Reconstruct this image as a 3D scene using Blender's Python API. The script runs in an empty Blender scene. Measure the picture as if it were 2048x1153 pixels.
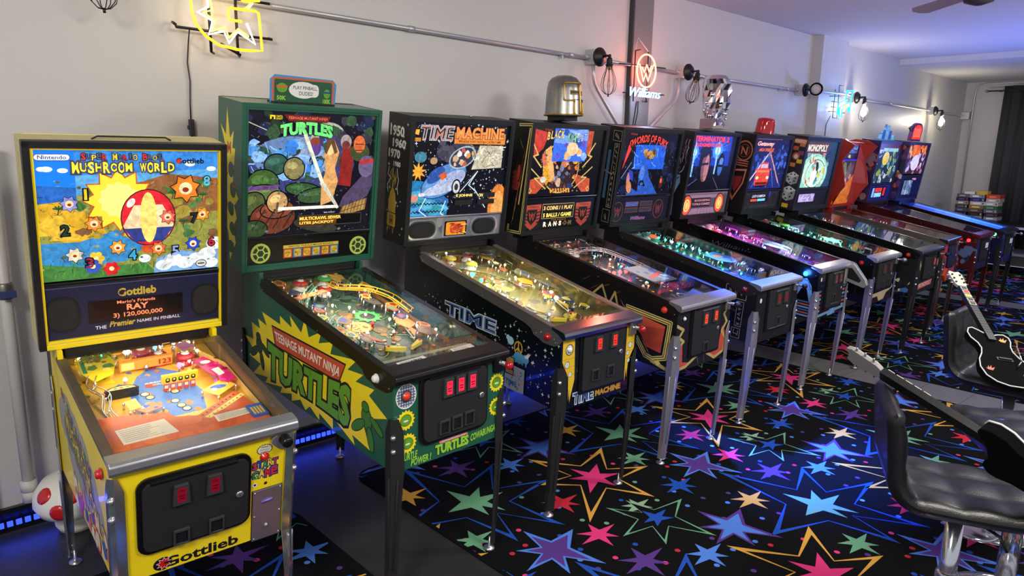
import bpy, bmesh, math, random
from mathutils import Matrix, Vector
from mathutils.geometry import tessellate_polygon
PI = math.pi
R = random.Random(7)
C = bpy.context.scene.collection
sc = bpy.context.scene

# ------------------------------------------------------------------ camera, world, lights, exposure
cam = bpy.data.cameras.new('camera'); camo = bpy.data.objects.new('camera', cam); C.objects.link(camo)
cam.sensor_width = 36; cam.lens = 1407.14 / 2048 * 36; cam.clip_start = .05; cam.clip_end = 60
r_ = Vector((0.729155501, -0.684117167, 0.017775162)); u_ = Vector((0.120390058, 0.153798069, 0.980740734)); f_ = Vector((0.673675359, 0.712972549, -0.194503614))
mw = Matrix.Identity(4)
for i in range(3):
    mw[i][0] = r_[i]; mw[i][1] = u_[i]; mw[i][2] = -f_[i]
mw.translation = Vector((0, 0, 1.7657)); camo.matrix_world = mw
sc.camera = camo
sc.view_settings.view_transform = 'Standard'; sc.view_settings.look = 'None'; sc.view_settings.gamma = 1
sc.view_settings.exposure = 0.0; sc.view_settings.use_curve_mapping = False
w = bpy.data.worlds.new('world'); sc.world = w; w.use_nodes = True
w.node_tree.nodes['Background'].inputs[0].default_value = (.62, .64, .72, 1)
w.node_tree.nodes['Background'].inputs[1].default_value = .8

def lamp(name, kind, loc, energy, color=(1, 1, 1), size=.5, size_y=None, aim=None, parent=None, spot=None, blend=.5):
    l = bpy.data.lights.new(name, kind); l.energy = energy; l.color = color
    if kind == 'AREA':
        l.size = size
        if size_y: l.shape = 'RECTANGLE'; l.size_y = size_y
    else: l.shadow_soft_size = size
    if spot: l.spot_size = spot; l.spot_blend = blend
    o = bpy.data.objects.new(name, l); C.objects.link(o); o.location = loc
    if aim is not None:
        d = Vector(aim) - Vector(loc); o.rotation_euler = d.to_track_quat('-Z', 'Y').to_euler()
    if parent: o.parent = parent
    return o
# the room's own ceiling fixtures, blue lamps, and added white and violet uplights
lamp('ceiling_fixture_light', 'AREA', (-1.3, .3, 3.0), 140, (1, .95, .87), .8, aim=(.6, 2.6, .6))
lamp('ceiling_fixture_light', 'AREA', (1.9, -.3, 3.0), 95, (1, .95, .87), .9, aim=(2.0, 1.2, 0))
lamp('ceiling_fixture_light', 'AREA', (4.4, .2, 3.0), 80, (1, .97, .92), .8, aim=(4.4, 1.4, 0))
lamp('ceiling_fixture_light', 'AREA', (8.0, .2, 3.0), 40, (.93, .95, 1), .8, aim=(8.0, 1.6, 0))
lamp('ceiling_fixture_light', 'AREA', (11.8, .4, 2.95), 24, (.86, .89, 1), .8, aim=(11.8, 1.6, 0))
lamp('blue_stage_light', 'SPOT', (4.6, 2.9, 2.95), 4600, (.03, .12, 1), .06, aim=(4.0, 1.82, 0), spot=.55, blend=.9)
lamp('blue_uplight', 'SPOT', (9.6, .4, 1.0), 300, (.2, .26, 1), .1, aim=(8.9, 1.9, 3.05), spot=1.9, blend=1)
lamp('white_ceiling_fill', 'SPOT', (8.2, -1.6, 1.4), 95, (1, .96, .95), .2, aim=(7.6, .9, 3.05), spot=1.8, blend=1)  # added, no such lamp in the room; stands in for bounce on the ceiling
lamp('violet_ceiling_fill', 'SPOT', (5.4, -.4, 1.2), 80, (.95, .5, .6), .1, aim=(5.6, 2.2, 3.05), spot=1.6, blend=1)  # added spot, tints the ceiling in place of neon spill and bounce

# ------------------------------------------------------------------ materials
def lin(c):
    return tuple(((x / 255) / 12.92 if x / 255 <= .04045 else ((x / 255 + .055) / 1.055) ** 2.4) for x in c)
_m = {}
def mat(rgb, rough=.5, metal=0., emit=0., coat=0., var=.06, bump=0., bscale=200., name=None, vscale=9., trans=0., alpha=1.):
    key = (tuple(rgb), rough, metal, emit, coat, var, bump, bscale, vscale, trans, alpha)
    if key in _m: return _m[key]
    m = bpy.data.materials.new(name or 'paint_%d_%d_%d' % tuple(int(x) for x in rgb)); m.use_nodes = True
    nt = m.node_tree; b = nt.nodes['Principled BSDF']; c = lin(rgb)
    b.inputs['Roughness'].default_value = rough; b.inputs['Metallic'].default_value = metal
    b.inputs['Coat Weight'].default_value = coat
    if rough >= .95: b.inputs['Specular IOR Level'].default_value = .12
    if trans: b.inputs['Transmission Weight'].default_value = trans
    if alpha < 1: b.inputs['Alpha'].default_value = alpha
    if emit:
        b.inputs['Base Color'].default_value = tuple(x * .35 for x in c) + (1,)
        b.inputs['Emission Color'].default_value = c + (1,); b.inputs['Emission Strength'].default_value = emit
        if emit < 1.01:      # mottled print
            tc = nt.nodes.new('ShaderNodeTexCoord'); n = nt.nodes.new('ShaderNodeTexNoise'); n.inputs['Scale'].default_value = 34; n.inputs['Detail'].default_value = 6; n.inputs['Distortion'].default_value = 1.2
            mr = nt.nodes.new('ShaderNodeMapRange'); mr.inputs[1].default_value = .25; mr.inputs[2].default_value = .75; mr.inputs[3].default_value = emit * .45; mr.inputs[4].default_value = emit * 1.45
            nt.links.new(tc.outputs['Object'], n.inputs['Vector']); nt.links.new(n.outputs[0], mr.inputs[0]); nt.links.new(mr.outputs[0], b.inputs['Emission Strength'])
    else:
        tc = nt.nodes.new('ShaderNodeTexCoord'); n = nt.nodes.new('ShaderNodeTexNoise')
        n.inputs['Scale'].default_value = vscale; n.inputs['Detail'].default_value = 4
        nt.links.new(tc.outputs['Object'], n.inputs['Vector'])
        mr = nt.nodes.new('ShaderNodeMapRange'); mr.inputs[3].default_value = 1 - var; mr.inputs[4].default_value = 1 + var
        nt.links.new(n.outputs[0], mr.inputs[0])
        h = nt.nodes.new('ShaderNodeHueSaturation'); h.inputs['Color'].default_value = c + (1,)
        nt.links.new(mr.outputs[0], h.inputs['Value']); nt.links.new(h.outputs[0], b.inputs['Base Color'])
        if bump:
            n2 = nt.nodes.new('ShaderNodeTexNoise'); n2.inputs['Scale'].default_value = bscale; n2.inputs['Detail'].default_value = 3
            nt.links.new(tc.outputs['Object'], n2.inputs['Vector'])
            bp = nt.nodes.new('ShaderNodeBump'); bp.inputs['Strength'].default_value = bump; bp.inputs['Distance'].default_value = .004
            nt.links.new(n2.outputs[0], bp.inputs['Height']); nt.links.new(bp.outputs[0], b.inputs['Normal'])
    _m[key] = m
    return m
def E(rgb, e=.9): return mat(rgb, .25, 0, e)          # something that gives off light
def glass_mat(name, tint=(1, 1, 1), refl=1.):
    m = bpy.data.materials.new(name); m.use_nodes = True; nt = m.node_tree; nt.nodes.clear()
    o = nt.nodes.new('ShaderNodeOutputMaterial'); mx = nt.nodes.new('ShaderNodeMixShader'); t = nt.nodes.new('ShaderNodeBsdfTransparent')
    g = nt.nodes.new('ShaderNodeBsdfGlossy'); fr = nt.nodes.new('ShaderNodeFresnel'); fr.inputs[0].default_value = 1.45
    t.inputs[0].default_value = tint + (1,); g.inputs['Roughness'].default_value = .03
    mu = nt.nodes.new('ShaderNodeMath'); mu.operation = 'MULTIPLY'; mu.inputs[1].default_value = refl; mu.use_clamp = True
    ge = nt.nodes.new('ShaderNodeNewGeometry'); iv = nt.nodes.new('ShaderNodeMath'); iv.operation = 'SUBTRACT'; iv.inputs[0].default_value = 1; m2 = nt.nodes.new('ShaderNodeMath'); m2.operation = 'MULTIPLY'
    nt.links.new(ge.outputs['Backfacing'], iv.inputs[1])
    nt.links.new(fr.outputs[0], mu.inputs[0]); nt.links.new(mu.outputs[0], m2.inputs[0]); nt.links.new(iv.outputs[0], m2.inputs[1]); nt.links.new(m2.outputs[0], mx.inputs[0]); nt.links.new(t.outputs[0], mx.inputs[1]); nt.links.new(g.outputs[0], mx.inputs[2]); nt.links.new(mx.outputs[0], o.inputs[0])
    return m
GLASS = glass_mat('tempered_glass'); CLEAR = glass_mat('clear_plastic', (.93, .94, .95)); BULBGLASS = glass_mat('bulb_glass', (.97, .96, .93))
CHROME = mat((222, 222, 226), .14, .92, var=.02, name='chrome'); STEEL = mat((178, 178, 182), .3, .85, var=.12, bump=.05, bscale=300, name='brushed_steel')
RAIL = mat((150, 142, 132), .4, .8, var=.15, bump=.08, bscale=250, name='worn_steel')
DULL = mat((196, 196, 198), .38, .6, var=.08, name='galvanised')
BLK = mat((17, 17, 18), .45, name='black_paint'); BLKG = mat((12, 12, 14), .22, coat=.3, name='gloss_black'); BLKR = mat((22, 22, 22), .7, bump=.3, bscale=500, name='black_crackle')
BLKP = mat((10, 10, 10), .3, name='black_plastic'); DGREY = mat((48, 48, 50), .55); WHITE = mat((232, 230, 222), .5); PAPER = mat((226, 222, 200), .6)
W0 = mat((226, 226, 222), .5); RED = mat((196, 26, 30), .3, coat=.4); REDP = mat((170, 14, 24), .15, coat=.6); WOOD = mat((150, 110, 70), .5, var=.2)

# ------------------------------------------------------------------ mesh builder
class G:
    def __init__(s, T=None): s.v = []; s.f = []; s.mi = []; s.sm = []; s.mats = []; s.T = T or Matrix.Identity(4)
    def idx(s, m):
        if m not in s.mats: s.mats.append(m)
        return s.mats.index(m)
    def add(s, vs, fs, m, smooth=False, T=None):
        T = s.T if T is None else T; b = len(s.v); k = s.idx(m)
        s.v += [tuple(T @ Vector(p)) for p in vs]
        for f in fs: s.f.append([b + i for i in f]); s.mi.append(k); s.sm.append(smooth)
    def box(s, x0, x1, y0, y1, z0, z1, m, T=None):
        v = [(x, y, z) for z in (z0, z1) for y in (y0, y1) for x in (x0, x1)]
        s.add(v, [(0, 2, 3, 1), (4, 5, 7, 6), (0, 1, 5, 4), (2, 6, 7, 3), (0, 4, 6, 2), (1, 3, 7, 5)], m, T=T)
    def prism(s, poly, a, b, m, axis='x', T=None, smooth=False):
        n = len(poly); ar = sum(poly[i][0] * poly[(i + 1) % n][1] - poly[(i + 1) % n][0] * poly[i][1] for i in range(n))
        P = poly if ar > 0 else poly[::-1]
        if axis == 'x': mk = lambda p, t: (t, p[0], p[1])
        elif axis == 'y': mk = lambda p, t: (p[0], t, p[1])
        else: mk = lambda p, t: (p[0], p[1], t)
        v = [mk(p, a) for p in P] + [mk(p, b) for p in P]
        tri = tessellate_polygon([[Vector((p[0], p[1], 0)) for p in P]]) if n > 4 else [tuple(range(n))]
        fl = (a < b) != (axis == 'y')
        caps = []
        for t in tri:
            t = list(t); ar2 = sum(P[t[i]][0] * P[t[(i + 1) % len(t)]][1] - P[t[(i + 1) % len(t)]][0] * P[t[i]][1] for i in range(len(t)))
            if ar2 < 0: t = t[::-1]
            caps.append((t[::-1], [i + n for i in t]) if fl else (t, [i + n for i in t[::-1]]))
        s.add(v, [c for p in caps for c in p], m, T=T)
        side = [(i, (i + 1) % n, (i + 1) % n + n, i + n) for i in range(n)]
        s.add(v, side if fl else [f[::-1] for f in side], m, smooth, T=T)
    def tube(s, path, r, m, n=8, closed=False, T=None, cap=True):
        P = [Vector(p) for p in path]; N = len(P); v = []; f = []; up = None
        for i in range(N):
            a = P[(i - 1) % N] if (closed or i > 0) else P[i]; b = P[(i + 1) % N] if (closed or i < N - 1) else P[i]
            d = (b - a); d = d.normalized() if d.length > 1e-9 else Vector((0, 0, 1))
            if up is None: up = Vector((0, 0, 1)) if abs(d.z) < .9 else Vector((1, 0, 0))
            x = d.cross(up)
            if x.length < 1e-4: x = d.cross(Vector((.3, 1, .2)))
            x.normalize(); y = x.cross(d).normalized(); up = y
            rr = r[i] if isinstance(r, (list, tuple)) else r
            for k in range(n):
                t = 2 * PI * k / n; v.append(P[i] + x * (rr * math.cos(t)) + y * (rr * math.sin(t)))
        for i in range(N if closed else N - 1):
            j = (i + 1) % N
            for k in range(n): f.append((i * n + k, i * n + (k + 1) % n, j * n + (k + 1) % n, j * n + k))
        if cap and not closed: f.append(tuple(range(n))[::-1]); f.append(tuple((N - 1) * n + k for k in range(n)))
        s.add(v, f, m, True, T=T)
    def lathe(s, prof, m, n=16, T=None, o=(0, 0, 0), ax='z', cap=True):
        v = []; f = []
        for r, z in prof:
            for k in range(n):
                t = 2 * PI * k / n; a, b = r * math.cos(t), r * math.sin(t)
                p = (a, b, z) if ax == 'z' else ((a, -z, b) if ax == '-y' else ((-z, a, b) if ax == '-x' else (z, -a, b)))
                v.append((p[0] + o[0], p[1] + o[1], p[2] + o[2]))
        for i in range(len(prof) - 1):
            for k in range(n): f.append((i * n + k, i * n + (k + 1) % n, (i + 1) * n + (k + 1) % n, (i + 1) * n + k))
        if cap: f.append(tuple(range(n))[::-1]); f.append(tuple((len(prof) - 1) * n + k for k in range(n)))
        s.add(v, f, m, True, T=T)
    def ball(s, c, r, m, n=10, T=None, sq=(1, 1, 1)):
        v = []; f = []; h = n // 2
        for i in range(h + 1):
            p = PI * i / h
            for k in range(n):
                t = 2 * PI * k / n; v.append((c[0] + r * sq[0] * math.sin(p) * math.cos(t), c[1] + r * sq[1] * math.sin(p) * math.sin(t), c[2] - r * sq[2] * math.cos(p)))
        for i in range(h):
            for k in range(n): f.append((i * n + k, i * n + (k + 1) % n, (i + 1) * n + (k + 1) % n, (i + 1) * n + k))
        s.add(v, f, m, True, T=T)
    def build(s, name, parent=None, bevel=0, seg=2):
        me = bpy.data.meshes.new(name); me.from_pydata(s.v, [], s.f)
        for m in s.mats: me.materials.append(m)
        me.polygons.foreach_set('material_index', s.mi); me.polygons.foreach_set('use_smooth', s.sm)
        bm = bmesh.new(); bm.from_mesh(me); bmesh.ops.remove_doubles(bm, verts=bm.verts, dist=4e-6); bm.to_mesh(me); bm.free()
        me.update(); o = bpy.data.objects.new(name, me); C.objects.link(o)
        if parent: o.parent = parent
        if bevel:
            b = o.modifiers.new('bevel', 'BEVEL'); b.width = bevel; b.segments = seg; b.limit_method = 'ANGLE'; b.angle_limit = math.radians(35)
        return o

def thing(name, label, cat, loc=(0, 0, 0), rz=0, group=None):
    o = bpy.data.objects.new(name, None); C.objects.link(o); o.location = loc; o.rotation_euler = (0, 0, rz); o.empty_display_size = .1
    return tag(o, label, cat, group)
def tag(o, label, cat, group=None):
    o['label'] = label; o['category'] = cat
    if group: o['group'] = group
    return o
def struct(o): o['kind'] = 'structure'; return o
def inst(mesh_obj, parent, M, name=None):
    o = bpy.data.objects.new(name or mesh_obj.name.split('.')[0], mesh_obj.data); C.objects.link(o); o.parent = parent; o.matrix_local = M
    return o
def panel(O, X, Z):
    X = Vector(X).normalized(); Z = Vector(Z).normalized(); Y = Z.cross(X).normalized(); M = Matrix.Identity(4)
    for i in range(3): M[i][0] = X[i]; M[i][1] = Y[i]; M[i][2] = Z[i]
    M.translation = Vector(O); return M

# ------------------------------------------------------------------ flat artwork on a panel (x right, z up, outward = -y)
_t = {}
def tmesh(s, off=0., shear=0.):
    k = (s, off, shear)
    if k not in _t:
        cu = bpy.data.curves.new('t', 'FONT'); cu.body = s; cu.size = 1; cu.offset = off; cu.shear = shear; cu.resolution_u = 2; cu.fill_mode = 'FRONT'
        o = bpy.data.objects.new('t', cu); C.objects.link(o); bpy.context.view_layer.update()
        me = bpy.data.meshes.new_from_object(o.evaluated_get(bpy.context.evaluated_depsgraph_get()))
        _t[k] = ([(v.co.x, v.co.y) for v in me.vertices], [tuple(p.vertices) for p in me.polygons])
        bpy.data.objects.remove(o); bpy.data.curves.remove(cu); bpy.data.meshes.remove(me)
    return _t[k]
def clip_poly(pts, r):
    for ax, lim, sg in ((0, r[0], 1), (0, r[1], -1), (1, r[2], 1), (1, r[3], -1)):
        out = []; n = len(pts)
        for i in range(n):
            a, b = pts[i], pts[(i + 1) % n]; da, db = (a[ax] - lim) * sg, (b[ax] - lim) * sg
            if da >= 0: out.append(a)
            if (da >= 0) != (db >= 0):
                t = da / (da - db); out.append((a[0] + t * (b[0] - a[0]), a[1] + t * (b[1] - a[1])))
        pts = out
        if len(pts) < 3: return []
    return pts
def starpts(cx, cz, ro, ri, n, rot=PI / 2, sx=1, sz=1, jit=0, rng=None):
    p = []
    for i in range(2 * n):
        r = (ro if i % 2 == 0 else ri) * (1 + (rng.uniform(-jit, jit) if rng else 0)); t = rot + PI * i / n
        p.append((cx + r * math.cos(t) * sx, cz + r * math.sin(t) * sz))
    return p
DET = None
class Art:
    def __init__(s, g, M, clip=None, eps=.00002, base=.0003, ab=False): s.g = g; s.M = M if ab else g.T @ M; s.clip = clip; s.k = 0; s.eps = eps; s.base = base
    def poly(s, pts, m, up=True):
        if s.clip: pts = clip_poly(pts, s.clip)
        if len(pts) < 3: return
        if up: s.k += 1
        y = -(s.base + s.eps * s.k); n = len(pts)
        tri = tessellate_polygon([[Vector((p[0], p[1], 0)) for p in pts]]) if n > 3 else [(0, 1, 2)]
        fs = []
        for t in tri:
            a, b, c = (pts[i] for i in t)
            cr = (b[0] - a[0]) * (c[1] - a[1]) - (b[1] - a[1]) * (c[0] - a[0])
            if abs(cr) < 1e-12: continue
            fs.append(t if cr > 0 else (t[0], t[2], t[1]))
        s.g.add([(p[0], y, p[1]) for p in pts], fs, m, T=s.M)
    def rect(s, x0, x1, z0, z1, m): s.poly([(x0, z0), (x1, z0), (x1, z1), (x0, z1)], m)
    def rrect(s, x0, x1, z0, z1, r, m, n=4):
        p = []
        for cx, cz, a in ((x1 - r, z1 - r, 0), (x0 + r, z1 - r, 90), (x0 + r, z0 + r, 180), (x1 - r, z0 + r, 270)):
            p += [(cx + r * math.cos(math.radians(a + 90 * i / n)), cz + r * math.sin(math.radians(a + 90 * i / n))) for i in range(n + 1)]
        s.poly(p, m)
    def ell(s, cx, cz, a, b, m, n=20, rot=0, up=True):
        c, q = math.cos(rot), math.sin(rot)
        s.poly([(cx + a * math.cos(t) * c - b * math.sin(t) * q, cz + a * math.cos(t) * q + b * math.sin(t) * c) for t in [2 * PI * i / n for i in range(n)]], m, up)
    def line(s, pts, w, m, closed=False, up=True):
        s.k += 1 if up else 0; n = len(pts)
        for i in range(n if closed else n - 1):
            a = Vector(pts[i]); b = Vector(pts[(i + 1) % n]); d = b - a
            if d.length < 1e-6: continue
            d.normalize(); q = Vector((-d.y, d.x)) * w / 2; e = d * w * .35
            s.poly([tuple(a - q - e), tuple(b - q + e), tuple(b + q + e), tuple(a + q - e)], m, False)
    def ring(s, cx, cz, a, b, w, m, n=22): s.line([(cx + a * math.cos(2 * PI * i / n), cz + b * math.sin(2 * PI * i / n)) for i in range(n)], w, m, True)
    def star(s, cx, cz, ro, ri, n, m, **k): s.poly(starpts(cx, cz, ro, ri, n, **k), m)
    def text(s, t, x0, x1, z0, z1, m, off=.015, shear=0., warp=None, out=None, outw=.05):
        if out is not None: s.text(t, x0 - outw * (z1 - z0), x1 + outw * (z1 - z0), z0 - outw * (z1 - z0), z1 + outw * (z1 - z0), out, off + outw * .8, shear, warp)
        v, f = tmesh(t, off, shear); s.k += 1
        if not v: return
        ax, bx = min(p[0] for p in v), max(p[0] for p in v); az, bz = min(p[1] for p in v), max(p[1] for p in v)
        if len(t) == 1 and t not in '.-':
            nw = (bx - ax) / (bz - az) * (z1 - z0); c_ = (x0 + x1) / 2; hw_ = min((x1 - x0), nw * 1.25) / 2; x0, x1 = c_ - hw_, c_ + hw_
        y = -(s.base + s.eps * s.k); P = []
        for p in v:
            a = (p[0] - ax) / (bx - ax); b = (p[1] - az) / (bz - az); q = (x0 + a * (x1 - x0), z0 + b * (z1 - z0))
            if warp: q = warp(a, b, q)
            P.append((q[0], y, q[1]))
        s.g.add(P, f, m, T=s.M)
    def blobs(s, n, x0, x1, z0, z1, ms, r0, r1, rng, asp=1.):
        for _ in range(n):
            cx, cz = rng.uniform(x0, x1), rng.uniform(z0, z1); r = rng.uniform(r0, r1); k = rng.randint(6, 10); ph = rng.random() * 6
            s.poly([(cx + r * asp * rng.uniform(.6, 1.15) * math.cos(ph + 2 * PI * i / k), cz + r * rng.uniform(.6, 1.15) * math.sin(ph + 2 * PI * i / k)) for i in range(k)], rng.choice(ms))
    def streaks(s, n, x0, x1, z0, z1, ms, l0, l1, w, rng, a0=0, a1=PI):
        for i in range(n):
            cx, cz = rng.uniform(x0, x1), rng.uniform(z0, z1); l = rng.uniform(l0, l1); a = rng.uniform(a0, a1); b = a + rng.uniform(-.6, .6)
            s.line([(cx, cz), (cx + l * .5 * math.cos(a), cz + l * .5 * math.sin(a)), (cx + l * .5 * (math.cos(a) + math.cos(b)), cz + l * .5 * (math.sin(a) + math.sin(b)))], w * rng.uniform(.6, 1.4), rng.choice(ms), up=i % 6 == 0)
    def sparks(s, n, x0, x1, z0, z1, m, r, rng):
        for _ in range(n):
            q = r * rng.uniform(.35, 1); s.star(rng.uniform(x0, x1), rng.uniform(z0, z1), q, q * .3, 4, m)
    def bolt(s, x0, z0, x1, z1, w, m):
        dx, dz = x1 - x0, z1 - z0
        P = lambda t, o: (x0 + dx * t - dz * o, z0 + dz * t + dx * o)
        s.poly([P(0, 0), P(.45, w), P(.4, w * .1), P(.75, w * .8), P(.7, 0), P(1, .0), P(.62, -w * .6), P(.66, w * .05), P(.32, -w * .6), P(.38, w * .1)], m)

def detail(A, x0, x1, z0, z1, rng, n=120, dark=(16, 16, 24), light=(226, 226, 220), w=.0022, e=.6):
    """fine printed linework over a picture: short dark contour strokes and light glints"""
    mid = [E(tuple((a * q + b * (3 - q)) // 3 for a, b in zip(light, dark)), .6) for q in (1, 2)]
    A.blobs(n // 2, x0, x1, z0, z1, mid, .002, .007, rng, 1.4)
    A.streaks(n, x0, x1, z0, z1, [E(dark, .3), E(tuple(int(c * .5 + 30) for c in dark), .35)], .006, .024, w * .55, rng, 0, 2 * PI)
    A.streaks(n // 2, x0, x1, z0, z1, [E(light, e), E(tuple(int(c * .7) for c in light), e)], .004, .016, w * .6, rng, 0, 2 * PI)
# ------------------------------------------------------------------ pinball machine
STD = dict(W=.5574, L=1.312, Hf=.3774, Wb=.7465, yb=1.19, z0=.568, z1=1.287, d=.22, fl=.022, bl=-.041, tau=.0765, h=.556)
class Machine:
    def __init__(s, x, y, rz, label, **k):
        s.__dict__.update(STD); s.__dict__.update(k)
        s.root = thing('pinball_machine', label, 'pinball machine', (x, y, 0), rz, 'pinball machines along the wall')
        s.T = Matrix.Translation((0, 0, s.h)) @ Matrix.Rotation(s.tau, 4, 'X')
        V = Vector((0, s.fl, s.Hf)); s.FR = s.T @ panel((0, 0, 0), (1, 0, 0), V)
        s.SD = s.T @ panel((-s.W / 2, 0, 0), (0, -1, 0), (0, 0, 1))
        V = Vector((0, s.bl, s.z1 - s.z0)); s.Hb = V.length; s.BB = s.T @ panel((0, s.yb, s.z0), (1, 0, 0), V)
        s.BS = s.BB @ panel((-s.Wb / 2, 0, 0), (0, -1, 0), (0, 0, 1))
        a = Vector((0, 0, s.Hf + .008)); b = Vector((0, s.yb, s.z0 - .022)); s.GL = s.T @ panel(a, (1, 0, 0), b - a); s.Lg = (b - a).length
        s.sl = (s.z0 - .035 - (s.Hf - .004)) / s.yb
        s.rng = random.Random(int(x * 1000))
    def zt(s, y): return s.Hf - .004 + s.sl * y
    def g(s): return G(s.T)
    # --- cabinet box, open at the top under the glass
    def cabinet(s, m, inner=None, art=None, sideart=None):
        g = s.g(); W, L, t = s.W / 2, s.L, .018; inner = inner or BLK
        P = [(0, 0), (s.fl * (s.Hf - .004) / s.Hf, s.Hf - .004), (max(s.fl, 0) + .001, s.zt(0)), (s.yb - .02, s.zt(s.yb - .02)), (s.yb - .02, s.z0 - .002), (L, s.z0 - .002), (L, 0)]
        g.prism(P, -W, -W + t, m); g.prism(P, W - t, W, m)
        q = s.fl * (s.Hf - .008) / s.Hf; g.prism([(0, 0), (q, s.Hf - .008), (q + t, s.Hf - .008), (t, 0)], -W + t, W - t, m)
        g.box(-W + t, W - t, t, L - .001, .0, .02, BLK); g.box(-W + t, W - t, L - t, L, .02, s.z0 - .002, BLK)
        # inner walls seen through the glass
        I = [(.05, .1), (.05, s.zt(.05) - .004), (s.yb - .03, s.zt(s.yb) - .006), (L - .03, s.zt(s.yb) - .01), (L - .03, .1)]
        g.prism(I, -W + t, -W + t + .003, inner); g.prism(I, W - t - .003, W - t, inner)
        if art: art(Art(g, s.FR, (-W, W, 0, s.Hf - .01), ab=True), s)
        if sideart: sideart(Art(g, s.SD, (-L, 0, 0, s.z0), ab=True), s)
        s.cab = g.build('cabinet', s.root, 0)
    def rails(s, m, fancy=True):
        W = s.W / 2
        for sg in (-1, 1):
            g = s.g(); z = s.zt; e = .005
            if fancy:
                P = [(-.004, z(0) + e), (s.yb - .05, z(s.yb - .05) + e), (s.yb - .025, z(s.yb) - .02), (s.yb - .05, z(s.yb - .05) - .04), (.27, z(.27) - .042), (.225, z(.225) - .05), (.195, z(.19) - .075), (.17, s.Hf - .058), (.13, s.Hf - .072), (.06, s.Hf - .07), (.028, s.Hf - .055), (.014, s.Hf - .03)]
            else:
                P = [(s.fl, z(0) + e), (s.yb, z(s.yb) + e), (s.yb, z(s.yb) - .012), (s.fl, z(0) - .012)]
            x = sg * W
            g.prism(P, x, x + sg * .004, m) if sg > 0 else g.prism(P, x - .004, x, m)
            y1 = s.yb - .04; x0, x1 = (x - .026, x + .004) if sg > 0 else (x - .004, x + .026)
            g.prism([(0, z(0) + e - .004), (0, z(0) + e + .008), (y1, z(y1) + e + .008), (y1, z(y1) + e - .004)], x0, x1, m)
            if fancy:
                for yy in (.04, s.yb - .06, .5 * s.yb): g.lathe([(.004, 0), (.003, .002)], STEEL, 8, o=(x + sg * .004, yy, z(yy) - .03 if yy > .1 else s.Hf - .045), ax='-x')
            s_ = g.build('side_rail', s.root, .002)
    def lockbar(s, m, big=False, art=None):
        g = s.g(); W = s.W / 2 + .006; H = s.Hf
        if big: P = [(s.fl - .002, H - .03), (s.fl - .014, H - .032), (s.fl - .02, H - .018), (s.fl - .017, H + .002), (s.fl - .006, H + .011), (s.fl + .02, H + .014), (s.fl + .046, H + .016), (s.fl + .046, H + .004), (s.fl + .02, H - .006)]
        else: P = [(s.fl - .002, H - .022), (-.006, H - .024), (-.009, H - .004), (-.004, H + .009), (.012, H + .014), (.085, H + .023), (.085, H + .006), (s.fl + .02, H - .008)]
        g.prism(P, -W, W, m, smooth=False)
        if art: art(g)
        g.build('lockbar', s.root, .004, 3)
    def button(s, y, z, m, emit=None):
        for sg in (-1, 1):
            g = s.g()
            o = (sg * (s.W / 2 + .004), y, z); pr = [(.019, 0), (.019, .004), (.0145, .006), (.0145, .013), (.011, .017), (.001, .018)]
            if sg > 0: pr = [(r, -q) for r, q in pr]
            g.lathe(pr, emit or m, 18, o=o, ax='-x'); g.build('flipper_button', s.root)
    def leg(s, m, feet=True, top=.215, wd=.8, b0=.145, b1=.09):
        W, L = s.W / 2, s.L
        for cx, cy, sx, sy in ((-W, 0, -1, -1), (W, 0, 1, -1), (-W, L, -1, 1), (W, L, 1, 1)):
            zb = -(s.h + math.sin(s.tau) * cy) / math.cos(s.tau); foot = zb + .035
            # plan outline of the folded steel, seen from above, corner pointing out
            def sec(z, w, cx=cx, cy=cy, sx=sx, sy=sy, c=.006):
                o = .009; k = 1.
                pts = [(-w, o), (-c, o), (o, -c), (o, -w), (o - .004, -w), (o - .004, -c - .001), (-c - .001, o - .004), (-w, o - .004)]
                dy = s.fl * max(0, z) / s.Hf if sy < 0 else 0
                return [(cx + sx * a, cy + sy * b + dy, z) for a, b in pts]
            st = [(top, .024 * wd), (top - .055, .052 * wd), (.0, .056 * wd), (-.05, .05 * wd), (foot + .06, .034 * wd), (foot, .032 * wd)]
            g = s.g(); v = []; f = []
            for z, w_ in st: v += sec(z, w_)
            for i in range(len(st) - 1):
                for k in range(8): f.append((i * 8 + k, i * 8 + (k + 1) % 8, (i + 1) * 8 + (k + 1) % 8, (i + 1) * 8 + k))
            f += [tuple(range(8)), tuple(range((len(st) - 1) * 8, len(st) * 8))[::-1]]
            g.add(v, f, m)
            # pressed ribs down the fold
            for q in (-.012, .012):
                g.tube([(cx + sx * (.001 + q), cy + sy * (.001 - q), -.02), (cx + sx * (.001 + q * .6), cy + sy * (.001 - q * .6), foot + .1)], .0045, m, 6)
            lo = g.build('leg', s.root, .0012, 1)
            for zz in (b0, b1):
                b = s.g(); b.ball((cx + sx * .003, cy + sy * .003 + (s.fl * zz / s.Hf if sy < 0 else 0), zz), .011, CHROME, 10); b.build('leg_bolt', lo)
            if feet:
                b = s.g(); q = (cx - sx * .014, cy - sy * .014, zb)
                b.lathe([(.026, 0), (.024, .006), (.01, .012), (.006, .016), (.006, .06)], STEEL, 14, o=q); b.build('leveler_foot', lo)
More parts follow.
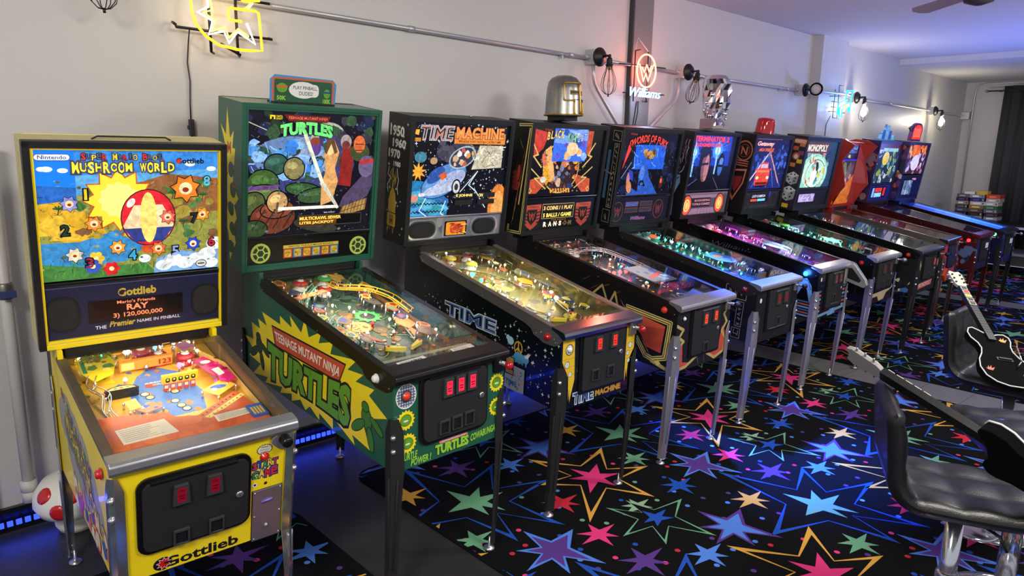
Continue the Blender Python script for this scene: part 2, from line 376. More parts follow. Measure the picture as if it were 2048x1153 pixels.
    # --- coin door on the front
    def door(s, u0, u1, v0, v1, slots, returns, lock, slit=(255, 40, 70), frame=True, rad=.04, plate=BLKR):
        g = G(s.FR); a = Art(g, Matrix.Identity(4))
        def slab(x0, x1, z0, z1, r, y, m):
            p = []
            for cx, cz, an in ((x1 - r, z1 - r, 0), (x0 + r, z1 - r, 90), (x0 + r, z0 + r, 180), (x1 - r, z0 + r, 270)):
                p += [(cx + r * math.cos(math.radians(an + 90 * i / 5)), cz + r * math.sin(math.radians(an + 90 * i / 5))) for i in range(6)]
            g.prism(p, y, 0, m, axis='y')
        if frame:
            slab(u0, u1, v0, v1, rad, -.010, BLKP); slab(u0 + .016, u1 - .012, v0 + .014, v1 - .016, rad * .75, -.018, plate)
        else: slab(u0, u1, v0, v1, .012, -.006, BLKP); slab(u0 + .02, u1 - .015, v0 + .015, v1 - .02, .012, -.012, plate)
        # hinge strip along the top
        g.box(u0 + .04, u1 - .05, -.021, -.008, v1 - .022, v1 - .012, BLKG)
        d = g.build('coin_door', s.root, .003)
        fy = -.018 if frame else -.012
        for (u, v) in slots:
            g = G(s.FR); g.prism([(u - .027, v - .04), (u + .027, v - .04), (u + .022, v + .036), (u - .022, v + .036)], fy - .012, fy, DGREY, axis='y')
            a = Art(g, Matrix.Translation((0, fy - .012, 0))); a.rect(u - .014, u + .014, v - .028, v + .026, E(slit, 1.1))
            dk = mat((70, 0, 10), .4)
            a.text('25¢', u - .009, u + .009, v + .008, v + .02, dk); a.rect(u - .01, u + .01, v - .006, v - .002, dk); a.rect(u - .008, u + .008, v - .016, v - .012, dk)
            g.build('coin_slot', d, .002)
        for (u, v) in returns:
            g = G(s.FR); w_ = .025
            for bx in ((u - w_, u + w_, v + .022, v + .03), (u - w_, u - w_ + .006, v - .026, v + .022), (u + w_ - .006, u + w_, v - .026, v + .022), (u - w_, u + w_, v - .03, v - .026)):
                g.box(bx[0], bx[1], fy - .008, fy, bx[2], bx[3], DGREY)
            g.box(u - w_ + .006, u + w_ - .006, fy - .001, fy + .002, v - .026, v + .022, BLK)
            g.build('coin_return', d, .0015)
        g = G(s.FR); g.lathe([(.013, 0), (.013, .005), (.009, .007), (.004, .0071)], STEEL, 16, o=(lock[0], fy, lock[1]), ax='-y'); g.box(lock[0] - .001, lock[0] + .001, fy - .0078, fy - .006, lock[1] - .004, lock[1] + .004, BLK); g.build('door_lock', d)
        return d
    def plunger(s, u, v, kind='rod', knob=REDP, plate=BLKP, hw=.026, hh=.042):
        g = G(s.FR)
        if kind == 'rod': g.box(u - hw, u + hw, -.014, 0, v - hh, v + hh, plate)
        else: g.prism([(u - .045, v - .008), (u - .04, v + .012), (u - .01, v + .03), (u + .025, v + .03), (u + .032, v + .005), (u + .02, v - .035), (u, v - .045), (u - .02, v - .035)], -.014, 0, plate, axis='y')
        p = g.build('plunger', s.root, .003)
        g = G(s.FR)
        if kind == 'rod':
            g.lathe([(.012, .014), (.01, .02), (.006, .024), (.006, .055)], CHROME, 12, o=(u, 0, v), ax='-y')
            for q in range(5): g.lathe([(.0085, .026 + q * .005), (.0095, .028 + q * .005), (.0085, .03 + q * .005)], STEEL, 10, o=(u, 0, v), ax='-y')
            g.ball((u, -.068, v), .019, knob, 14); g.lathe([(.010, .052), (.012, .058)], knob, 12, o=(u, 0, v), ax='-y')
        else: g.lathe([(.02, .014), (.018, .03), (.02, .034), (.02, .044), (.016, .05), (.002, .051)], knob, 18, o=(u, 0, v), ax='-y')
        g.build('plunger_knob', p)
    def startbtn(s, u, v, rim, m, r=.014):
        g = G(s.FR); g.lathe([(r * 1.35, 0), (r * 1.3, .005), (r, .006), (r, .01), (r * .5, .013), (.001, .0135)], m, 18, o=(u, 0, v), ax='-y'); g.lathe([(r * 1.5, 0), (r * 1.45, .004), (r * 1.05, .005)], rim, 18, o=(u, 0, v), ax='-y', cap=False); g.build('start_button', s.root)
    # --- backbox
    def backbox(s, m, frame=.028, face=None, sideart=None, neck=True, split=.22, rec=.03, liner=None):
        W, H, d = s.Wb / 2, s.Hb, s.d; g = G(s.BB); t = .02; face = face or m; liner = liner or m
        g.box(-W, -W + t, 0, d, 0, H, m); g.box(W - t, W, 0, d, 0, H, m); g.box(-W + t, W - t, 0, d, H - t, H, m); g.box(-W + t, W - t, 0, d, 0, t, m)
        g.box(-W + t, W - t, d - t, d, t, H - t, BLK)
        f = frame
        if f > t:   # inner rim
            g.box(-W + t, -W + f, .002, rec + .01, t, H - t, liner); g.box(W - f, W - t, .002, rec + .01, t, H - t, liner)
            g.box(-W + f, W - f, .002, rec + .01, H - f, H - t, liner); g.box(-W + f, W - f, .002, rec + .01, t, f, liner)
        if sideart: sideart(Art(g, s.BS, (-d, 0, 0, H), ab=True), s)
        b = g.build('backbox', s.root, .002, 1); s.frame = f; s.rec = rec
        if neck:
            g = s.g(); g.box(-s.W / 2 + .03, s.W / 2 - .03, s.yb + .01, s.yb + s.d - .02, s.z0 - .05, s.z0 + .004, BLK); g.build('backbox_neck', s.root)
        return b
    def backglass(s, v0, v1, art, dark=(14, 14, 18), u=None):
        W = (u or s.Wb / 2 - s.frame) ; y = s.rec * .6; g = G(s.BB); g.box(-W, W, y, y + .006, v0, v1, mat(dark, .12))
        art(Art(g, Matrix.Translation((0, y, 0)), (-W, W, v0, v1)), s, -W, W, v0, v1)
        return g.build('backglass', s.root)
    def trim(s, v, m=BLKG, h=.016):
        W = s.Wb / 2 - s.frame; g = G(s.BB); g.box(-W, W, s.rec * .2, s.rec, v - h / 2, v + h / 2, m); g.build('glass_channel', s.root, .003)
    def speakers(s, v0, v1, m, art, spk=(), disp=None, dispart=None):
        W = s.Wb / 2 - s.frame; y = s.rec * .5; g = G(s.BB); g.box(-W, W, y, y + .01, v0, v1, m)
        if art: art(Art(g, Matrix.Translation((0, y, 0)), (-W, W, v0, v1)), s)
        p = g.build('speaker_panel', s.root, .0)
        for q in spk:
            u, v, a, b, kind = q[:5]; g = G(s.BB); rim = q[5] if len(q) > 5 else BLK
            A = Art(g, Matrix.Translation((0, y - .002, 0)))
            def outline(a, b, e=(2.6 if kind == 'rr' else 2.0)):
                return [(u + a * abs(math.cos(t)) ** (2 / e) * (1 if math.cos(t) >= 0 else -1), v + b * abs(math.sin(t)) ** (2 / e) * (1 if math.sin(t) >= 0 else -1)) for t in [2 * PI * i / 28 for i in range(28)]]
            g.prism(outline(a, b), y - .004, y, rim, axis='y'); A.base = .0024
            A.poly(outline(a * .88, b * .88), BLKR if kind != 'lit' else E((250, 90, 60), 1.0))
            if kind == 'lit': A.poly(outline(a * .6, b * .6), E((255, 190, 110), 1.3)); A.ring(u, v, a * .32, b * .4, .006, E((200, 40, 40), 1))
            elif kind == 'turtle':
                A.poly(outline(a * .9, b * .9), mat((35, 60, 30), .6)); gl = mat((190, 210, 90), .5)
                A.ring(u, v, a * .42, b * .42, .006, gl, 6); A.ring(u, v, a * .84, b * .84, .006, gl, 20)
                for k in range(6): t = PI / 3 * k; A.line([(u + a * .42 * math.cos(t), v + b * .42 * math.sin(t)), (u + a * .86 * math.cos(t), v + b * .86 * math.sin(t))], .006, gl)
            else:
                for k in range(1, 4): A.ring(u, v, a * .22 * k, b * .22 * k, .003, mat((34, 33, 32), .7), 18)
            g.build('speaker', p)
        if disp:
            u0, u1, z0, z1 = disp; g = G(s.BB); g.box(u0, u1, y - .004, y + .002, z0, z1, mat((10, 8, 10), .15))
            if dispart: dispart(Art(g, Matrix.Translation((0, y - .004, 0)), (u0, u1, z0, z1)), s)
            g.build('score_display', p)
    # --- glass over the playfield
    def topglass(s, v0=.085):
        g = G(s.GL); W = s.W / 2 - .02; g.box(-W, W, 0, .004, v0, s.Lg - .01, GLASS); g.build('playfield_glass', s.root)
    def playlight(s, color, energy, v=None, w_=.4, h_=.55, depth=.006):
        o = lamp('playfield_lamp', 'AREA', (0, 0, 0), energy, color, w_, h_)
        v = (v or s.Lg * .9) * .72; M = s.GL @ Matrix.Translation((0, depth, v)) @ Matrix.Rotation(PI / 2, 4, 'X')
        o.parent = s.root; o.matrix_local = M; return o
# ------------------------------------------------------------------ playfields.  pf(u, v, h): right, up the table, height above the board
class Field:
    def __init__(s, M, depth=.075, vend=None, back=None):
        s.M = M; s.T = M.GL @ Matrix.Translation((0, depth, 0)); s.W = M.W / 2 - .024; s.v0 = .03; s.v1 = vend or M.Lg + .06; s.depth = depth; s.rng = M.rng; s.back = back
    def g(s): return G(s.T)
    def board(s, base, art):
        g = s.g(); g.box(-s.W, s.W, 0, .012, s.v0, s.v1, base); A = Art(g, Matrix.Identity(4), (-s.W, s.W, s.v0, s.v1))
        A2 = FlatArt(g); A2.W = s.W; A2.v0 = s.v0; A2.v1 = s.v1; A2.clip = (-s.W, s.W, s.v0, s.v1)
        art(A2, s); s.o = g.build('playfield', s.M.root); return s.o
    def backpanel(s, m, art=None, h=.07):
        g = s.g(); g.box(-s.W, s.W, -h, 0, s.v1 - .012, s.v1, m)
        if art: art(Art(g, panel((0, 0, s.v1 - .012), (1, 0, 0), (0, -1, 0))))
        g.build('back_panel', s.o)
    def put(s, g, name): return g.build(name, s.o)
    def rail(s, pts, h, m, t=.003, name='rail'):
        g = s.g()
        for i in range(len(pts) - 1):
            a, b = Vector(pts[i]), Vector(pts[i + 1]); d = (b - a).normalized(); q = Vector((-d.y, d.x)) * t / 2
            P = [tuple(a - q), tuple(b - q), tuple(b + q), tuple(a + q)]; g.prism([(p[0], p[1]) for p in P], -h, 0, m, axis='y')
        s.put(g, name)
    def plastic(s, pts, h, m, edge=None, art=None, name='plastic_cover'):
        g = s.g(); g.prism(pts, -h - .003, -h, m, axis='y')
        if art: A = Art(g, Matrix.Translation((0, -h - .003, 0))); art(A)
        # posts under each corner
        for p in pts[::max(1, len(pts) // 3)]: g.lathe([(.004, 0), (.004, h)], CHROME, 6, o=(p[0], 0, p[1]), ax='-y')
        s.put(g, name)
    def post(s, u, v, m=None, h=.028):
        g = s.g(); g.lathe([(.006, 0), (.006, h * .5), (.009, h * .55), (.009, h * .7), (.006, h * .75), (.005, h), (.001, h + .001)], m or RED, 8, o=(u, 0, v), ax='-y'); s.put(g, 'post')
    def bumper(s, u, v, cap, body=None, r=.034, lit=None):
        g = s.g(); o = (u, 0, v); g.lathe([(r * 1.0, 0), (r * 1.0, .004), (r * .62, .012), (r * .6, .03)], body or WHITE, 16, o=o, ax='-y'); b = s.put(g, 'bumper')
        g = s.g(); g.lathe([(r * 1.02, .03), (r * 1.05, .036), (r * .9, .043), (r * .4, .047), (.001, .048)], cap, 16, o=o, ax='-y'); g.lathe([(r * .5, .0475), (r * .3, .05), (.001, .0501)], lit or WHITE, 12, o=o, ax='-y'); s.put(g, 'bumper_cap')
    def bulb(s, u, v, h, color=(255, 214, 150), e=9, r=.0065):
        g = s.g(); g.ball((u, -h, v), r, E(color, e), 8); g.lathe([(.004, 0), (.004, max(.002, h - r))], STEEL, 6, o=(u, 0, v), ax='-y'); s.put(g, 'bulb')
    def flipper(s, u, v, sg, m=None, l=.07):
        g = s.g(); a = -.5; d = Vector((sg * math.cos(a), math.sin(a))); q = Vector((-d.y, d.x)); p = Vector((u, v)); P = []
        for i in range(9): t = PI / 2 + PI * i / 8; P.append(p + d * math.cos(t) * .012 + q * math.sin(t) * .012)
        for i in range(7): t = -PI / 2 + PI * i / 6; P.append(p + d * (l + math.cos(t) * .006) + q * math.sin(t) * .006)
        P = [tuple(x) for x in P]; g.prism(P, -.022, -.006, m or mat((240, 215, 60), .4), axis='y'); g.lathe([(.006, 0), (.006, .026)], RED, 8, o=(u, 0, v), ax='-y'); s.put(g, 'flipper')
    def sling(s, u, v, sg, m):
        P = [(u, v), (u + sg * .045, v - .05), (u + sg * .004, v + .085)]
        s.plastic(P, .026, m); g = s.g(); g.tube([(p[0], -.016, p[1]) for p in P], .004, WHITE, 6, True); s.put(g, 'rubber_ring')
    def apron(s, v, m, cards, art=None, dip=.06, h=.03):
        W = s.W; g = s.g(); P = [(-W, s.v0), (W, s.v0), (W, v), (.05, v - dip), (-.05, v - dip), (-W, v)]
        g.prism(P, -h, 0, m, axis='y'); A = Art(g, Matrix.Translation((0, -h, 0)), (-W, W, s.v0, v))
        if art: art(A)
        for (pts, mm) in cards:
            A.poly(pts, mm); c = Vector((sum(p[0] for p in pts) / 4, sum(p[1] for p in pts) / 4)); ink = mat((70, 66, 60), .7)
            a, b, d_ = Vector(pts[0]), Vector(pts[1]), Vector(pts[3])
            for k in range(6):
                q = a.lerp(d_, .14 + .13 * k); e = (b - a); A.line([tuple(q + e * .08), tuple(q + e * (.55 + .35 * s.rng.random()))], .002, ink)
        s.put(g, 'apron')
    def wireramp(s, pts, m, gap=.022, r=.0022, cross=6):
        """a run of wire: four rails with hoops; pts are (u, v, h)"""
        P = []
        n = len(pts)
        for i in range(n - 1):
            p0, p1, p2, p3 = (Vector(pts[max(0, min(n - 1, i + k))]) for k in (-1, 0, 1, 2))
            for k in range(6):
                t = k / 6; P.append(.5 * ((2 * p1) + (p2 - p0) * t + (2 * p0 - 5 * p1 + 4 * p2 - p3) * t * t + (3 * p1 - p0 - 3 * p2 + p3) * t ** 3))
        P.append(Vector(pts[-1])); g = s.g(); rows = [[], [], [], []]
        for i, p in enumerate(P):
            d = P[min(i + 1, len(P) - 1)] - P[max(i - 1, 0)]; q = Vector((-d.y, d.x, 0)); q = q.normalized() if q.length > 1e-6 else Vector((1, 0, 0))
            c = [p - q * gap * .32, p + q * gap * .32, p - q * gap * .6 + Vector((0, 0, .016)), p + q * gap * .6 + Vector((0, 0, .016))]
            for k in range(4): rows[k].append((c[k].x, -c[k].z, c[k].y))
            if i % cross == 0: g.tube([(c[j].x, -c[j].z, c[j].y) for j in (2, 0, 1, 3)], r, m, 6)
        for k in range(4): g.tube(rows[k], r, m, 6)
        for p in (P[0], P[len(P) // 2]): g.tube([(p.x, -p.z, p.y), (p.x, -.002, p.y)], r, m, 6)
        s.put(g, 'wire_ramp')
    def chute(s, pts, m, w_=.05, wall=.022, name='plastic_ramp'):
        g = s.g(); n = len(pts); L_ = [[], [], [], []]
        for i in range(n):
            p = Vector(pts[i]); d = Vector(pts[min(i + 1, n - 1)]) - Vector(pts[max(i - 1, 0)]); q = Vector((-d.y, d.x, 0)); q.normalize()
            for k, (a, hh) in enumerate(((-.5, wall), (-.5, 0), (.5, 0), (.5, wall))):
                c = p + q * (a * w_); L_[k].append((c.x, -(p.z + hh), c.y))
        for k in range(3):
            v = L_[k] + L_[k + 1]; g.add(v, [(i, i + 1, n + i + 1, n + i) for i in range(n - 1)], m, True)
        so = s.put(g, name); sd = so.modifiers.new('solid', 'SOLIDIFY'); sd.thickness = .0016
    def target(s, u, v, m, n=1, du=.026, dv=0., face=None):
        for k in range(n):
            g = s.g(); g.box(u + k * du - .009, u + k * du + .009, -.03, 0, v + k * dv - .002, v + k * dv + .002, m)
            g.box(u + k * du - .006, u + k * du + .006, -.026, -.014, v + k * dv - .0028, v + k * dv - .0015, face or WHITE); s.put(g, 'drop_target')
class FlatArt(Art):
    def __init__(s, g): Art.__init__(s, g, Matrix.Identity(4))
def inserts(A, pts, r=.009, ms=None, rng=R, tri=False):
    for i, (u, v) in enumerate(pts):
        m = ms[i % len(ms)]; A.ell(u, v, r * 1.25, r * 1.25, BLK, 12); A.ell(u, v, r, r, m, 12)
def busy(F, n=14, cols=None, bulbs=8, bc=((255, 220, 160),), posts=10, hmin=.025, hmax=.045, va=.3, e=8, bumps=3, caps=None):
    """fills a playfield with plastics, posts, lamps, a clear ramp and bumpers, all of real parts"""
    r = F.rng; W = F.W; vb = F.v1 - .04
    for k in range(n):
        sg = -1 if k % 2 else 1; u = sg * r.uniform(W * .42, W * .9); v = va + (vb - va) * (k + .5) / n; a = r.random() * 6; q = r.uniform(.02, .045)
        P = [(u + q * 1.3 * math.cos(a + t) * r.uniform(.7, 1.1) * .8, v + q * 1.6 * math.sin(a + t) * r.uniform(.7, 1.1)) for t in (0, 1.1, 2.2, 3.4, 4.6)]
        P = [(max(-W + .004, min(W - .03, p[0])), p[1]) for p in P]; c = r.choice(cols); c2 = r.choice(cols)
        F.plastic(P, r.uniform(hmin, hmax), c, art=lambda A, P=P, c2=c2: A.poly([(u + (p[0] - u) * .6, v + (p[1] - v) * .6) for p in P], c2))
    for k in range(posts): F.post(r.uniform(-W * .9, W * .8), r.uniform(va, vb), r.choice([RED, WHITE, STEEL, CHROME]))
    for k in range(bulbs): F.bulb(r.uniform(-W * .92, W * .85), r.uniform(va, vb), r.uniform(.008, .035), r.choice(bc), e)
    if bumps:
        for k in range(bumps):
            u = (-.08, .06, -.01)[k % 3]; v = vb - (.12, .1, .23)[k % 3]; F.bumper(u, v, (caps or cols)[k % len(caps or cols)])
# ------------------------------------------------------------------ the room
WALL = mat((196, 193, 189), .42, bump=.12, bscale=60, var=.04, vscale=2.5, name='grey_wall_paint')
CEIL = mat((206, 203, 204), .8, bump=.5, bscale=140, var=.03, name='textured_ceiling')
YW = 3.72
def sbox(name, x0, x1, y0, y1, z0, z1, m): g = G(); g.box(x0, x1, y0, y1, z0, z1, m); return struct(g.build(name))
sbox('wall_back', -4, 14.1, YW, YW + .15, 0, 3.2, WALL); sbox('wall_right', 13.95, 14.1, -5, YW, 0, 3.2, WALL)
sbox('ceiling', -4, 10.75, -5, YW, 3.06, 3.2, CEIL); sbox('ceiling_lower', 10.75, 13.95, -5, YW, 2.985, 3.2, CEIL)
FLOOR = mat((46, 45, 46), .42, bump=.25, bscale=90, var=.22, vscale=14, name='dark_vinyl')
g = G(); g.box(-4, 13.95, -5, YW, -.1, -.006, FLOOR); A = Art(g, panel((0, 0, -.006), (1, 0, 0), (0, 1, 0)), eps=0, base=.0004)
pale = mat((112, 110, 108), .5, bump=.3, bscale=90, var=.16, vscale=18, name='vinyl_plank_sheen')  # plank vinyl, its grazing sheen painted in as a paler grey
for x0 in (5.715, 10.02):
    A.base = .0003; A.rect(x0, x0 + .395, -5, 3.7, pale); A.base = .0006
    for k in range(20): A.line([(x0, 3.3 - k * .42 + .1 * (k % 2)), (x0 + .4, 3.28 - k * .42 + .1 * (k % 2))], .004, mat((44, 43, 42), .6))
struct(g.build('floor'))
g = G(); g.box(8.07, 8.74, 3.6, YW, 0, 3.06, WALL); struct(g.build('trim_wall_pier'))
g = G(); sp_ = mat((120, 119, 118), .45); g.box(4.77, 5.04, 3.69, YW, 0, 3.06, sp_); g.box(4.755, 4.772, 3.675, YW, 0, 3.06, mat((52, 52, 54), .5)); struct(g.build('trim_steel_post', None, .002))
g = G(); g.box(-4, 8.07, 3.70, YW, 0, .11, BLKP); g.box(-4, 8.07, 3.695, YW, .1, .115, BLKG); g.box(8.07, 8.74, 3.58, 3.6, 0, .11, BLKP); g.box(8.74, 13.95, 3.70, YW, 0, .11, BLKP); struct(g.build('baseboard_back'))
# ------------------------------------------------------------------ patterned carpet
CB = mat((12, 12, 13), .95, bump=.6, bscale=700, var=.25, vscale=300, name='black_carpet_pile')
def cp(c): return mat(c, .95, bump=.5, bscale=700, var=.12, vscale=260)
cG, cP, cGr, cB, cLB, cPu, cR, cT = (cp(c) for c in ((226, 168, 72), (236, 62, 132), (112, 172, 134), (36, 84, 186), (86, 136, 232), (92, 58, 140), (206, 44, 62), (150, 186, 150)))
A1 = Vector((1.265, .055)); A2v = Vector((-.05, 1.25)); O0 = Vector((2.81, 2.29))
def sp6(c, tips, k=1., val=.38):
    tips = sorted(tips, key=lambda t: t[1]); P = []; n = len(tips)
    for i in range(n):
        r, a = tips[i]; r2, a2 = tips[(i + 1) % n]; a2 = a2 + 360 if a2 < a else a2
        P.append((c.x + r * k * math.cos(math.radians(a)), c.y + r * k * math.sin(math.radians(a))))
        rv = val * min(r, r2) * k ** .5; am = math.radians((a + a2) / 2); P.append((c.x + rv * math.cos(am), c.y + rv * math.sin(am)))
    return P
T_gold = [(.409, 34), (.363, -18), (.36, -79), (.483, -142), (.341, 154), (.421, 106)]; T_pink = [(.174, 35), (.156, -23), (.145, -84), (.189, -146), (.142, 146), (.159, 98)]
T_blue = [(.453, 36), (.495, -10), (.499, -68), (.424, -101), (.467, 177), (.558, 96)]; T_green = [(.16, 39), (.185, -7), (.183, -69), (.154, -100), (.162, -180), (.188, 99)]
T_go = [(.213, 83), (.261, 6), (.295, -75), (.237, -134), (.26, 179), (.257, 116)]; T_bs = [(.106, 10), (.087, -41), (.081, -142), (.087, 172), (.09, 90)]
T_sm = [(.078, 73), (.1, 4), (.075, -55), (.091, -105), (.103, -177), (.087, 139)]; T_lb = [(.21, 87), (.212, 18), (.244, -66), (.184, -114), (.204, -171), (.171, 139)]
r = random.Random(17); DOTS = [((i + r.uniform(.1, .9)) / 8, (j + r.uniform(.1, .9)) / 8, r.choice([cLB, cP, cGr, cB, cR, cPu, cLB, cP])) for i in range(8) for j in range(8)]
def carpet(x0, x1, y0, y1, label, rc=.12):
    g = G(); t = .006
    def rr(e=0):
        P = []
        for cx, cy, a in ((x1 - rc, y1 - rc, 0), (x0 + rc, y1 - rc, 90), (x0 + rc, y0 + rc, 180), (x1 - rc, y0 + rc, 270)): P += [(cx + (rc + e) * math.cos(math.radians(a + 15 * i)), cy + (rc + e) * math.sin(math.radians(a + 15 * i))) for i in range(7)]
        return P
    g.prism(rr(), -.0058, -.0014, CB, axis='z')
    A = Art(g, panel((0, 0, -.0014), (1, 0, 0), (0, 1, 0)), (x0 + .02, x1 - .02, y0 + .02, y1 - .02), eps=0, base=.0003)
    def lay(P, m, k): A.base = .0003 + .0002 * k; A.poly(P, m)
    for i in range(-9, 10):
        for j in range(-6, 4):
            o = O0 + A1 * i + A2v * j
            if o.x < x0 - 1.6 or o.x > x1 + 1.6 or o.y < y0 - 1.6 or o.y > y1 + 1.6: continue
            F_ = lambda a, b: o + A1 * a + A2v * b
            for a, b, m_ in DOTS: c = F_(a, b); lay([(c.x + .0135 * math.cos(q), c.y + .0135 * math.sin(q)) for q in [2 * PI * n / 9 for n in range(9)]], m_, 0)
            c = F_(0, 0); lay(sp6(c, T_gold), cG, 1); lay(sp6(c, T_gold, .80, .40), CB, 2); lay(sp6(c, T_pink), cP, 3)
            c = F_(.475, -.795 + 1); lay(sp6(c, T_blue), cB, 1); lay(sp6(c, T_blue, .84, .40), CB, 2); lay(sp6(c, T_green), cGr, 3)
            c = F_(-.095, -.385); lay(sp6(c, T_go), cGr, 1); lay(sp6(c, T_go, .84, .39), CB, 2); lay(sp6(c, T_bs), cB, 3)
            c = F_(.445, -.255); lay(sp6(c, T_lb), cLB, 1); lay(sp6(c, T_lb, .72, .36), cPu, 2)
            c = F_(.055, -.625); lay(sp6(c, T_lb, .95), cPu, 1); lay(sp6(c, T_lb, .7, .34), cLB, 2)
            for a, b, m_, k in ((.65, .70, cP, 1), (.73, .95, cR, 1), (.63, .48, cPu, 1.15), (.825, .345, cLB, .95), (.21, .70, cB, 1), (.315, .425, cG, 1), (.29, .99, cGr, .95), (.93, .72, cT, .8)): lay(sp6(F_(a - (a > .5), b - (b > .5)), T_sm, k * 1.25, .42), m_, 1.5)
    return tag(g.build('carpet'), label, 'carpet')
carpet(-3.9, 1.42, -4, 3.08, 'star patterned black carpet under the yellow pinball machine')
carpet(1.83, 5.71, -4, 3.2, 'star patterned black carpet from the green machine to the row of bar stools')
carpet(6.1, 10.02, -4, 3.2, 'star patterned black carpet beyond the grey strip behind the bar stools')
carpet(10.42, 13.9, -4, 3.2, 'star patterned black carpet at the far end below the curtain')
# ------------------------------------------------------------------ blue LED strip
g = G(); be = E((30, 50, 255), 5); g.box(-3, 8.05, 3.672, 3.694, .052, .058, BLKP)
t = tag(g.build('led_strip'), 'blue LED light strip along the bottom of the back wall', 'light strip')
g = G()
for k in range(220): x = -2.2 + k * .034; g.box(x, x + .022, 3.664, 3.672, .042, .066, be)
g.build('led_segment', t)['kind'] = 'stuff'
for x in (-1, .3, 1.5, 2.7, 3.9, 5.1, 6.4): lamp('led_strip_glow', 'AREA', (x, 3.66, .06), .5, (.05, .1, 1), 1.1, .03, aim=(x, 2.6, -.2))
# ------------------------------------------------------------------ conduit and wall lamps
zc = lambda x: 2.485 - .0075 * min(x, 6) + (0 if x < 6 else .004 * (x - 6))
g = G()
for a, b in ((1.0, 4.24), (4.36, 5.44), (5.56, 7.72)): g.tube([(x, 3.69, zc(x)) for x in (a, b)], .0135, DULL, 12)
g.tube([(7.86, 3.69, 2.452), (7.96, 3.69, 2.452), (8.02, 3.575, 2.452), (8.1, 3.555, 2.453), (8.62, 3.555, 2.46), (8.78, 3.57, 2.465), (8.86, 3.685, 2.466), (9.12, 3.69, 2.455)], .0135, DULL, 12); g.tube([(9.26, 3.69, 2.45), (12.1, 3.69, 2.44)], .0135, DULL, 12); g.tube([(12.24, 3.69, 2.44), (13.815, 3.69, 2.44)], .0135, DULL, 12)
t = tag(g.build('conduit'), 'long galvanised steel conduit running along the top of the back wall', 'conduit')
for x in (2.61, 4.05, 5.85, 7.5, 10.5): g = G(); g.tube([(x - .02, 3.69, zc(x)), (x + .02, 3.69, zc(x))], .018, DULL, 12); g.build('coupling', t)
for x in (3.95, 5.75, 7.35): g = G(); g.box(x - .006, x + .006, 3.685, YW - .002, zc(x) - .03, zc(x) - .005, DULL); g.lathe([(.007, 0), (.007, .012)], STEEL, 8, o=(x, 3.665, zc(x) - .035)); g.build('strap', t)
def brace(pts, label): g = G(); g.tube(pts, .0135, DULL, 12); return tag(g.build('conduit_branch'), label, 'conduit')
brace([(4.27, 3.66, 2.42), (4.272, 3.66, 2.33), (4.29, 3.66, 2.27), (4.33, 3.66, 2.22), (4.6, 3.66, 1.96), (4.74, 3.66, 1.82)], 'grey conduit branch slanting down right from the first caged lamp'); brace([(5.42, 3.66, 2.40), (5.42, 3.66, 2.29), (5.40, 3.66, 2.23), (5.36, 3.66, 2.19), (5.07, 3.66, 1.985), (4.96, 3.66, 1.9)], 'grey conduit branch slanting down left from the second caged lamp')
def cage(g, T, big=1.):
    for k in range(8):
        a = 2 * PI * k / 8; P = [(.022, 0), (.024, -.03), (.05, -.1), (.058, -.15), (.05, -.19), (.025, -.215), (.004, -.22)]
        g.tube([(q * math.cos(a) * big, q * math.sin(a) * big, z * big) for q, z in P], .0022, BLK, 5, T=T)
    g.tube([(.03 * math.cos(2 * PI * k / 16), .03 * math.sin(2 * PI * k / 16), -.004) for k in range(16)], .0025, BLK, 5, True, T=T); g.lathe([(.006, -.235), (.006, -.215)], BLK, 8, T=T)
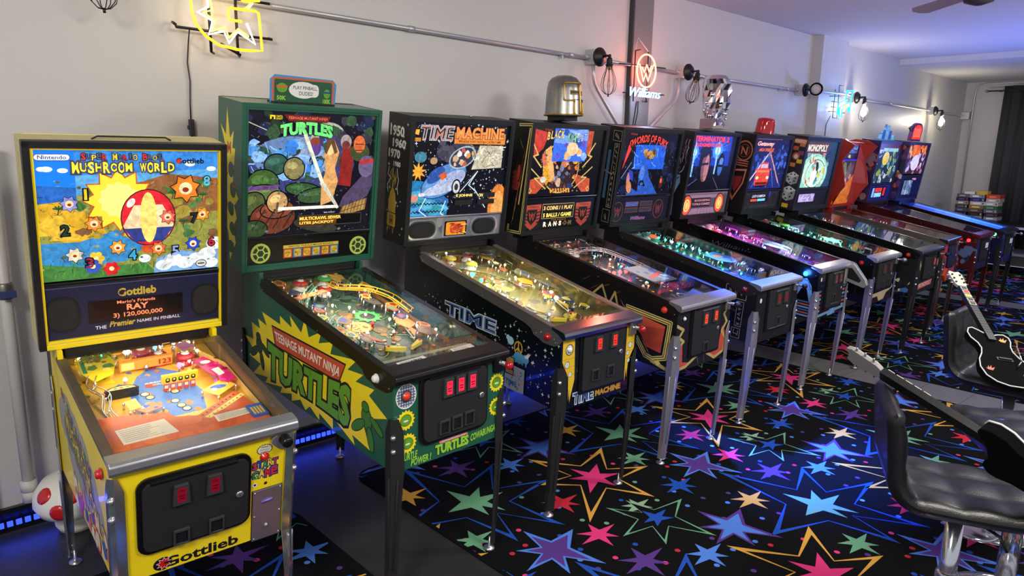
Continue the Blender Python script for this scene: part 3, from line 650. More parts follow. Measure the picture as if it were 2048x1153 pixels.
def wall_lamp(x, label, lit=False, tilt=0., pitch=0., z=2.465, box=True, aim=None):
    t = thing('wall_lamp', label, 'wall lamp', (x, YW, z), 0, 'caged lamps on the conduit')
    if box:
        g = G(); g.box(-.055, .055, -.09, 0, -.055, .055, DULL); g.tube([(-.09, -.03, 0), (-.05, -.03, 0)], .019, DULL, 10); g.tube([(.05, -.03, 0), (.09, -.03, 0)], .019, DULL, 10); g.build('junction_box', t, .004)
    g = G(); g.lathe([(.07, .09), (.07, .105), (.055, .112), (.05, .125), (.02, .13), (.012, .135)], BLK, 24, ax='-y'); g.lathe([(.052, .1125), (.04, .1135)], DGREY, 24, ax='-y', cap=False); g.build('canopy', t)
    g = G(); g.tube([(0, -.13, 0), (0, -.17, .004), (.01 * tilt, -.19, .0)], .009, BLK, 8); g.ball((.0, -.195, 0), .014, BLK, 8); g.build('arm', t)
    T = Matrix.Translation((0, -.195, -.01)) @ Matrix.Rotation(tilt, 4, 'Y') @ Matrix.Rotation(pitch, 4, 'X')
    if aim: T = Matrix.Translation((0, -.195, 0)) @ Vector(aim).to_track_quat('-Z', 'Y').to_matrix().to_4x4()
    g = G(); g.lathe([(.012, .0), (.02, -.008), (.022, -.02), (.022, -.055), (.026, -.06), (.026, -.068)], BLK, 16, T=T); g.build('socket', t)
    T2 = T @ Matrix.Translation((0, 0, -.05)); g = G()
    if aim: g.lathe([(.026, .0), (.05, -.02), (.066, -.06), (.068, -.1), (.064, -.1), (.06, -.06), (.02, -.02)], BLK, 24, T=T2, cap=False); g.build('shade', t)
    else: cage(g, T2); g.build('cage', t)
    g = G(); mt = E((255, 240, 205), 16) if lit else BULBGLASS
    g.lathe([(.012, -.02), (.014, -.04), (.03, -.085), (.035, -.115), (.03, -.145), (.016, -.165), (.001, -.17)], mt, 16, T=T2)
    if not lit: g.tube([(-.006, 0, -.06), (-.004, 0, -.12), (0, 0, -.125), (.004, 0, -.12), (.006, 0, -.06)], .0015, mat((210, 150, 70), .3, .6), 5, T=T2); g.lathe([(.011, .0), (.011, -.04)], mat((190, 160, 90), .3, .8), 10, T=T2)
    if aim: g.lathe([(.03, -.05), (.052, -.075), (.052, -.085), (.03, -.09), (.001, -.092)], mat((196, 196, 200), .3), 20, T=T2)
    g.build('bulb', t)
    return t
wall_lamp(.9, 'unlit black caged lamp above the yellow pinball machine', z=2.6)
wall_lamp(4.295, 'unlit black caged lamp to the left of the red neon sign', z=2.46)
wall_lamp(5.50, 'unlit black caged lamp to the right of the red neon sign', z=2.45, tilt=.35)
wall_lamp(7.79, 'black caged lamp turned to face out, above the red beacon', z=2.452, aim=(-.85, -.5, -.05))
wall_lamp(9.19, 'lit caged lamp beside the blue neon sign', True, z=2.455); wall_lamp(12.17, 'lit caged lamp nearest the far corner', True, z=2.44)
lamp('lit_bulb_glow', 'POINT', (9.19, 3.46, 2.32), 13, (1, .9, .68), .03); lamp('lit_bulb_glow', 'POINT', (12.17, 3.46, 2.3), 13, (1, .9, .68), .03)
# corner box and the conduits in the far corner
g = G(); g.box(13.82, 13.94, 3.6, YW, 2.38, 2.5, DULL); tag(g.build('corner_junction_box', None, .004), 'small galvanised junction box in the far corner of the back wall', 'junction box')
g = G(); g.tube([(13.92, 3.58, .1), (13.92, 3.58, 2.75), (13.92, 3.57, 2.86), (13.92, 3.53, 2.93), (13.92, 3.46, 2.955), (13.92, 2.0, 2.955), (13.92, 0, 2.955)], .0135, DULL, 10); tag(g.build('corner_conduit'), 'thin conduit climbing the far corner and bending along the ceiling', 'conduit')
# ------------------------------------------------------------------ neon signs
def tubes(name, t, paths, m, r=.006):
    for p in paths: g = G(); g.tube(p, r, m, 8); g.build(name, t)
Y1, Y2, Y3 = 3.58, 3.6, 3.62
t = thing('neon_sign', 'yellow and white neon letter G sign with a zigzag burst', 'neon sign', (1.45, YW, 2.2)); off = Matrix.Translation((-1.45, -YW, -2.2))
def tub(name, paths, m, r=.006):
    for p in paths: g = G(off); g.tube(p, r, m, 8); g.build(name, t)
yn = E((255, 176, 24), 3.2); wn = E((225, 236, 255), 3.2); yw2 = E((255, 236, 90), 3.0)
out = [(1.52, 2.356), (1.465, 2.355), (1.454, 2.38), (1.462, 2.411), (1.591, 2.414), (1.608, 2.407), (1.612, 2.36), (1.618, 2.228), (1.56, 2.222), (1.502, 2.22), (1.401, 2.233), (1.341, 2.268), (1.302, 2.314), (1.285, 2.369), (1.283, 2.421), (1.29, 2.48), (1.31, 2.54), (1.36, 2.6), (1.43, 2.64), (1.52, 2.65), (1.6, 2.63), (1.6, 2.5), (1.54, 2.47), (1.517, 2.458), (1.536, 2.452), (1.616, 2.466)]
tub('neon_tube', [[(x, Y1, z) for x, z in out]], yn, .0065)
tub('neon_tube', [[(x, Y3, z) for x, z in ((1.42, 2.55), (1.36, 2.5), (1.373, 2.442), (1.378, 2.41), (1.324, 2.379), (1.395, 2.347), (1.372, 2.282), (1.446, 2.306), (1.468, 2.253), (1.514, 2.311), (1.6, 2.261), (1.562, 2.357))], [(1.595, Y3, 2.5), (1.595, Y3, 2.454), (1.561, Y3, 2.419)]], wn)
tub('neon_tube', [[(x, Y2, z) for x, z in ((1.43, 2.54), (1.375, 2.5), (1.378, 2.44), (1.387, 2.392), (1.344, 2.377), (1.4, 2.346), (1.378, 2.295), (1.445, 2.322), (1.461, 2.275), (1.509, 2.32), (1.56, 2.29))], [(1.585, Y2, 2.49), (1.585, Y2, 2.452), (1.55, Y2, 2.419)]], yw2)
g = G(off)
for p in ([(1.234, 3.70, 2.33), (1.234, 3.66, 2.315), (1.234, 3.66, 2.305), (1.71, 3.66, 2.3), (1.71, 3.70, 2.31)], [(1.26, 3.66, 2.47), (1.705, 3.66, 2.474), (1.71, 3.7, 2.48)], [(1.394, 3.66, 2.6), (1.394, 3.66, 2.206), (1.42, 3.70, 2.206)], [(1.527, 3.66, 2.6), (1.527, 3.66, 2.213), (1.55, 3.70, 2.203)], [(1.44, 3.655, 2.25), (1.54, 3.66, 2.205)]): g.tube(p, .007, BLK, 6)
g.build('sign_frame', t)
g = G(off); g.tube([(1.299, 3.665, 2.305), (1.302, 3.70, 2.25), (1.292, 3.705, 2.15), (1.3, 3.708, 2.06), (1.292, 3.705, 1.96), (1.29, 3.705, 1.88)], .0035, BLK, 6); g.tube([(1.29, 3.705, 1.8), (1.285, 3.705, 1.7), (1.28, 3.705, 1.2)], .0035, BLK, 6); g.build('power_cord', t)
g = G(off); g.box(1.278, 1.302, 3.692, 3.712, 1.8, 1.88, DGREY); g.box(1.27, 1.28, 3.696, 3.708, 1.83, 1.85, DGREY); g.build('cord_switch', t, .003)
lamp('neon_g_glow', 'POINT', (1.45, 3.5, 2.38), 2.2, (1, .75, .35), .08)
# red oval W and white-blue script
t = thing('neon_sign', 'red neon oval around a W over white-blue neon script', 'neon sign', (4.86, YW, 2.2)); off = Matrix.Translation((-4.86, -YW, -2.2))
rn = E((255, 122, 96), 5.5); Y = 3.6
tub('neon_tube', [[(4.861 + .126 * math.cos(a), Y, 2.404 + .128 * math.sin(a)) for a in [2 * PI * k / 40 for k in range(41)]]], rn, .007)
tub('neon_tube', [[(x, Y, z) for x, z in ((4.766, 2.452), (4.795, 2.39), (4.825, 2.321), (4.855, 2.385), (4.888, 2.326), (4.92, 2.4), (4.957, 2.464))], [(x, Y, z) for x, z in ((4.80, 2.43), (4.83, 2.39), (4.862, 2.452), (4.897, 2.4), (4.925, 2.45))]], rn, .006)
g = G(off); A = Art(g, panel((0, Y - .006, 0), (1, 0, 0), (0, 0, 1))); A.text('Williams', 4.655, 5.07, 2.195, 2.268, E((170, 214, 255), 1.7), .0, .35); A.base = -.008; A.text('Williams', 4.655, 5.07, 2.195, 2.268, E((170, 214, 255), 1.7), .0, .35); g.build('neon_script', t)
g = G(off)
for p in ([(4.6, 3.64, 2.44), (5.177, 3.64, 2.455)], [(4.617, 3.64, 2.222), (5.177, 3.64, 2.236)], [(4.756, 3.64, 2.556), (4.756, 3.64, 2.16)], [(4.928, 3.64, 2.562), (4.93, 3.64, 2.16)], [(4.756, 3.64, 2.556), (4.82, 3.64, 2.57)], [(4.6, 3.64, 2.44), (4.6, 3.71, 2.45)], [(5.177, 3.64, 2.236), (5.177, 3.71, 2.24)], [(4.88, 3.64, 2.168), (4.95, 3.64, 2.168)]): g.tube(p, .005, BLK, 6)
g.tube([(4.821, 3.67, 2.665), (4.756, 3.64, 2.556)], .0025, W0, 5); g.tube([(4.821, 3.67, 2.665), (4.928, 3.64, 2.562)], .0025, W0, 5); g.build('sign_frame', t)
g = G(off); g.tube([(4.86, 3.68, 2.17), (4.85, 3.685, 2.08), (4.83, 3.685, 1.98), (4.82, 3.685, 1.8)], .004, BLK, 6); g.tube([(4.88, 3.68, 2.17), (4.885, 3.685, 2.08), (4.86, 3.685, 1.98), (4.85, 3.685, 1.8)], .004, BLK, 6); g.build('power_cord', t)
lamp('neon_red_glow', 'POINT', (4.86, 3.54, 2.41), 7, (1, .2, .12), .06); lamp('neon_blue_glow', 'POINT', (4.86, 3.54, 2.19), 2.4, (.4, .6, 1), .05)
# blue neon on the pier
t = thing('neon_sign', 'blue neon sign shaped like a pinball machine on the wall pier', 'neon sign', (8.55, 3.6, 2.2)); off = Matrix.Translation((-8.55, -3.6, -2.2))
cy = E((40, 170, 255), 4); Y = 3.5
P = lambda L: [(x, Y, z) for x, z in L]
tub('neon_tube', [P([(8.582, 2.49), (8.758, 2.502), (8.712, 2.393), (8.705, 2.256), (8.668, 2.254), (8.66, 2.36), (8.56, 2.37), (8.582, 2.49)]), P([(8.608, 2.392), (8.389, 2.339), (8.36, 2.218), (8.392, 2.218), (8.41, 2.29), (8.66, 2.36)]), P([(8.43, 2.29), (8.43, 2.188), (8.494, 2.188), (8.493, 2.275), (8.66, 2.31)])], cy, .008)
tub('neon_tube', [P([(8.498, 2.31), (8.679, 2.349)]), P([(8.50, 2.295), (8.68, 2.335)]), P([(8.505, 2.282), (8.686, 2.322)])], E((250, 230, 40), 2.4), .006)
tub('neon_tube', [P([(8.63, 2.47), (8.69, 2.475)]), P([(8.63, 2.44), (8.68, 2.44)])], E((230, 240, 255), 3), .006)
g = G(off)
for p in ([(8.33, 3.56, 2.42), (8.76, 3.56, 2.44)], [(8.36, 3.56, 2.25), (8.74, 3.56, 2.25)], [(8.4, 3.56, 2.5), (8.4, 3.56, 2.18)], [(8.5, 3.56, 2.55), (8.52, 3.56, 2.18)], [(8.33, 3.56, 2.36), (8.6, 3.56, 2.36)], [(8.33, 3.56, 2.3), (8.6, 3.56, 2.3)], [(8.5, 3.56, 2.55), (8.62, 3.56, 2.55)], [(8.4, 3.56, 2.18), (8.6, 3.56, 2.18)]): g.tube(p, .004, BLK, 6)
for x, z in ((8.36, 2.42), (8.36, 2.25), (8.74, 2.25)): g.tube([(x, 3.56, z), (x, 3.6, z)], .004, BLK, 6)
g.build('sign_frame', t)
g = G(off); g.tube([(8.36, 3.57, 2.2), (8.33, 3.595, 2.1), (8.32, 3.595, 1.5)], .004, BLK, 6); g.build('power_cord', t)
lamp('neon_cyan_glow', 'POINT', (8.5, 3.42, 2.34), 4, (.1, .35, 1), .08)
# ------------------------------------------------------------------ white pipe and mushroom stool at the far left
g = G(); pw = mat((196, 194, 188), .45); g.tube([(.44, 3.6, 1.75), (.44, 3.6, .21)], .024, pw, 14); t = tag(g.build('wall_pipe'), 'white painted pipe running down the wall behind the yellow machine', 'pipe')
g = G(); g.lathe([(.03, 0), (.03, .06)], pw, 14, o=(.44, 3.6, .17)); g.tube([(.44, 3.6, .2), (.62, 3.6, .19)], .026, pw, 12); g.lathe([(.033, 0), (.033, .05)], pw, 14, o=(.44, 3.6, .22)); g.build('elbow', t)
g = G(); g.lathe([(.03, 0), (.034, .01), (.034, .06), (.03, .07)], mat((120, 116, 108), .4, .7), 12, o=(.44, 3.6, 1.1)); g.box(.43, .45, 3.53, 3.58, 1.12, 1.14, STEEL); g.box(.41, .47, 3.52, 3.535, 1.115, 1.145, mat((50, 60, 110), .4)); g.build('valve', t, .002)
g = G(); g.tube([(.3, 3.66, 2.1), (.3, 3.66, .05)], .016, pw, 10); tag(g.build('thin_wall_pipe'), 'thin white pipe down the wall beside the thicker valve pipe', 'pipe')
g = G(); g.lathe([(.07, 0), (.085, .03), (.09, .08), (.08, .12)], PAPER, 24, o=(.6, 3.56, 0)); t = thing('spotted_footstool', 'white round footstool with red spots on the floor behind the yellow machine', 'footstool', (0, 0, 0)); g.build('stool_base', t)
g = G(); o_ = (.6, 3.5, .12); pr = [(.08, 0), (.15, .01), (.17, .05), (.165, .1), (.13, .15), (.07, .175), (.001, .18)]; g.lathe(pr, WHITE, 30, o=o_)
for a, el in ((-1.9, .5), (-1.2, .55), (-2.7, .5), (-.5, .5), (-1.55, 1.3), (-2.2, -.1), (-1.3, -.15)):
    c = Vector((.165 * math.cos(a) * math.cos(el), .165 * math.sin(a) * math.cos(el), .07 + .11 * math.sin(el))); n_ = Vector((math.cos(a) * math.cos(el), math.sin(a) * math.cos(el), 1.2 * math.sin(el))).normalized()
    T = Matrix.Translation(Vector(o_) + c) @ n_.to_track_quat('Z', 'Y').to_matrix().to_4x4(); g.lathe([(.04, -.012), (.036, .003), (.02, .008), (.001, .009)], RED, 14, T=T)
g.build('spotted_cap', t)
YEL = mat((240, 214, 22), .4, coat=.35, name='yellow_paint'); NAVY = mat((26, 32, 62), .35); GRN = mat((30, 88, 66), .4, coat=.3, name='green_paint')
def er(*cols, e=.85): return [E(c, e) for c in cols]
# ---------------------------------------------------------------- 1: low yellow machine
m = Machine(.766, 2.31, -.037, 'low yellow pinball machine with chrome legs and a dark blue speaker panel', W=.58, L=.896, Hf=.453, Wb=.68, yb=.747, z0=.563, z1=1.337, d=.16, fl=-.051, bl=-.06, tau=.09, h=.368)
def front(A, s):
    A.text('Gottlieb', -.15, .098, .008, .05, BLK, .03); A.ell(-.15, .03, .03, .026, BLK, 16); A.star(-.146, .03, .026, .015, 9, mat((250, 240, 230), .4)); A.star(-.146, .03, .023, .013, 9, RED); A.rect(-.146, -.122, .026, .034, BLK)
    for t, z0, z1 in (('START', .296, .325), ('GAME', .256, .289)):
        cs = [(210, 40, 40), (40, 80, 180), (50, 140, 60), (240, 200, 40), (210, 40, 40)]; n = len(t)
        for i, ch in enumerate(t): u = .142 + .09 / n * i; A.text(ch, u, u + .084 / n, z0 + (i % 2) * .004, z1 + (i % 2) * .004, mat(cs[(i + (n == 4) * 2) % 5], .4), .02, out=mat((20, 40, 110), .4), outw=.12)
    A.star(.183, .372, .029, .026, 18, BLK, sz=.75); A.ell(.183, .372, .025, .018, PAPER, 22); A.ell(.183, .372, .023, .0165, BLK, 22); A.ell(.183, .372, .0222, .0157, PAPER, 22)
    A.rrect(.166, .2, .366, .377, .005, BLK); A.rrect(.167, .199, .367, .376, .0045, PAPER); A.text('Nintendo', .169, .197, .3685, .3745, BLK); A.line([(.17, .361), (.196, .361)], .003, BLK); A.line([(.172, .382), (.194, .382)], .003, BLK)
    for u, r in ((.152, .009), (.19, .006)): A.ell(u, .234 + (u > .17) * -.003, r, r, PAPER if u < .17 else BLK, 14); A.ell(u, .234 + (u > .17) * -.003, r * .5, r * .5, BLK, 12)
    A.rect(.142, .252, -.01, .211, BLK)
def side(A, s):
    gy = mat((150, 150, 142), .4); g2 = mat((96, 100, 96), .4)
    for u, v, r in ((-.7, .3, .1), (-.62, .33, .12), (-.5, .3, .13), (-.38, .27, .13), (-.28, .22, .12), (-.2, .16, .1), (-.55, .22, .13), (-.4, .17, .12), (-.12, .1, .08)): A.ell(u, v, r, r * .8, gy, 18)
    for u, v, r in ((-.6, .28, .1), (-.46, .25, .11), (-.33, .2, .1)): A.ell(u, v, r, r * .7, g2, 16)
    y2 = mat((222, 190, 40), .4); sl = lambda u: .30 + (u + .6) * -.28
    for i, ch in enumerate('SUPERMARIOBROS'): u = -.72 + i * .034; A.text(ch, u, u + .03, sl(u) + .05, sl(u) + .09, mat([(200, 60, 40), (60, 90, 160), (222, 190, 40), (70, 130, 70)][i % 4], .4), .02, out=BLK)
    for i, ch in enumerate('MUSHROOM'): u = -.66 + i * .048; A.text(ch, u, u + .042, sl(u) - .04, sl(u) + .03, y2, .02, out=BLK)
    for i, ch in enumerate('WORLD'): u = -.36 + i * .056; A.text(ch, u, u + .05, sl(u) - .1, sl(u) - .02, y2, .02, out=BLK)
    rr = random.Random(3); cs = [mat(c, .4) for c in ((222, 200, 160), (200, 120, 60), (230, 225, 210), (70, 90, 150), (180, 60, 40))]
    A.blobs(30, -.6, -.04, .02, .12, cs, .015, .045, rr)
m.cabinet(YEL, mat((120, 100, 70), .3), front, side); m.rails(mat((112, 98, 82), .4, .6, var=.2), False); m.lockbar(STEEL, True); m.button(.06, m.Hf - .075, RED); m.leg(CHROME, top=.41, wd=.66, b0=.33, b1=.26)
m.door(-.225, .135, .092, .383, [(-.096, .305), (.008, .308)], [(-.096, .135), (.016, .137)], (.092, .232), slit=(110, 6, 22))
g = G(m.FR); g.box(.145, .25, -.004, 0, -.006, .208, STEEL); g.tube([(.175, -.006, .157), (.215, -.006, .16)], .004, mat((120, 110, 200), .3, .6), 8)
for u, v in ((.152, .2), (.243, .2), (.152, .1), (.243, .1), (.152, .003), (.243, .003), (.195, .05)): g.ball((u, -.004, v), .0035 if u != .195 else .008, CHROME, 8)
g.build('coin_plate', m.root, .001)
m.plunger(.245, .405, 'plate', BLKP, STEEL); m.startbtn(.183, .343, REDP, mat((200, 20, 20), .3, coat=.5), .011)
def bbside(A, s):
    ln = mat((170, 160, 110), .5)
    for k in range(9): z = .1 + k * .07; A.line([(-.13, z), (-.08, z + .03), (-.1, z + .06), (-.04, z + .05)], .003, ln)
m.backbox(mat((196, 186, 130), .5, name='pale_yellow_side'), .03, BLK, bbside, split=.26, liner=YEL)
g = G(m.BB); W = m.Wb / 2
for bx in ((-W - .001, -W + .022, 0, m.Hb), (W - .022, W + .001, 0, m.Hb)): g.box(bx[0], bx[1], -.006, .03, bx[2], bx[3], BLK)
g.box(-W, W, -.006, .03, m.Hb - .022, m.Hb + .002, BLK); g.box(-W + .022, W - .022, -.004, .03, 0, .02, YEL)
g.tube([(-.12, .06, m.Hb + .001), (-.1, .06, m.Hb + .012), (.13, .06, m.Hb + .012), (.15, .06, m.Hb + .001)], .004, BLK, 6); g.build('edge_trim', m.root, .004)
g = m.g(); g.box(-.29, .29, m.L, m.L + .09, .05, .55, BLK); g.build('rear_black_box', m.root)  # plain black box behind the cabinet
def bg(A, s, u0, u1, v0, v1):
    X = lambda a: u0 + (u1 - u0) * a; Z = lambda b: v0 + (v1 - v0) * b; r = random.Random(11); P = lambda L: [(X(a), Z(b)) for a, b in L]
    A.rect(u0, u1, v0, v1, E((96, 170, 228)))
    A.poly(P([(0, .8), (1, .86), (1, 1), (0, 1)]), E((60, 140, 225))); A.rect(X(.0), X(.2), Z(.66), Z(1), E((28, 120, 235), 1.1))
    A.poly(P([(0, .6), (.2, .66), (.5, .7), (.75, .74), (1, .74), (1, 0), (0, 0)]), E((150, 150, 70)))
    A.poly(P([(.5, .74), (.7, .82), (1, .78), (1, .5), (.6, .5)]), E((150, 98, 58))); A.poly(P([(0, .74), (.2, .72), (.2, .6), (0, .58)]), E((44, 104, 190)))
    A.poly(P([(0, .6), (.14, .62), (.32, .45), (.36, .3), (.12, .3), (0, .4)]), E((222, 172, 44)))
    for a, b, q in ((.05, .42, .1), (.13, .38, .08), (.1, .46, .07)): A.poly(P([(a - q, b - .06), (a, b + .09), (a + q, b - .06)]), E((236, 190, 60)))
    A.poly(P([(0, .3), (.2, .3), (.5, .42), (.62, .3), (.45, .12), (.2, .1), (0, .14)]), E((60, 140, 200)))
    A.poly(P([(0, .14), (.3, .08), (.55, .1), (.62, .0), (0, 0)]), E((70, 130, 62))); A.poly(P([(.25, .7), (.3, .52), (.34, .75), (.42, .6), (.45, .78)]), E((60, 110, 60)))
    A.blobs(60, X(.2), X(.98), Z(.3), Z(.72), er((70, 120, 60), (170, 150, 60), (130, 92, 60), (90, 140, 80), (204, 170, 70)), .012, .03, r, 1.3)
    A.streaks(40, X(.02), X(.6), Z(.02), Z(.16), er((90, 160, 70), (50, 110, 50)), .01, .025, .003, r, .8, 2.2)
    A.poly(P([(.6, .02), (.62, .12), (.75, .18), (.88, .15), (1, .18), (1, 0), (.6, 0)]), E((120, 170, 220)))
    for a, b, q in ((.66, .06, .03), (.72, .1, .035), (.79, .07, .035), (.86, .1, .03), (.93, .13, .035), (.98, .22, .035), (.95, .05, .03), (.55, .13, .022)): A.ell(X(a), Z(b), q, q * .75, E((236, 244, 250)))
    for a, b, q in ((.04, .86, .012), (.06, .86, .014), (.83, .9, .014), (.96, .86, .013), (.14, .85, .012)): A.ell(X(a), Z(b), q * 1.4, q * .7, E((246, 250, 252)))
    detail(A, u0, u1, Z(.05), Z(.78), r, 130, (40, 50, 30), (250, 230, 160))
    for a, b in ((.42, .46), (.46, .5), (.5, .44), (.1, .52), (.36, .58), (.72, .62), (.9, .6), (.78, .38)):
        A.line([(X(a), Z(b)), (X(a) + .004, Z(b) + .02)], .004, E((110, 70, 40), .6))
        for k in range(5): t = .3 + k * .62; A.line([(X(a) + .004, Z(b) + .02), (X(a) + .004 + .018 * math.cos(t), Z(b) + .02 + .012 * math.sin(t))], .005, E((40, 96, 50), .7))
    # bright burst and, in front of it, a plain striped balloon
    A.star(X(.42), Z(.62), .125, .09, 12, E((200, 90, 30))); A.star(X(.42), Z(.62), .117, .084, 12, E((250, 214, 60), 1.05)); A.star(X(.42), Z(.62), .07, .06, 12, E((252, 234, 130), 1.05))
    cx, cz = X(.58), Z(.47)
    A.ell(cx, cz, .098, .112, E((60, 30, 30)), 28); A.ell(cx, cz, .094, .108, E((222, 40, 52), 1.), 28)
    A.poly([(cx - .09, cz - .03), (cx - .05, cz + .05), (cx + .05, cz + .05), (cx + .09, cz - .03), (cx + .07, cz - .07), (cx - .07, cz - .07)], E((246, 218, 170)))
    A.poly([(cx - .088, cz - .04), (cx + .088, cz - .04), (cx + .05, cz - .095), (cx - .05, cz - .095)], E((52, 66, 140))); A.ell(cx, cz, .03, .1, E((250, 226, 120)), 20); A.ell(cx - .06, cz + .06, .012, .02, E((252, 240, 230)), 14, -.6)
    A.poly([(cx - .03, cz - .11), (cx + .03, cz - .11), (cx + .022, cz - .14), (cx - .022, cz - .14)], E((220, 84, 40)))
    # small plain flowers and round shapes where the little figures are
    for a, b, c in ((.16, .6, (150, 150, 220)), (.28, .44, (228, 140, 60)), (.17, .2, (220, 210, 190)), (.4, .24, (230, 150, 60)), (.63, .21, (230, 120, 60)), (.84, .23, (40, 70, 200)), (.8, .7, (232, 130, 40)), (.9, .48, (238, 150, 50)), (.69, .47, (238, 110, 90))):
        q = .027 if b != .7 else .05
        A.star(X(a), Z(b), q * 1.2, q * .82, 7, E((40, 30, 30), .4), rot=.3); A.star(X(a), Z(b), q * 1.1, q * .74, 7, E(c), rot=.3); A.ell(X(a), Z(b), q * .5, q * .5, E((250, 226, 170)), 12); A.ell(X(a), Z(b) - q * .1, q * .25, q * .2, E((150, 50, 30)), 10)
    for a, b, c in ((.36, .07, (220, 40, 50)), (.28, .16, (240, 200, 60)), (.26, .1, (60, 90, 190))):
        for k in range(6): A.ell(X(a) + .018 * math.cos(k * PI / 3), Z(b) + .018 * math.sin(k * PI / 3), .011, .011, E(c), 10)
        A.ell(X(a), Z(b), .009, .009, E((250, 240, 160)), 10)
    for t, a, b, c in (('1', .245, .67, (240, 200, 40)), ('2', .13, .4, (30, 60, 40)), ('3', .245, .13, (150, 40, 60)), ('4', .48, .17, (60, 170, 220)), ('5', .73, .18, (150, 170, 230)), ('6', .955, .24, (190, 40, 60)), ('7', .85, .45, (40, 40, 40)), ('8', .93, .76, (90, 190, 220))):
        A.text(t, X(a) - .013, X(a) + .013, Z(b) - .02, Z(b) + .02, E(c), .02, out=E((20, 20, 30), .5), outw=.1)
    for i, ch in enumerate('SUPER MARIO BROS.'):
        if ch != ' ': A.text(ch, -.165 + i * .0168, -.165 + i * .0168 + (.015 if ch != '.' else .006), .71 + .004 * (i % 2), .735 - .003 * (i % 3) if ch != '.' else .717, E([(220, 50, 50), (90, 90, 110), (236, 200, 60), (90, 90, 110)][i % 4]), .02, out=E((50, 50, 70), .5), outw=.12)
    for i, ch in enumerate('MUSHROOM WORLD'):
        if ch != ' ': A.text(ch, -.195 + i * .0245, -.195 + i * .0245 + .0225, .663 + .005 * (i % 2), .7 + .004 * ((i + 1) % 2), E((250, 226, 60), 1.05), .03, out=E((86, 80, 100), .6), outw=.16)
    A.rrect(-.308, -.198, .708, .732, .012, E((60, 70, 160), .6)); A.rrect(-.306, -.2, .71, .73, .01, E((246, 246, 240), 1)); A.text('Nintendo', -.296, -.21, .713, .727, E((40, 60, 170), .6), .015)
    A.text('Gottlieb', .152, .256, .698, .72, E((20, 20, 30), .3), .03); A.star(.163, .708, .012, .007, 8, E((220, 60, 40), .7)); A.ell(.24, .287, .022, .016, E((30, 30, 30), .4)); A.ell(.24, .287, .019, .0135, E((230, 230, 220), .8)); A.line([(.228, .287), (.252, .287)], .005, E((60, 60, 60), .3))
m.backglass(.262, m.Hb - .032, bg); m.trim(.25)
def sp(A, s):
    gold = mat((200, 176, 60), .4); A.text('Gottlieb', -.07, .068, .178, .212, gold, .035); A.star(-.057, .194, .013, .008, 8, NAVY); wt = mat((226, 226, 230), .4)
    A.text('THE', -.153, -.115, .052, .066, wt); A.text('Premier', -.105, -.012, .055, .08, gold, .03, .3); A.text('NAME IN PINBALL', -.006, .155, .06, .073, wt, .01)
    A.line([(-.33, .235), (.33, .235)], .004, mat((70, 80, 130), .4))
def dp(A, s):
    o = E((255, 140, 96), 1.05); A.text("Mario's Friends", -.075, .062, .15, .163, o, .015); A.text('RAY', -.042, .036, .12, .145, o, .03, out=None); A.text('3) 120,000,000', -.09, .088, .088, .112, o, .02)
m.speakers(.03, .245, NAVY, sp, [(-.256, .13, .056, .07, 'rr'), (.256, .125, .056, .07, 'rr')], (-.172, .165, .08, .168), dp)
m.topglass(.012); m.playlight((1, .82, .6), 1.3, .62, .42, .4)
F = Field(m, .08, m.Lg + .1)
def brd(A, F):
    W = F.W; r = F.rng; A.rect(-W, W, F.v0, F.v1, mat((214, 168, 60), .3)); bl = mat((70, 120, 186), .25)
    A.poly([(-.11, .27), (.1, .28), (.13, .42), (.1, .6), (.02, .68), (-.05, .62), (-.1, .52), (-.12, .4)], bl); A.blobs(26, -.12, .14, .28, .66, [bl, mat((160, 120, 70), .3), mat((60, 104, 170), .3), mat((190, 150, 90), .3)], .01, .022, r)
    A.poly([(-W, .62), (-.13, .6), (-.14, .86), (-W, .88)], mat((226, 196, 30), .3)); A.blobs(24, -W, W, .5, .86, [mat(c, .3) for c in ((226, 196, 30), (90, 120, 60), (200, 110, 60), (170, 60, 50))], .01, .03, r)
    inserts(A, [(-.06, .47), (-.05, .44), (.02, .47), (.04, .45), (.02, .38), (.03, .34), (.04, .31)], .013, er((255, 236, 180), (240, 220, 150)))
    A.text('MUSHROOM', -.04, .03, .54, .552, WHITE); A.text('WORLD', -.02, .02, .522, .534, WHITE)
F.board(mat((200, 150, 60), .35), brd)
F.backpanel(mat((150, 110, 80), .5), None, .075)
for i, u in enumerate((-.21, -.17, -.13, -.05, -.04, .0, .06, .085, .13, .16, .19)):
    F.bulb(u, F.v1 - .065, .03, [(255, 226, 170), (255, 226, 170), (60, 220, 200), (255, 240, 210), (255, 226, 170), (80, 140, 255), (80, 140, 255), (255, 226, 170), (255, 226, 180), (255, 226, 180), (255, 226, 180)][i], 14 if i not in (2, 5, 6) else 5, .009)
for u in (-.085, .105): g = F.g(); g.lathe([(.026, 0), (.026, .004), (.02, .007), (.001, .008)], mat((230, 160, 40), .4), 18, o=(u, -.035, F.v1 - .066), ax='-y'); F.put(g, 'lamp_dome')
orange = mat((205, 92, 40), .35, name='orange_apron'); card = mat((226, 216, 190), .6)
def ap(A):
    A.poly([(.05, .165), (.225, .282), (.232, .262), (.062, .147)], mat((232, 208, 110), .5))
    for k in range(9): t = k / 8.5; A.text('123456789'[k], .068 + .155 * t, .075 + .155 * t, .163 + .1 * t, .172 + .1 * t, BLK); A.ell(.055 + .15 * t, .185 + .1 * t, .004, .004, BLK, 8)
    A.blobs(8, -.2, .2, .06, .2, [mat((190, 80, 34), .35), mat((216, 104, 50), .35)], .02, .05, random.Random(4))
g = F.g(); W = F.W; P = [(-W, .03), (W, .03), (W - .05, .30), (.2, .30), (.04, .19), (-.03, .215), (-.04, .25), (-W + .06, .30), (-W, .3)]
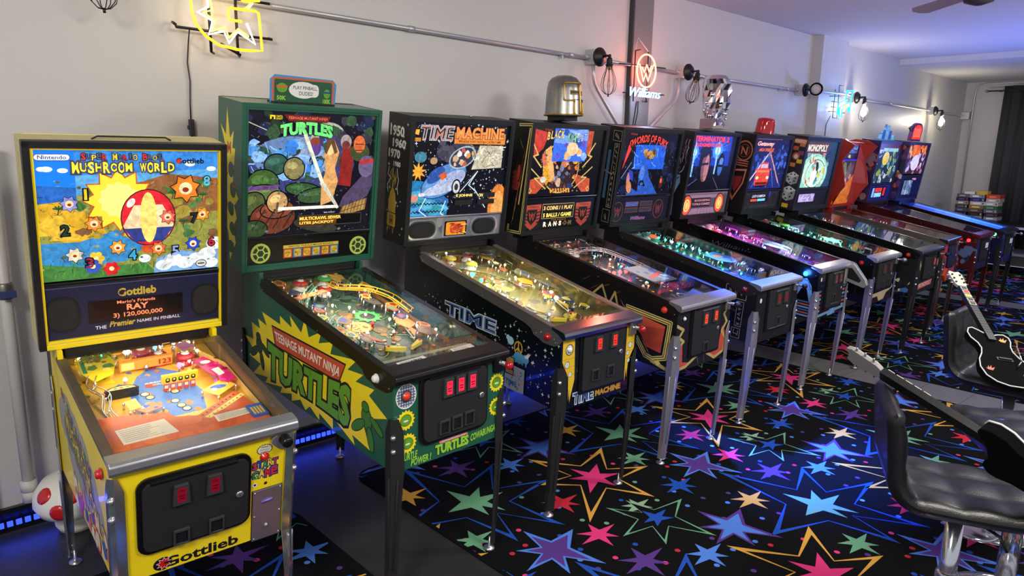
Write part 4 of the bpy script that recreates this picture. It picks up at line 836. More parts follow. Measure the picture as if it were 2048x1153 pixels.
g.prism(P, -.036, 0, orange, axis='y'); A = Art(g, Matrix.Translation((0, -.036, 0)), (-W, W, .03, .4)); ap(A)
ink = mat((110, 100, 80), .7)
for pts in ([(-.22, .205), (-.065, .215), (-.045, .115), (-.215, .108)], [(.085, .165), (.225, .172), (.235, .13), (.085, .118)]):
    A.poly(pts, card)
    for k in range(7):
        a, b, d, c = (Vector(p) for p in pts); q0 = a.lerp(c, .12 + .12 * k); q1 = b.lerp(d, .12 + .12 * k); A.line([tuple(q0.lerp(q1, .06)), tuple(q0.lerp(q1, .5 + .4 * F.rng.random()))], .0018, ink)
F.put(g, 'apron')
g = F.g(); g.box(.2, .255, -.045, -.03, .09, .17, mat((50, 90, 170), .3))
for k in range(4): g.box(.207 + k * .011, .214 + k * .011, -.046, -.044, .1, .15, mat((210, 170, 60), .4))
F.put(g, 'lamp_cluster')
clr = CLEAR
F.plastic([(-.225, .8), (-.12, .82), (-.1, .72), (-.13, .62), (-.2, .58), (-.23, .66)], .028, mat((222, 200, 40), .25), art=lambda A: (A.blobs(10, -.2, -.13, .62, .78, [mat((90, 130, 60), .3), mat((236, 220, 90), .3), mat((150, 120, 40), .3)], .01, .022, random.Random(3)), A.line([(-.215, .66), (-.21, .78)], .014, mat((60, 130, 80), .3)))); F.chute([(-.235, .5, .02), (-.22, .42, .018), (-.2, .34, .014), (-.19, .3, .008)], clr, .04, .02)
F.wireramp([(-.2, .62, .02), (-.22, .54, .022), (-.19, .46, .022), (-.21, .36, .018), (-.2, .3, .012)], CHROME, .022)
for u, v in ((-.19, .74), (-.13, .77)):   # small palm trees
    g = F.g(); g.tube([(u, 0, v), (u + .004, -.05, v)], .004, mat((150, 110, 50), .5), 6)
    for k in range(7): t = k * 2 * PI / 7; g.tube([(u + .004, -.05, v), (u + .022 * math.cos(t), -.055, v + .016 * math.sin(t)), (u + .034 * math.cos(t), -.042, v + .026 * math.sin(t))], [.004, .006, .001], mat((40, 80, 36), .5), 5)
    F.put(g, 'palm_tree')
g = F.g(); g.prism([(-.1, .655), (.09, .66), (.1, .68), (-.1, .675)], -.05, -.012, mat((236, 150, 50), .4), axis='y'); A = Art(g, panel((0, 0, .655), (1, 0, 0), (0, -1, 0))); A.rect(-.095, -.05, .016, .046, mat((250, 220, 120), .4)); A.text('123', .04, .085, .02, .042, mat((130, 40, 20), .4), .02); F.put(g, 'sign_plastic')
g = F.g(); P = [(-.135 + .055 * math.cos(t), .47 + .03 * math.sin(t)) for t in [PI * k / 10 for k in range(11)]]
g.prism(P, -.04, -.004, BLK, axis='y'); A = Art(g, Matrix.Translation((0, -.04, 0))); A.poly([(-.135 + .045 * math.cos(t), .472 + .022 * math.sin(t)) for t in [PI * k / 10 for k in range(11)]], mat((226, 190, 110), .4))
for k, c in enumerate(((40, 120, 60), (220, 60, 60), (40, 140, 70))): A.ell(-.155 + k * .02, .482, .007, .006, mat(c, .4), 10)
F.put(g, 'ball_saucer_cover')
g = F.g(); g.box(.0, .13, -.06, -.028, .47, .485, mat((222, 184, 30), .35)); A = Art(g, panel((0, 0, .47), (1, 0, 0), (0, -1, 0)))
for k in range(5): A.rrect(.012 + k * .023, .028 + k * .023, .032, .05, .006, BLK); A.ell(.02 + k * .023, .043, .004, .004, mat((240, 220, 90), .4), 10)
F.put(g, 'target_hood')
F.target(.012, .462, mat((190, 70, 50), .4), 5, .024, 0, mat((240, 200, 170), .5))
for u, v in ((.05, .7), (.14, .66), (.0, .76)): F.bumper(u, v, mat((200, 60, 70), .25, trans=.4), mat((180, 30, 40), .3))
pk = mat((226, 30, 110), .2, emit=.55); F.plastic([(.15, .6), (.2, .62), (.245, .5), (.25, .4), (.21, .38), (.17, .48)], .035, pk, art=lambda A: (A.blobs(16, .17, .24, .4, .6, [E((250, 60, 140), .9), E((150, 10, 60), .5)], .008, .018, random.Random(2)), A.ell(.19, .57, .02, .014, PAPER), A.poly([(.19, .5), (.22, .51), (.225, .45), (.2, .44)], PAPER)))
F.bulb(.1, .6, .03, (255, 60, 170), 14, .011); F.bulb(.15, .64, .02, (255, 220, 160), 12); F.bulb(-.12, .7, .02); F.bulb(.2, .7, .03); F.bulb(.19, .45, .015, (255, 40, 120), 8)
F.plastic([(.11, .36), (.2, .42), (.235, .36), (.15, .3)], .03, mat((232, 176, 60), .3), art=lambda A: (A.ell(.17, .365, .03, .015, mat((60, 90, 190), .4)), A.ell(.15, .35, .012, .01, mat((230, 210, 180), .4))))
F.plastic([(-.15, .39), (-.11, .4), (-.105, .33), (-.145, .32)], .03, mat((226, 180, 90), .2, alpha=.8))
F.plastic([(-.13, .33), (-.06, .36), (-.04, .31), (-.1, .29)], .026, mat((200, 120, 90), .3), art=lambda A: A.blobs(5, -.11, -.06, .3, .34, [mat((230, 220, 210), .4), mat((50, 90, 190), .4)], .006, .012, random.Random(1)))
F.plastic([(.12, .74), (.17, .76), (.19, .7), (.14, .68)], .05, mat((180, 110, 160), .3)); F.plastic([(.14, .8), (.2, .82), (.21, .77), (.16, .75)], .055, mat((226, 190, 110), .3)); F.plastic([(.08, .8), (.12, .81), (.12, .76), (.08, .755)], .055, mat((236, 200, 130), .3))
for k in range(10): F.post(F.rng.uniform(-.2, .2), F.rng.uniform(.5, .84), [STEEL, WHITE, RED][k % 3])
F.rail([(.262, .1), (.262, .55), (.2, .72), (.05, .86)], .03, mat((226, 196, 110), .3), .003)

# ---------------------------------------------------------------- 2: green machine
m = Machine(1.652, 2.087, .0124, 'green pinball machine with a yellow starburst on its side and black legs', Wb=.7122, yb=1.137, z0=.537, z1=1.305, d=.2565, bl=-.0547)
lime = mat((150, 205, 60), .4); tgreen = mat((96, 158, 44), .4); yl = mat((244, 222, 30), .4, coat=.3); brick = mat((196, 80, 56), .4)
STAR2 = [(-1.095, .352), (-.911, .34), (-.914, .381), (-.801, .355), (-.819, .406), (-.715, .357), (-.683, .43), (-.648, .355), (-.542, .409), (-.564, .353), (-.447, .393), (-.468, .335), (-.268, .37), (-.334, .311), (-.22, .325), (-.274, .28), (-.141, .291), (-.177, .255), (-.052, .205), (-.225, .141), (-.159, .029), (-.292, .044), (-.271, .006), (-.445, .062), (-.442, .008), (-.557, .038), (-.557, .005), (-.639, .039), (-.679, .006), (-.724, .04), (-.807, .004), (-.806, .04), (-.919, .004), (-.898, .04), (-1.072, .004), (-1.049, .039), (-1.205, .009), (-1.12, .082), (-1.247, .094), (-1.184, .134), (-1.3, .183), (-1.196, .189), (-1.212, .271), (-1.12, .262), (-1.14, .307), (-1.048, .296)]
def side(A, s):
    A.poly(STAR2, yl)
    ban = lambda e: [(-.992 - e, .307 + e), (-.355 + e * 1.3, .322 + e), (-.402 + e * .6, .238 - e), (-.956 - e, .226 - e)]
    A.poly(ban(.008), BLK); A.poly(ban(0), brick)
    A.text('TEENAGE MUTANT NINJA', -.972, -.385, .245, .3, mat((240, 232, 220), .4), .02, warp=lambda a, b, q: (q[0] + .02 * (1 - b) * (1 - 2 * a), q[1] - .008 * (1 - a)))
    def wp(a, b, q): k = 1 + .35 * abs(2 * a - 1) ** 2; return (q[0] + .01 * b, .13 + (q[1] - .13) * k + .012 * (2 * a - 1) + .012)
    A.text('TURTLES', -1.05, -.315, .055, .2, tgreen, .05, warp=wp, out=BLK, outw=.075)
    r = random.Random(5); dk = mat((50, 96, 26), .4)
    A.streaks(46, -1.02, -.33, .05, .19, [dk], .01, .025, .0025, r)
    # leafy shapes in place of the two figures
    for (cx, cz, k) in ((-.19, .125, 1), (-1.13, .15, .9)):
        dkg = mat((60, 120, 40), .4) if cx > -.5 else mat((34, 60, 40), .4)
        for du, dv, a, b, ro in ((0, .03, .035, .045, .2), (-.06, -.02, .055, .02, .6), (.03, -.05, .02, .05, .3), (.07, .02, .05, .016, -.5), (-.01, .075, .024, .02, 0)):
            A.ell(cx + du * k, cz + dv * k, a * k + .004, b * k + .004, BLK, 16, ro); A.ell(cx + du * k, cz + dv * k, a * k, b * k, dkg, 16, ro)
def front(A, s):
    for u, v in ((-.222, .2), (-.214, .105), (.239, .247), (.24, .141)):
        A.star(u, v, .042, .034, 16, yl); A.ell(u, v, .026, .024, BLK, 18); A.ell(u, v, .024, .022, tgreen, 18); A.ell(u, v - .003, .012, .004, mat((226, 230, 190), .4), 10)
    A.ell(-.221, .296, .047, .05, WHITE, 24); A.ell(-.221, .296, .042, .045, mat((190, 196, 214), .4), 24); gr = mat((70, 80, 96), .5)
    for k in range(-3, 4): l = .042 * math.sqrt(1 - (k / 4.) ** 2); A.line([(-.221 - l, .296 + k * .011), (-.221 + l, .296 + k * .011)], .004, gr); A.line([(-.221 + k * .011, .296 - l), (-.221 + k * .011, .296 + l)], .004, gr)
    A.ell(-.221, .296, .024, .026, mat((60, 66, 76), .5))
    A.text('TURTLE', -.243, -.168, .036, .066, lime, .03, .2); A.text('POWER !', -.2, -.102, .006, .036, lime, .03, .2)
    A.poly([(-.065, .071), (.08, .075), (.086, .06), (-.058, .056)], mat((226, 130, 130), .4)); A.text('TEENAGE MUTANT NINJA', -.056, .076, .06, .07, WHITE, .01)
    A.text('TURTLES', -.082, .09, .014, .058, lime, .06, out=mat((20, 50, 20), .4)); A.text('COWABUNGA !', .1, .248, .022, .054, lime, .03, .2, warp=lambda a, b, q: (q[0], q[1] + .012 * a))
m.cabinet(GRN, mat((40, 84, 78), .12, coat=.5), front, side); m.rails(BLKP); m.lockbar(BLKP); m.button(.121, .346, WHITE); m.leg(BLKR)
m.door(-.165, .181, .076, .362, [(-.036, .296), (.023, .297), (.083, .298)], [(-.052, .135), (.011, .138), (.075, .141)], (.139, .222))
m.plunger(.244, .338, 'rod', REDP, BLKP, .032, .04); m.startbtn(-.221, .296, mat((60, 66, 76), .5), mat((226, 60, 30), .3, coat=.5), .013)
def bbside(A, s):
    A.poly([(-.156, .735), (-.125, .60), (-.085, .64), (-.1, .56), (-.07, .56), (-.095, .4), (-.034, .341), (-.08, .3), (-.05, .25), (-.09, .2), (-.06, .13), (-.09, .09), (-.125, .03), (-.14, .16), (-.17, .2), (-.15, .3), (-.18, .36), (-.15, .44), (-.215, .52), (-.17, .55), (-.228, .652), (-.17, .61)], yl)
    A.text('M', -.155, -.115, .53, .585, brick, .03)
    for k in range(5): z = .46 - k * .09; A.ell(-.115 + .02 * (k % 2), z, .03, .036, BLK, 14, .4 * k); A.ell(-.115 + .02 * (k % 2), z, .027, .033, mat((44, 92, 36), .4), 14, .4 * k); A.ell(-.1 + .02 * (k % 2), z + .02, .02, .007, mat([(40, 70, 170), (180, 60, 40)][k % 2], .4), 10)
m.backbox(GRN, .03, GRN, bbside, split=.16)
def bg(A, s, u0, u1, v0, v1):
    r = random.Random(21); A.rect(u0, u1, v0, v1, E((22, 20, 34), .6)); B = .7
    A.ell(-.05, .5, .27, .14, E((66, 72, 130), .7), 26); A.ell(-.1, .53, .2, .1, E((110, 140, 190), .75), 24); A.ell(-.02, .55, .12, .08, E((150, 170, 210), .75)); A.ell(.07, .64, .09, .06, E((190, 190, 170), .7)); A.ell(.1, .62, .08, .055, E((70, 66, 110), .7))
    A.blobs(40, u0, u1, .5, v1, er((40, 60, 44), (64, 60, 70), (90, 70, 60), (34, 44, 80), (60, 92, 60), e=.7), .015, .04, r)
    A.blobs(26, -.3, .1, .44, .6, er((60, 130, 220), (80, 160, 240), (140, 190, 240), (50, 90, 70), e=.9), .012, .035, r, 1.4)
    A.streaks(30, -.32, .08, .42, .6, er((140, 190, 255), (90, 130, 250), e=1.1), .02, .06, .004, r)
    # rounded green shapes, lower left
    for cx, cz, a, b, c, ro in ((-.19, .5, .055, .045, (56, 96, 84), .2), (-.1, .48, .05, .05, (150, 140, 90), 0), (-.25, .41, .075, .065, (70, 104, 50), 0), (-.25, .37, .085, .035, (104, 124, 62), 0), (-.05, .38, .09, .03, (60, 96, 56), -.1), (-.3, .32, .06, .05, (90, 104, 56), .5), (.02, .35, .1, .035, (64, 94, 56), .1), (-.2, .25, .11, .075, (120, 60, 40), .1), (-.18, .29, .08, .04, (150, 78, 52), .1), (-.18, .325, .05, .05, (214, 170, 110), .3), (-.29, .2, .06, .04, (56, 80, 46), 0), (.02, .2, .12, .03, (60, 60, 50), -.2)):
        A.ell(cx, cz, a + .006, b + .006, E((14, 18, 20), .4), 22, ro); A.ell(cx, cz, a, b, E(c, B), 22, ro); A.ell(cx - a * .2, cz + b * .3, a * .55, b * .35, E(tuple(min(255, int(x * 1.3)) for x in c), B), 16, ro)
    A.poly([(-.34, .38), (-.18, .385), (-.17, .405), (-.34, .4)], E((120, 80, 150), .7))
    for k in range(4): A.line([(-.3 + .05 * k, .2), (-.24 + .05 * k, .29)], .006, E((70, 34, 24), .6))
    detail(A, -.33, .33, .17, .7, r, 260, (12, 16, 22), (170, 190, 190), e=.55)
    # tall warm shape in the middle, red shapes right
    A.poly([(.04, .3), (.1, .32), (.13, .42), (.11, .48), (.13, .56), (.1, .62), (.07, .6), (.05, .55), (.06, .47), (.04, .4)], E((226, 168, 104), .85)); A.ell(.08, .575, .022, .03, E((250, 210, 150), .9)); A.poly([(.06, .62), (.1, .62), (.12, .56), (.105, .55), (.085, .6), (.062, .55), (.05, .56)], E((110, 80, 50), .7))
    A.ell(.0, .58, .032, .04, E((104, 70, 150), .75)); A.ell(.0, .61, .025, .018, E((150, 70, 50), .75))
    A.poly([(.13, .4), (.2, .39), (.21, .52), (.19, .6), (.15, .6), (.14, .5)], E((150, 40, 36), .75)); A.ell(.165, .61, .03, .035, E((180, 170, 170), .7)); A.ell(.165, .595, .022, .02, E((130, 60, 60), .7)); A.ell(.245, .56, .055, .045, E((74, 84, 50), .7)); A.ell(.24, .6, .033, .042, E((226, 110, 60), .85)); A.line([(.22, .57), (.26, .57)], .005, E((120, 40, 20), .6)); A.line([(.22, .6), (.26, .6)], .005, E((120, 40, 20), .6))
    A.poly([(.33, .5), (.3, .53), (.27, .5), (.27, .45), (.22, .4), (.16, .34), (.14, .29), (.2, .28), (.3, .34), (.33, .4)], E((86, 72, 104), .75)); A.ell(.285, .49, .045, .055, E((116, 100, 140), .75)); A.poly([(.245, .5), (.33, .51), (.33, .53), (.245, .52)], E((200, 50, 60), .8))
    A.poly([(.14, .24), (.29, .27), (.3, .33), (.16, .29)], E((180, 140, 80), .8))
    for k in range(8): A.line([(.15 + k * .019, .25 + k * .003), (.165 + k * .019, .3 + k * .005)], .003, E((70, 46, 20), .6))
    A.line([(.15, .265), (.295, .3)], .003, E((70, 46, 20), .6)); A.line([(-.335, .245), (-.33, .65)], .004, E((30, 26, 40), .5))
    A.poly([(-.07, .66), (-.05, .66), (.055, .41), (.04, .4)], E((226, 232, 200), 1)); A.poly([(.03, .41), (.06, .41), (.14, .29), (.13, .28)], E((214, 210, 190), .9)); A.poly([(-.18, .285), (-.18, .3), (.13, .3), (.14, .285)], E((240, 236, 220), 1)); A.line([(-.19, .26), (-.18, .32)], .012, E((110, 90, 60), .7)); A.line([(-.33, .69), (-.24, .655)], .004, E((210, 200, 180), .8))
    # banner, title word, maker's mark and score display
    A.poly([(-.16, .727), (.076, .725), (.06, .696), (-.135, .698)], E((120, 30, 22), .8)); A.text('TEENAGE MUTANT NINJA', -.138, .062, .703, .72, E((230, 120, 90), .9), .015)
    A.text('TURTLES', -.175, .09, .632, .69, E((110, 226, 120), 1.), .06, out=E((20, 40, 24), .5), warp=lambda a, b, q: (q[0], q[1] + .018 * (1 - (2 * a - 1) ** 2) - .01))
    A.rect(-.225, -.2, .704, .722, E((244, 214, 40), .9)); A.rect(-.218, -.208, .704, .715, E((22, 20, 34), .5)); A.text('DATA', -.195, -.165, .713, .722, E((244, 214, 40), .9), .02); A.text('EAST', -.195, -.165, .703, .711, E((244, 214, 40), .9), .02)
    A.text('BALL IN PLAY', .06, .12, .262, .268, E((230, 230, 230), .8))
    A.rect(-.078, .272, .2, .256, E((90, 80, 70), .4)); A.rect(-.074, .268, .204, .252, E((8, 8, 10), .2)); o = E((255, 214, 90), 1.25)
    A.rect(-.072, .13, .206, .25, E((130, 70, 20), .6)); A.text('MULTICRAWL SEWER', -.068, .155, .231, .247, o, .03); A.text('LITES JACKPOT', -.068, .115, .208, .224, o, .03)
m.backglass(.166, m.Hb - .032, bg); m.trim(.158)
def sp(A, s):
    A.rect(-.146, .15, .096, .112, mat((214, 190, 60), .4)); A.text('SPECIAL TURTLE MODE BONUS', -.12, .12, .1, .108, BLK, .01)
    for k in range(6):
        u = -.145 + k * .0496; A.rect(u, u + .047, .048, .094, mat([(190, 70, 40), (60, 130, 190)][k % 2], .4)); A.rrect(u + .006, u + .041, .053, .09, .006, E((226, 180, 60), .55)); A.text(['MYSTERY X', 'MULTI BALL', 'LITE MILLIONS', 'MYSTERY VALUE', 'LITE LAUGHING', 'LITE EXTRA BALL'][k].split(' ')[0], u + .01, u + .037, .07, .078, BLK, .01); A.text(['X', '3', 'TEN', 'VALUE', '50', 'BALL'][k], u + .014, u + .033, .058, .067, BLK, .01)
m.speakers(.03, .156, BLKP, sp, [(-.26, .083, .048, .048, 'turtle', mat((190, 210, 90), .5)), (.263, .081, .048, .048, 'turtle', mat((190, 210, 90), .5))])
# sign on top
g = G(m.BB); P = [(-.19 + .36 * k / 8, .0) for k in range(9)]
pts = [(-.185, -.02), (-.185, .09), (-.165, .112), (.13, .106), (.15, .085), (.145, -.02)]
g.prism(pts, .10, .104, mat((70, 140, 200), .3), axis='y'); A = Art(g, Matrix.Translation((-.018, .10, m.Hb * 0)), None)
A.rrect(-.158, .155, -.015, .102, .014, mat((196, 96, 62), .4)); A.rrect(-.148, .145, -.01, .093, .01, mat((30, 84, 56), .4))
A.ell(-.005, .05, .072, .038, WHITE, 20); A.rrect(-.06, .075, .02, .078, .02, WHITE); A.text('PLAY PINBALL,', -.055, .068, .05, .068, BLK, .01); A.text('DUDES!', -.025, .045, .026, .044, BLK, .01)
A.text('50K', -.135, -.09, .0, .02, lime, .03); A.text('100K', .098, .138, -.006, .016, lime, .03); A.ell(-.11, .055, .03, .024, BLK, 16); A.ell(-.11, .055, .027, .022, tgreen, 16); A.rect(-.137, -.083, .056, .066, mat((206, 100, 50), .4)); A.ell(.118, .04, .02, .024, BLK, 16); A.ell(.118, .04, .018, .022, tgreen, 16); A.rect(.1, .136, .042, .05, mat((40, 60, 150), .4))
for i in range(len(g.v)):
    p = m.BB.inverted() @ Vector(g.v[i]); g.v[i] = tuple(m.BB @ Vector((p.x, p.y, p.z + m.Hb + .012)))
g.box(-.18, .14, .09, .14, m.Hb, m.Hb + .006, BLK); g.build('topper_sign', m.root)
m.topglass(); m.playlight((1, .9, .72), 1.7, .95)
F = Field(m, .08, m.Lg + .12)
def brd(A, F):
    r = F.rng; W = F.W; A.rect(-W, W, F.v0, F.v1, mat((52, 80, 66), .25)); A.blobs(110, -W, W, .25, F.v1, [mat(c, .3) for c in ((60, 96, 66), (36, 50, 60), (110, 80, 40), (150, 100, 40), (30, 40, 40), (80, 110, 90))], .015, .045, r)
    A.streaks(150, -W, W, .25, F.v1, [mat(c, .3) for c in ((110, 170, 110), (170, 180, 140), (30, 80, 60), (200, 170, 60), (90, 140, 150))], .015, .05, .003, r)
    A.ell(-.06, .6, .06, .06, mat((190, 130, 50), .3), 24); A.ell(-.06, .6, .052, .052, mat((226, 190, 90), .3), 24); A.blobs(14, -.095, -.03, .56, .64, [mat((200, 70, 40), .3), mat((160, 120, 50), .3), mat((90, 130, 60), .3)], .005, .011, r)
    A.star(.04, .69, .07, .055, 12, mat((60, 200, 90), .25)); A.ell(.04, .69, .036, .036, mat((28, 40, 44), .3), 18); A.ring(.04, .69, .045, .045, .006, mat((120, 230, 120), .3))
    inserts(A, [(r.uniform(-.15, .15), r.uniform(.3, .6)) for _ in range(22)], .009, er((220, 190, 90), (110, 200, 110), (220, 120, 60), e=.6))
F.board(mat((44, 62, 52), .35), brd); F.backpanel(mat((30, 26, 20), .5), lambda A: [A.rrect(-.2 + k * .055, -.155 + k * .055, .012, .058, .008, E((236, 190, 50), .7)) for k in range(6)], .075)
wh = mat((230, 228, 220), .5)
F.apron(.24, mat((28, 44, 40), .3), [([(-.15, .185), (-.01, .195), (-.01, .15), (-.15, .14)], wh), ([(.13, .195), (.25, .205), (.25, .16), (.13, .15)], wh)], lambda A: (A.rect(-.24, .24, .2, .22, mat((150, 150, 120), .4)), A.streaks(20, -.05, .15, .1, .19, [mat((190, 110, 60), .4), mat((110, 160, 110), .4)], .02, .04, .006, F.rng)))
g = F.g(); A = Art(g, Matrix.Translation((0, -.0306, 0))); A.poly([(-.13, .172), (-.03, .18), (-.03, .165), (-.13, .157)], BLK); A.text('FREE PLAY', -.125, -.035, .163, .174, WHITE, .02); F.put(g, 'free_play_card')
yw = mat((236, 180, 40), .3); F.wireramp([(.0, .98, .06), (.02, .92, .06), (.08, .9, .055), (.15, .86, .055), (.2, .76, .05), (.205, .68, .045), (.215, .6, .03)], yw, .03, .0026, 5)
tq = mat((110, 190, 160), .3); F.wireramp([(-.06, 1.0, .05), (-.16, .9, .045), (-.22, .8, .04)], tq, .024); F.wireramp([(-.13, .66, .03), (-.19, .6, .03), (-.2, .5, .03), (-.2, .4, .02)], tq, .024)
F.flipper(-.08, .34, 1); F.flipper(.08, .34, -1); F.sling(-.12, .42, 1, mat((190, 70, 50), .3)); F.sling(.12, .42, -1, mat((226, 120, 40), .3))
F.plastic([(-.22, .52), (-.15, .55), (-.14, .46), (-.21, .42)], .03, mat((190, 110, 50), .3), art=lambda A: A.blobs(6, -.2, -.15, .45, .53, [mat((60, 130, 70), .3), mat((220, 180, 70), .3)], .008, .015, F.rng)); F.rail([(-.245, .25), (-.245, .6), (-.2, 1.05)], .02, STEEL); F.rail([(.21, .3), (.21, .95), (.1, 1.12)], .02, mat((150, 100, 50), .4)); F.target(-.19, .7, mat((200, 60, 50), .4), 3, .0, .035); F.target(.14, .56, mat((50, 80, 170), .4), 3, .012, .03)
busy(F, 26, [mat(c, .25) for c in ((170, 60, 40), (60, 130, 80), (226, 130, 50), (60, 60, 60), (40, 60, 140), (130, 90, 50), (220, 180, 60))], 12, ((255, 226, 160),), 18, va=.36, e=9, caps=[mat((190, 30, 30), .25), mat((60, 170, 70), .25), mat((180, 30, 40), .25)])
F.plastic([(-.23, .88), (-.06, .93), (-.05, .9), (-.22, .85)], .06, mat((236, 130, 60), .3), art=lambda A: A.streaks(24, -.215, -.08, .865, .9, [mat((150, 50, 24), .4), mat((250, 180, 90), .4)], .01, .03, .005, random.Random(9), .6, 1.4))
GOLD = mat((214, 190, 110), .45); WILL = mat((150, 60, 40), .5)
def wcrown(A, u, v, a, b, m, w=.006):
    A.line([(u - a, v + b), (u - a * .45, v - b), (u, v + b * .35), (u + a * .45, v - b), (u + a, v + b)], w, m); A.line([(u - a * .55, v + b * .5), (u - a * .2, v + b * .1), (u, v + b * .9), (u + a * .2, v + b * .1), (u + a * .55, v + b * .5)], w, m)
# ---------------------------------------------------------------- 3: starry black machine
m = Machine(2.589, 2.109, -.0207, 'black pinball machine with white stars on its side and silver oval speakers')
sil = mat((186, 196, 214), .35)
def chrometext(A, t, u0, u1, v0, v1, warp=None):
    A.text(t, u0, u1, v0, v1, mat((70, 110, 170), .3), .03, warp=warp, out=mat((230, 236, 240), .3), outw=.06); 
    A.text(t, u0 + .004, u1 - .002, v0 + (v1 - v0) * .14, v0 + (v1 - v0) * .9, BLK, -.01, warp=warp)
def side(A, s):
    r = random.Random(8); A.sparks(110, -1.1, -.03, .02, .34, W0, .012, r)
    for k in range(160): A.ell(r.uniform(-1.1, -.03), r.uniform(.02, .36), .0022, .0022, W0, 6)
    A.text('TIME', -.9, -.47, .245, .318, mat((90, 130, 180), .3), .04, out=mat((230, 238, 240), .3), outw=.06); A.text('TIME', -.893, -.476, .256, .31, BLK, -.005)
    A.ring(-.296, .228, .027, .032, .008, mat((226, 180, 60), .4)); A.line([(-.296, .2), (-.296, .258)], .007, mat((226, 180, 60), .4)); A.line([(-.296, .23), (-.316, .208)], .007, mat((226, 180, 60), .4)); A.line([(-.296, .23), (-.276, .208)], .007, mat((226, 180, 60), .4))
    A.ell(-.355, .25, .024, .022, mat((170, 210, 230), .4), 12); A.ell(-.375, .262, .014, .014, mat((170, 210, 230), .4), 10)
    bl = mat((90, 165, 205), .4)
    A.ell(-.285, .18, .04, .028, bl, 18); A.ell(-.24, .185, .024, .024, bl, 14); A.poly([(-.25, .195), (-.22, .225), (-.235, .19)], W0); A.poly([(-.24, .2), (-.205, .225), (-.225, .19)], W0); A.poly([(-.322, .18), (-.345, .165), (-.31, .165)], bl)
    for k in range(4): A.rect(-.315 + k * .025, -.303 + k * .025, .15, .17, bl)
    A.poly([(-.38, .13), (-.24, .13), (-.236, .006), (-.38, -.01)], mat((222, 226, 230), .5)); A.streaks(40, -.375, -.25, .01, .12, [mat((90, 100, 120), .5), mat((60, 150, 190), .5)], .006, .014, .003, r)
    A.text('E', -.375, -.32, .08, .165, mat((226, 180, 60), .4), .06, out=BLK, outw=.06); A.text('TIME', -.375, -.29, .022, .05, mat((50, 140, 190), .4), .02)
def front(A, s):
    y = mat((226, 186, 40), .4)
    A.poly([(-.266, .345), (-.187, .345), (-.178, .14), (-.2, .06), (-.206, .03), (-.212, .1), (-.216, .04), (-.222, .16), (-.266, .24)], y); A.poly([(.262, .345), (.192, .352), (.185, .14), (.196, .1), (.2, .05), (.208, .12), (.215, .07), (.222, .16), (.262, .22)], y)
    for k in range(3): A.line([(-.262, .25 - k * .04), (-.18, .25 - k * .04)], .002, mat((170, 130, 30), .4)); A.line([(.19, .25 - k * .04), (.262, .25 - k * .04)], .002, mat((170, 130, 30), .4))
    for u, v, q in ((-.221, .294, .022), (-.233, .222, .014), (-.21, .172, .011), (.23, .24, .013), (.214, .2, .01), (.222, .16, .01)): A.ell(u, v, q * 1.2, q * 1.25, BLK, 18); A.ell(u, v, q, q * 1.05, W0, 18); A.ell(u, v, q * .55, q * .6, mat((190, 200, 220), .3), 14)
    chrometext(A, 'TIME', -.182, -.036, .012, .07); A.text('MACHINE', -.022, .17, .02, .052, mat((190, 140, 40), .4), .05, out=mat((90, 60, 10), .4), outw=.05)
m.cabinet(BLKG, mat((120, 112, 70), .1, .6), front, side); m.rails(RAIL); m.lockbar(mat((150, 145, 148), .18, 1, name='polished_steel')); m.button(.106, m.Hf - .035, REDP); m.leg(BLKR)
m.door(-.152, .19, .055, .368, [(-.032, .297), (.081, .297)], [(-.044, .14), (.069, .14)], (.14, .225), slit=(255, 50, 40), frame=False)
m.plunger(.232, .335, 'rod', REDP, mat((170, 160, 130), .35, .8), .026, .04); m.startbtn(-.221, .294, STEEL, W0, .011)
def bbside(A, s):
    r = random.Random(4); A.sparks(26, -.215, -.01, .03, .7, W0, .014, r); off = .0
    for t, u0, u1, z0, z1 in (('1950', -.2, -.06, .595, .655), ('1960', -.17, -.04, .535, .585), ('1970', -.205, -.09, .475, .525), ('1980', -.15, -.08, .43, .46)): A.text(t, u0, u1, z0, z1, W0, .04)
    for k in range(3): A.line([(-.19 + .04 * k, .42), (-.2 + .05 * k, .38), (-.17 + .04 * k, .36), (-.2 + .05 * k, .32), (-.19 + .05 * k, .28)], .005, W0)
    y = mat((206, 170, 50), .4); A.poly([(-.17, .28), (-.145, .32), (-.115, .28), (-.105, .22), (-.105, .17), (-.18, .17), (-.18, .22)], y); A.rrect(-.185, -.1, .09, .165, .01, y); A.rect(-.165, -.12, .1, .155, mat((150, 116, 30), .4)); A.rect(-.15, -.135, .115, .13, BLK)
    A.streaks(14, -.18, -.11, .3, .36, [y], .03, .06, .003, r, 1.5, 1.65); A.streaks(10, -.18, -.11, .04, .08, [y], .02, .04, .003, r, 1.5, 1.65)
m.backbox(BLK, .03, BLK, bbside, split=.16)
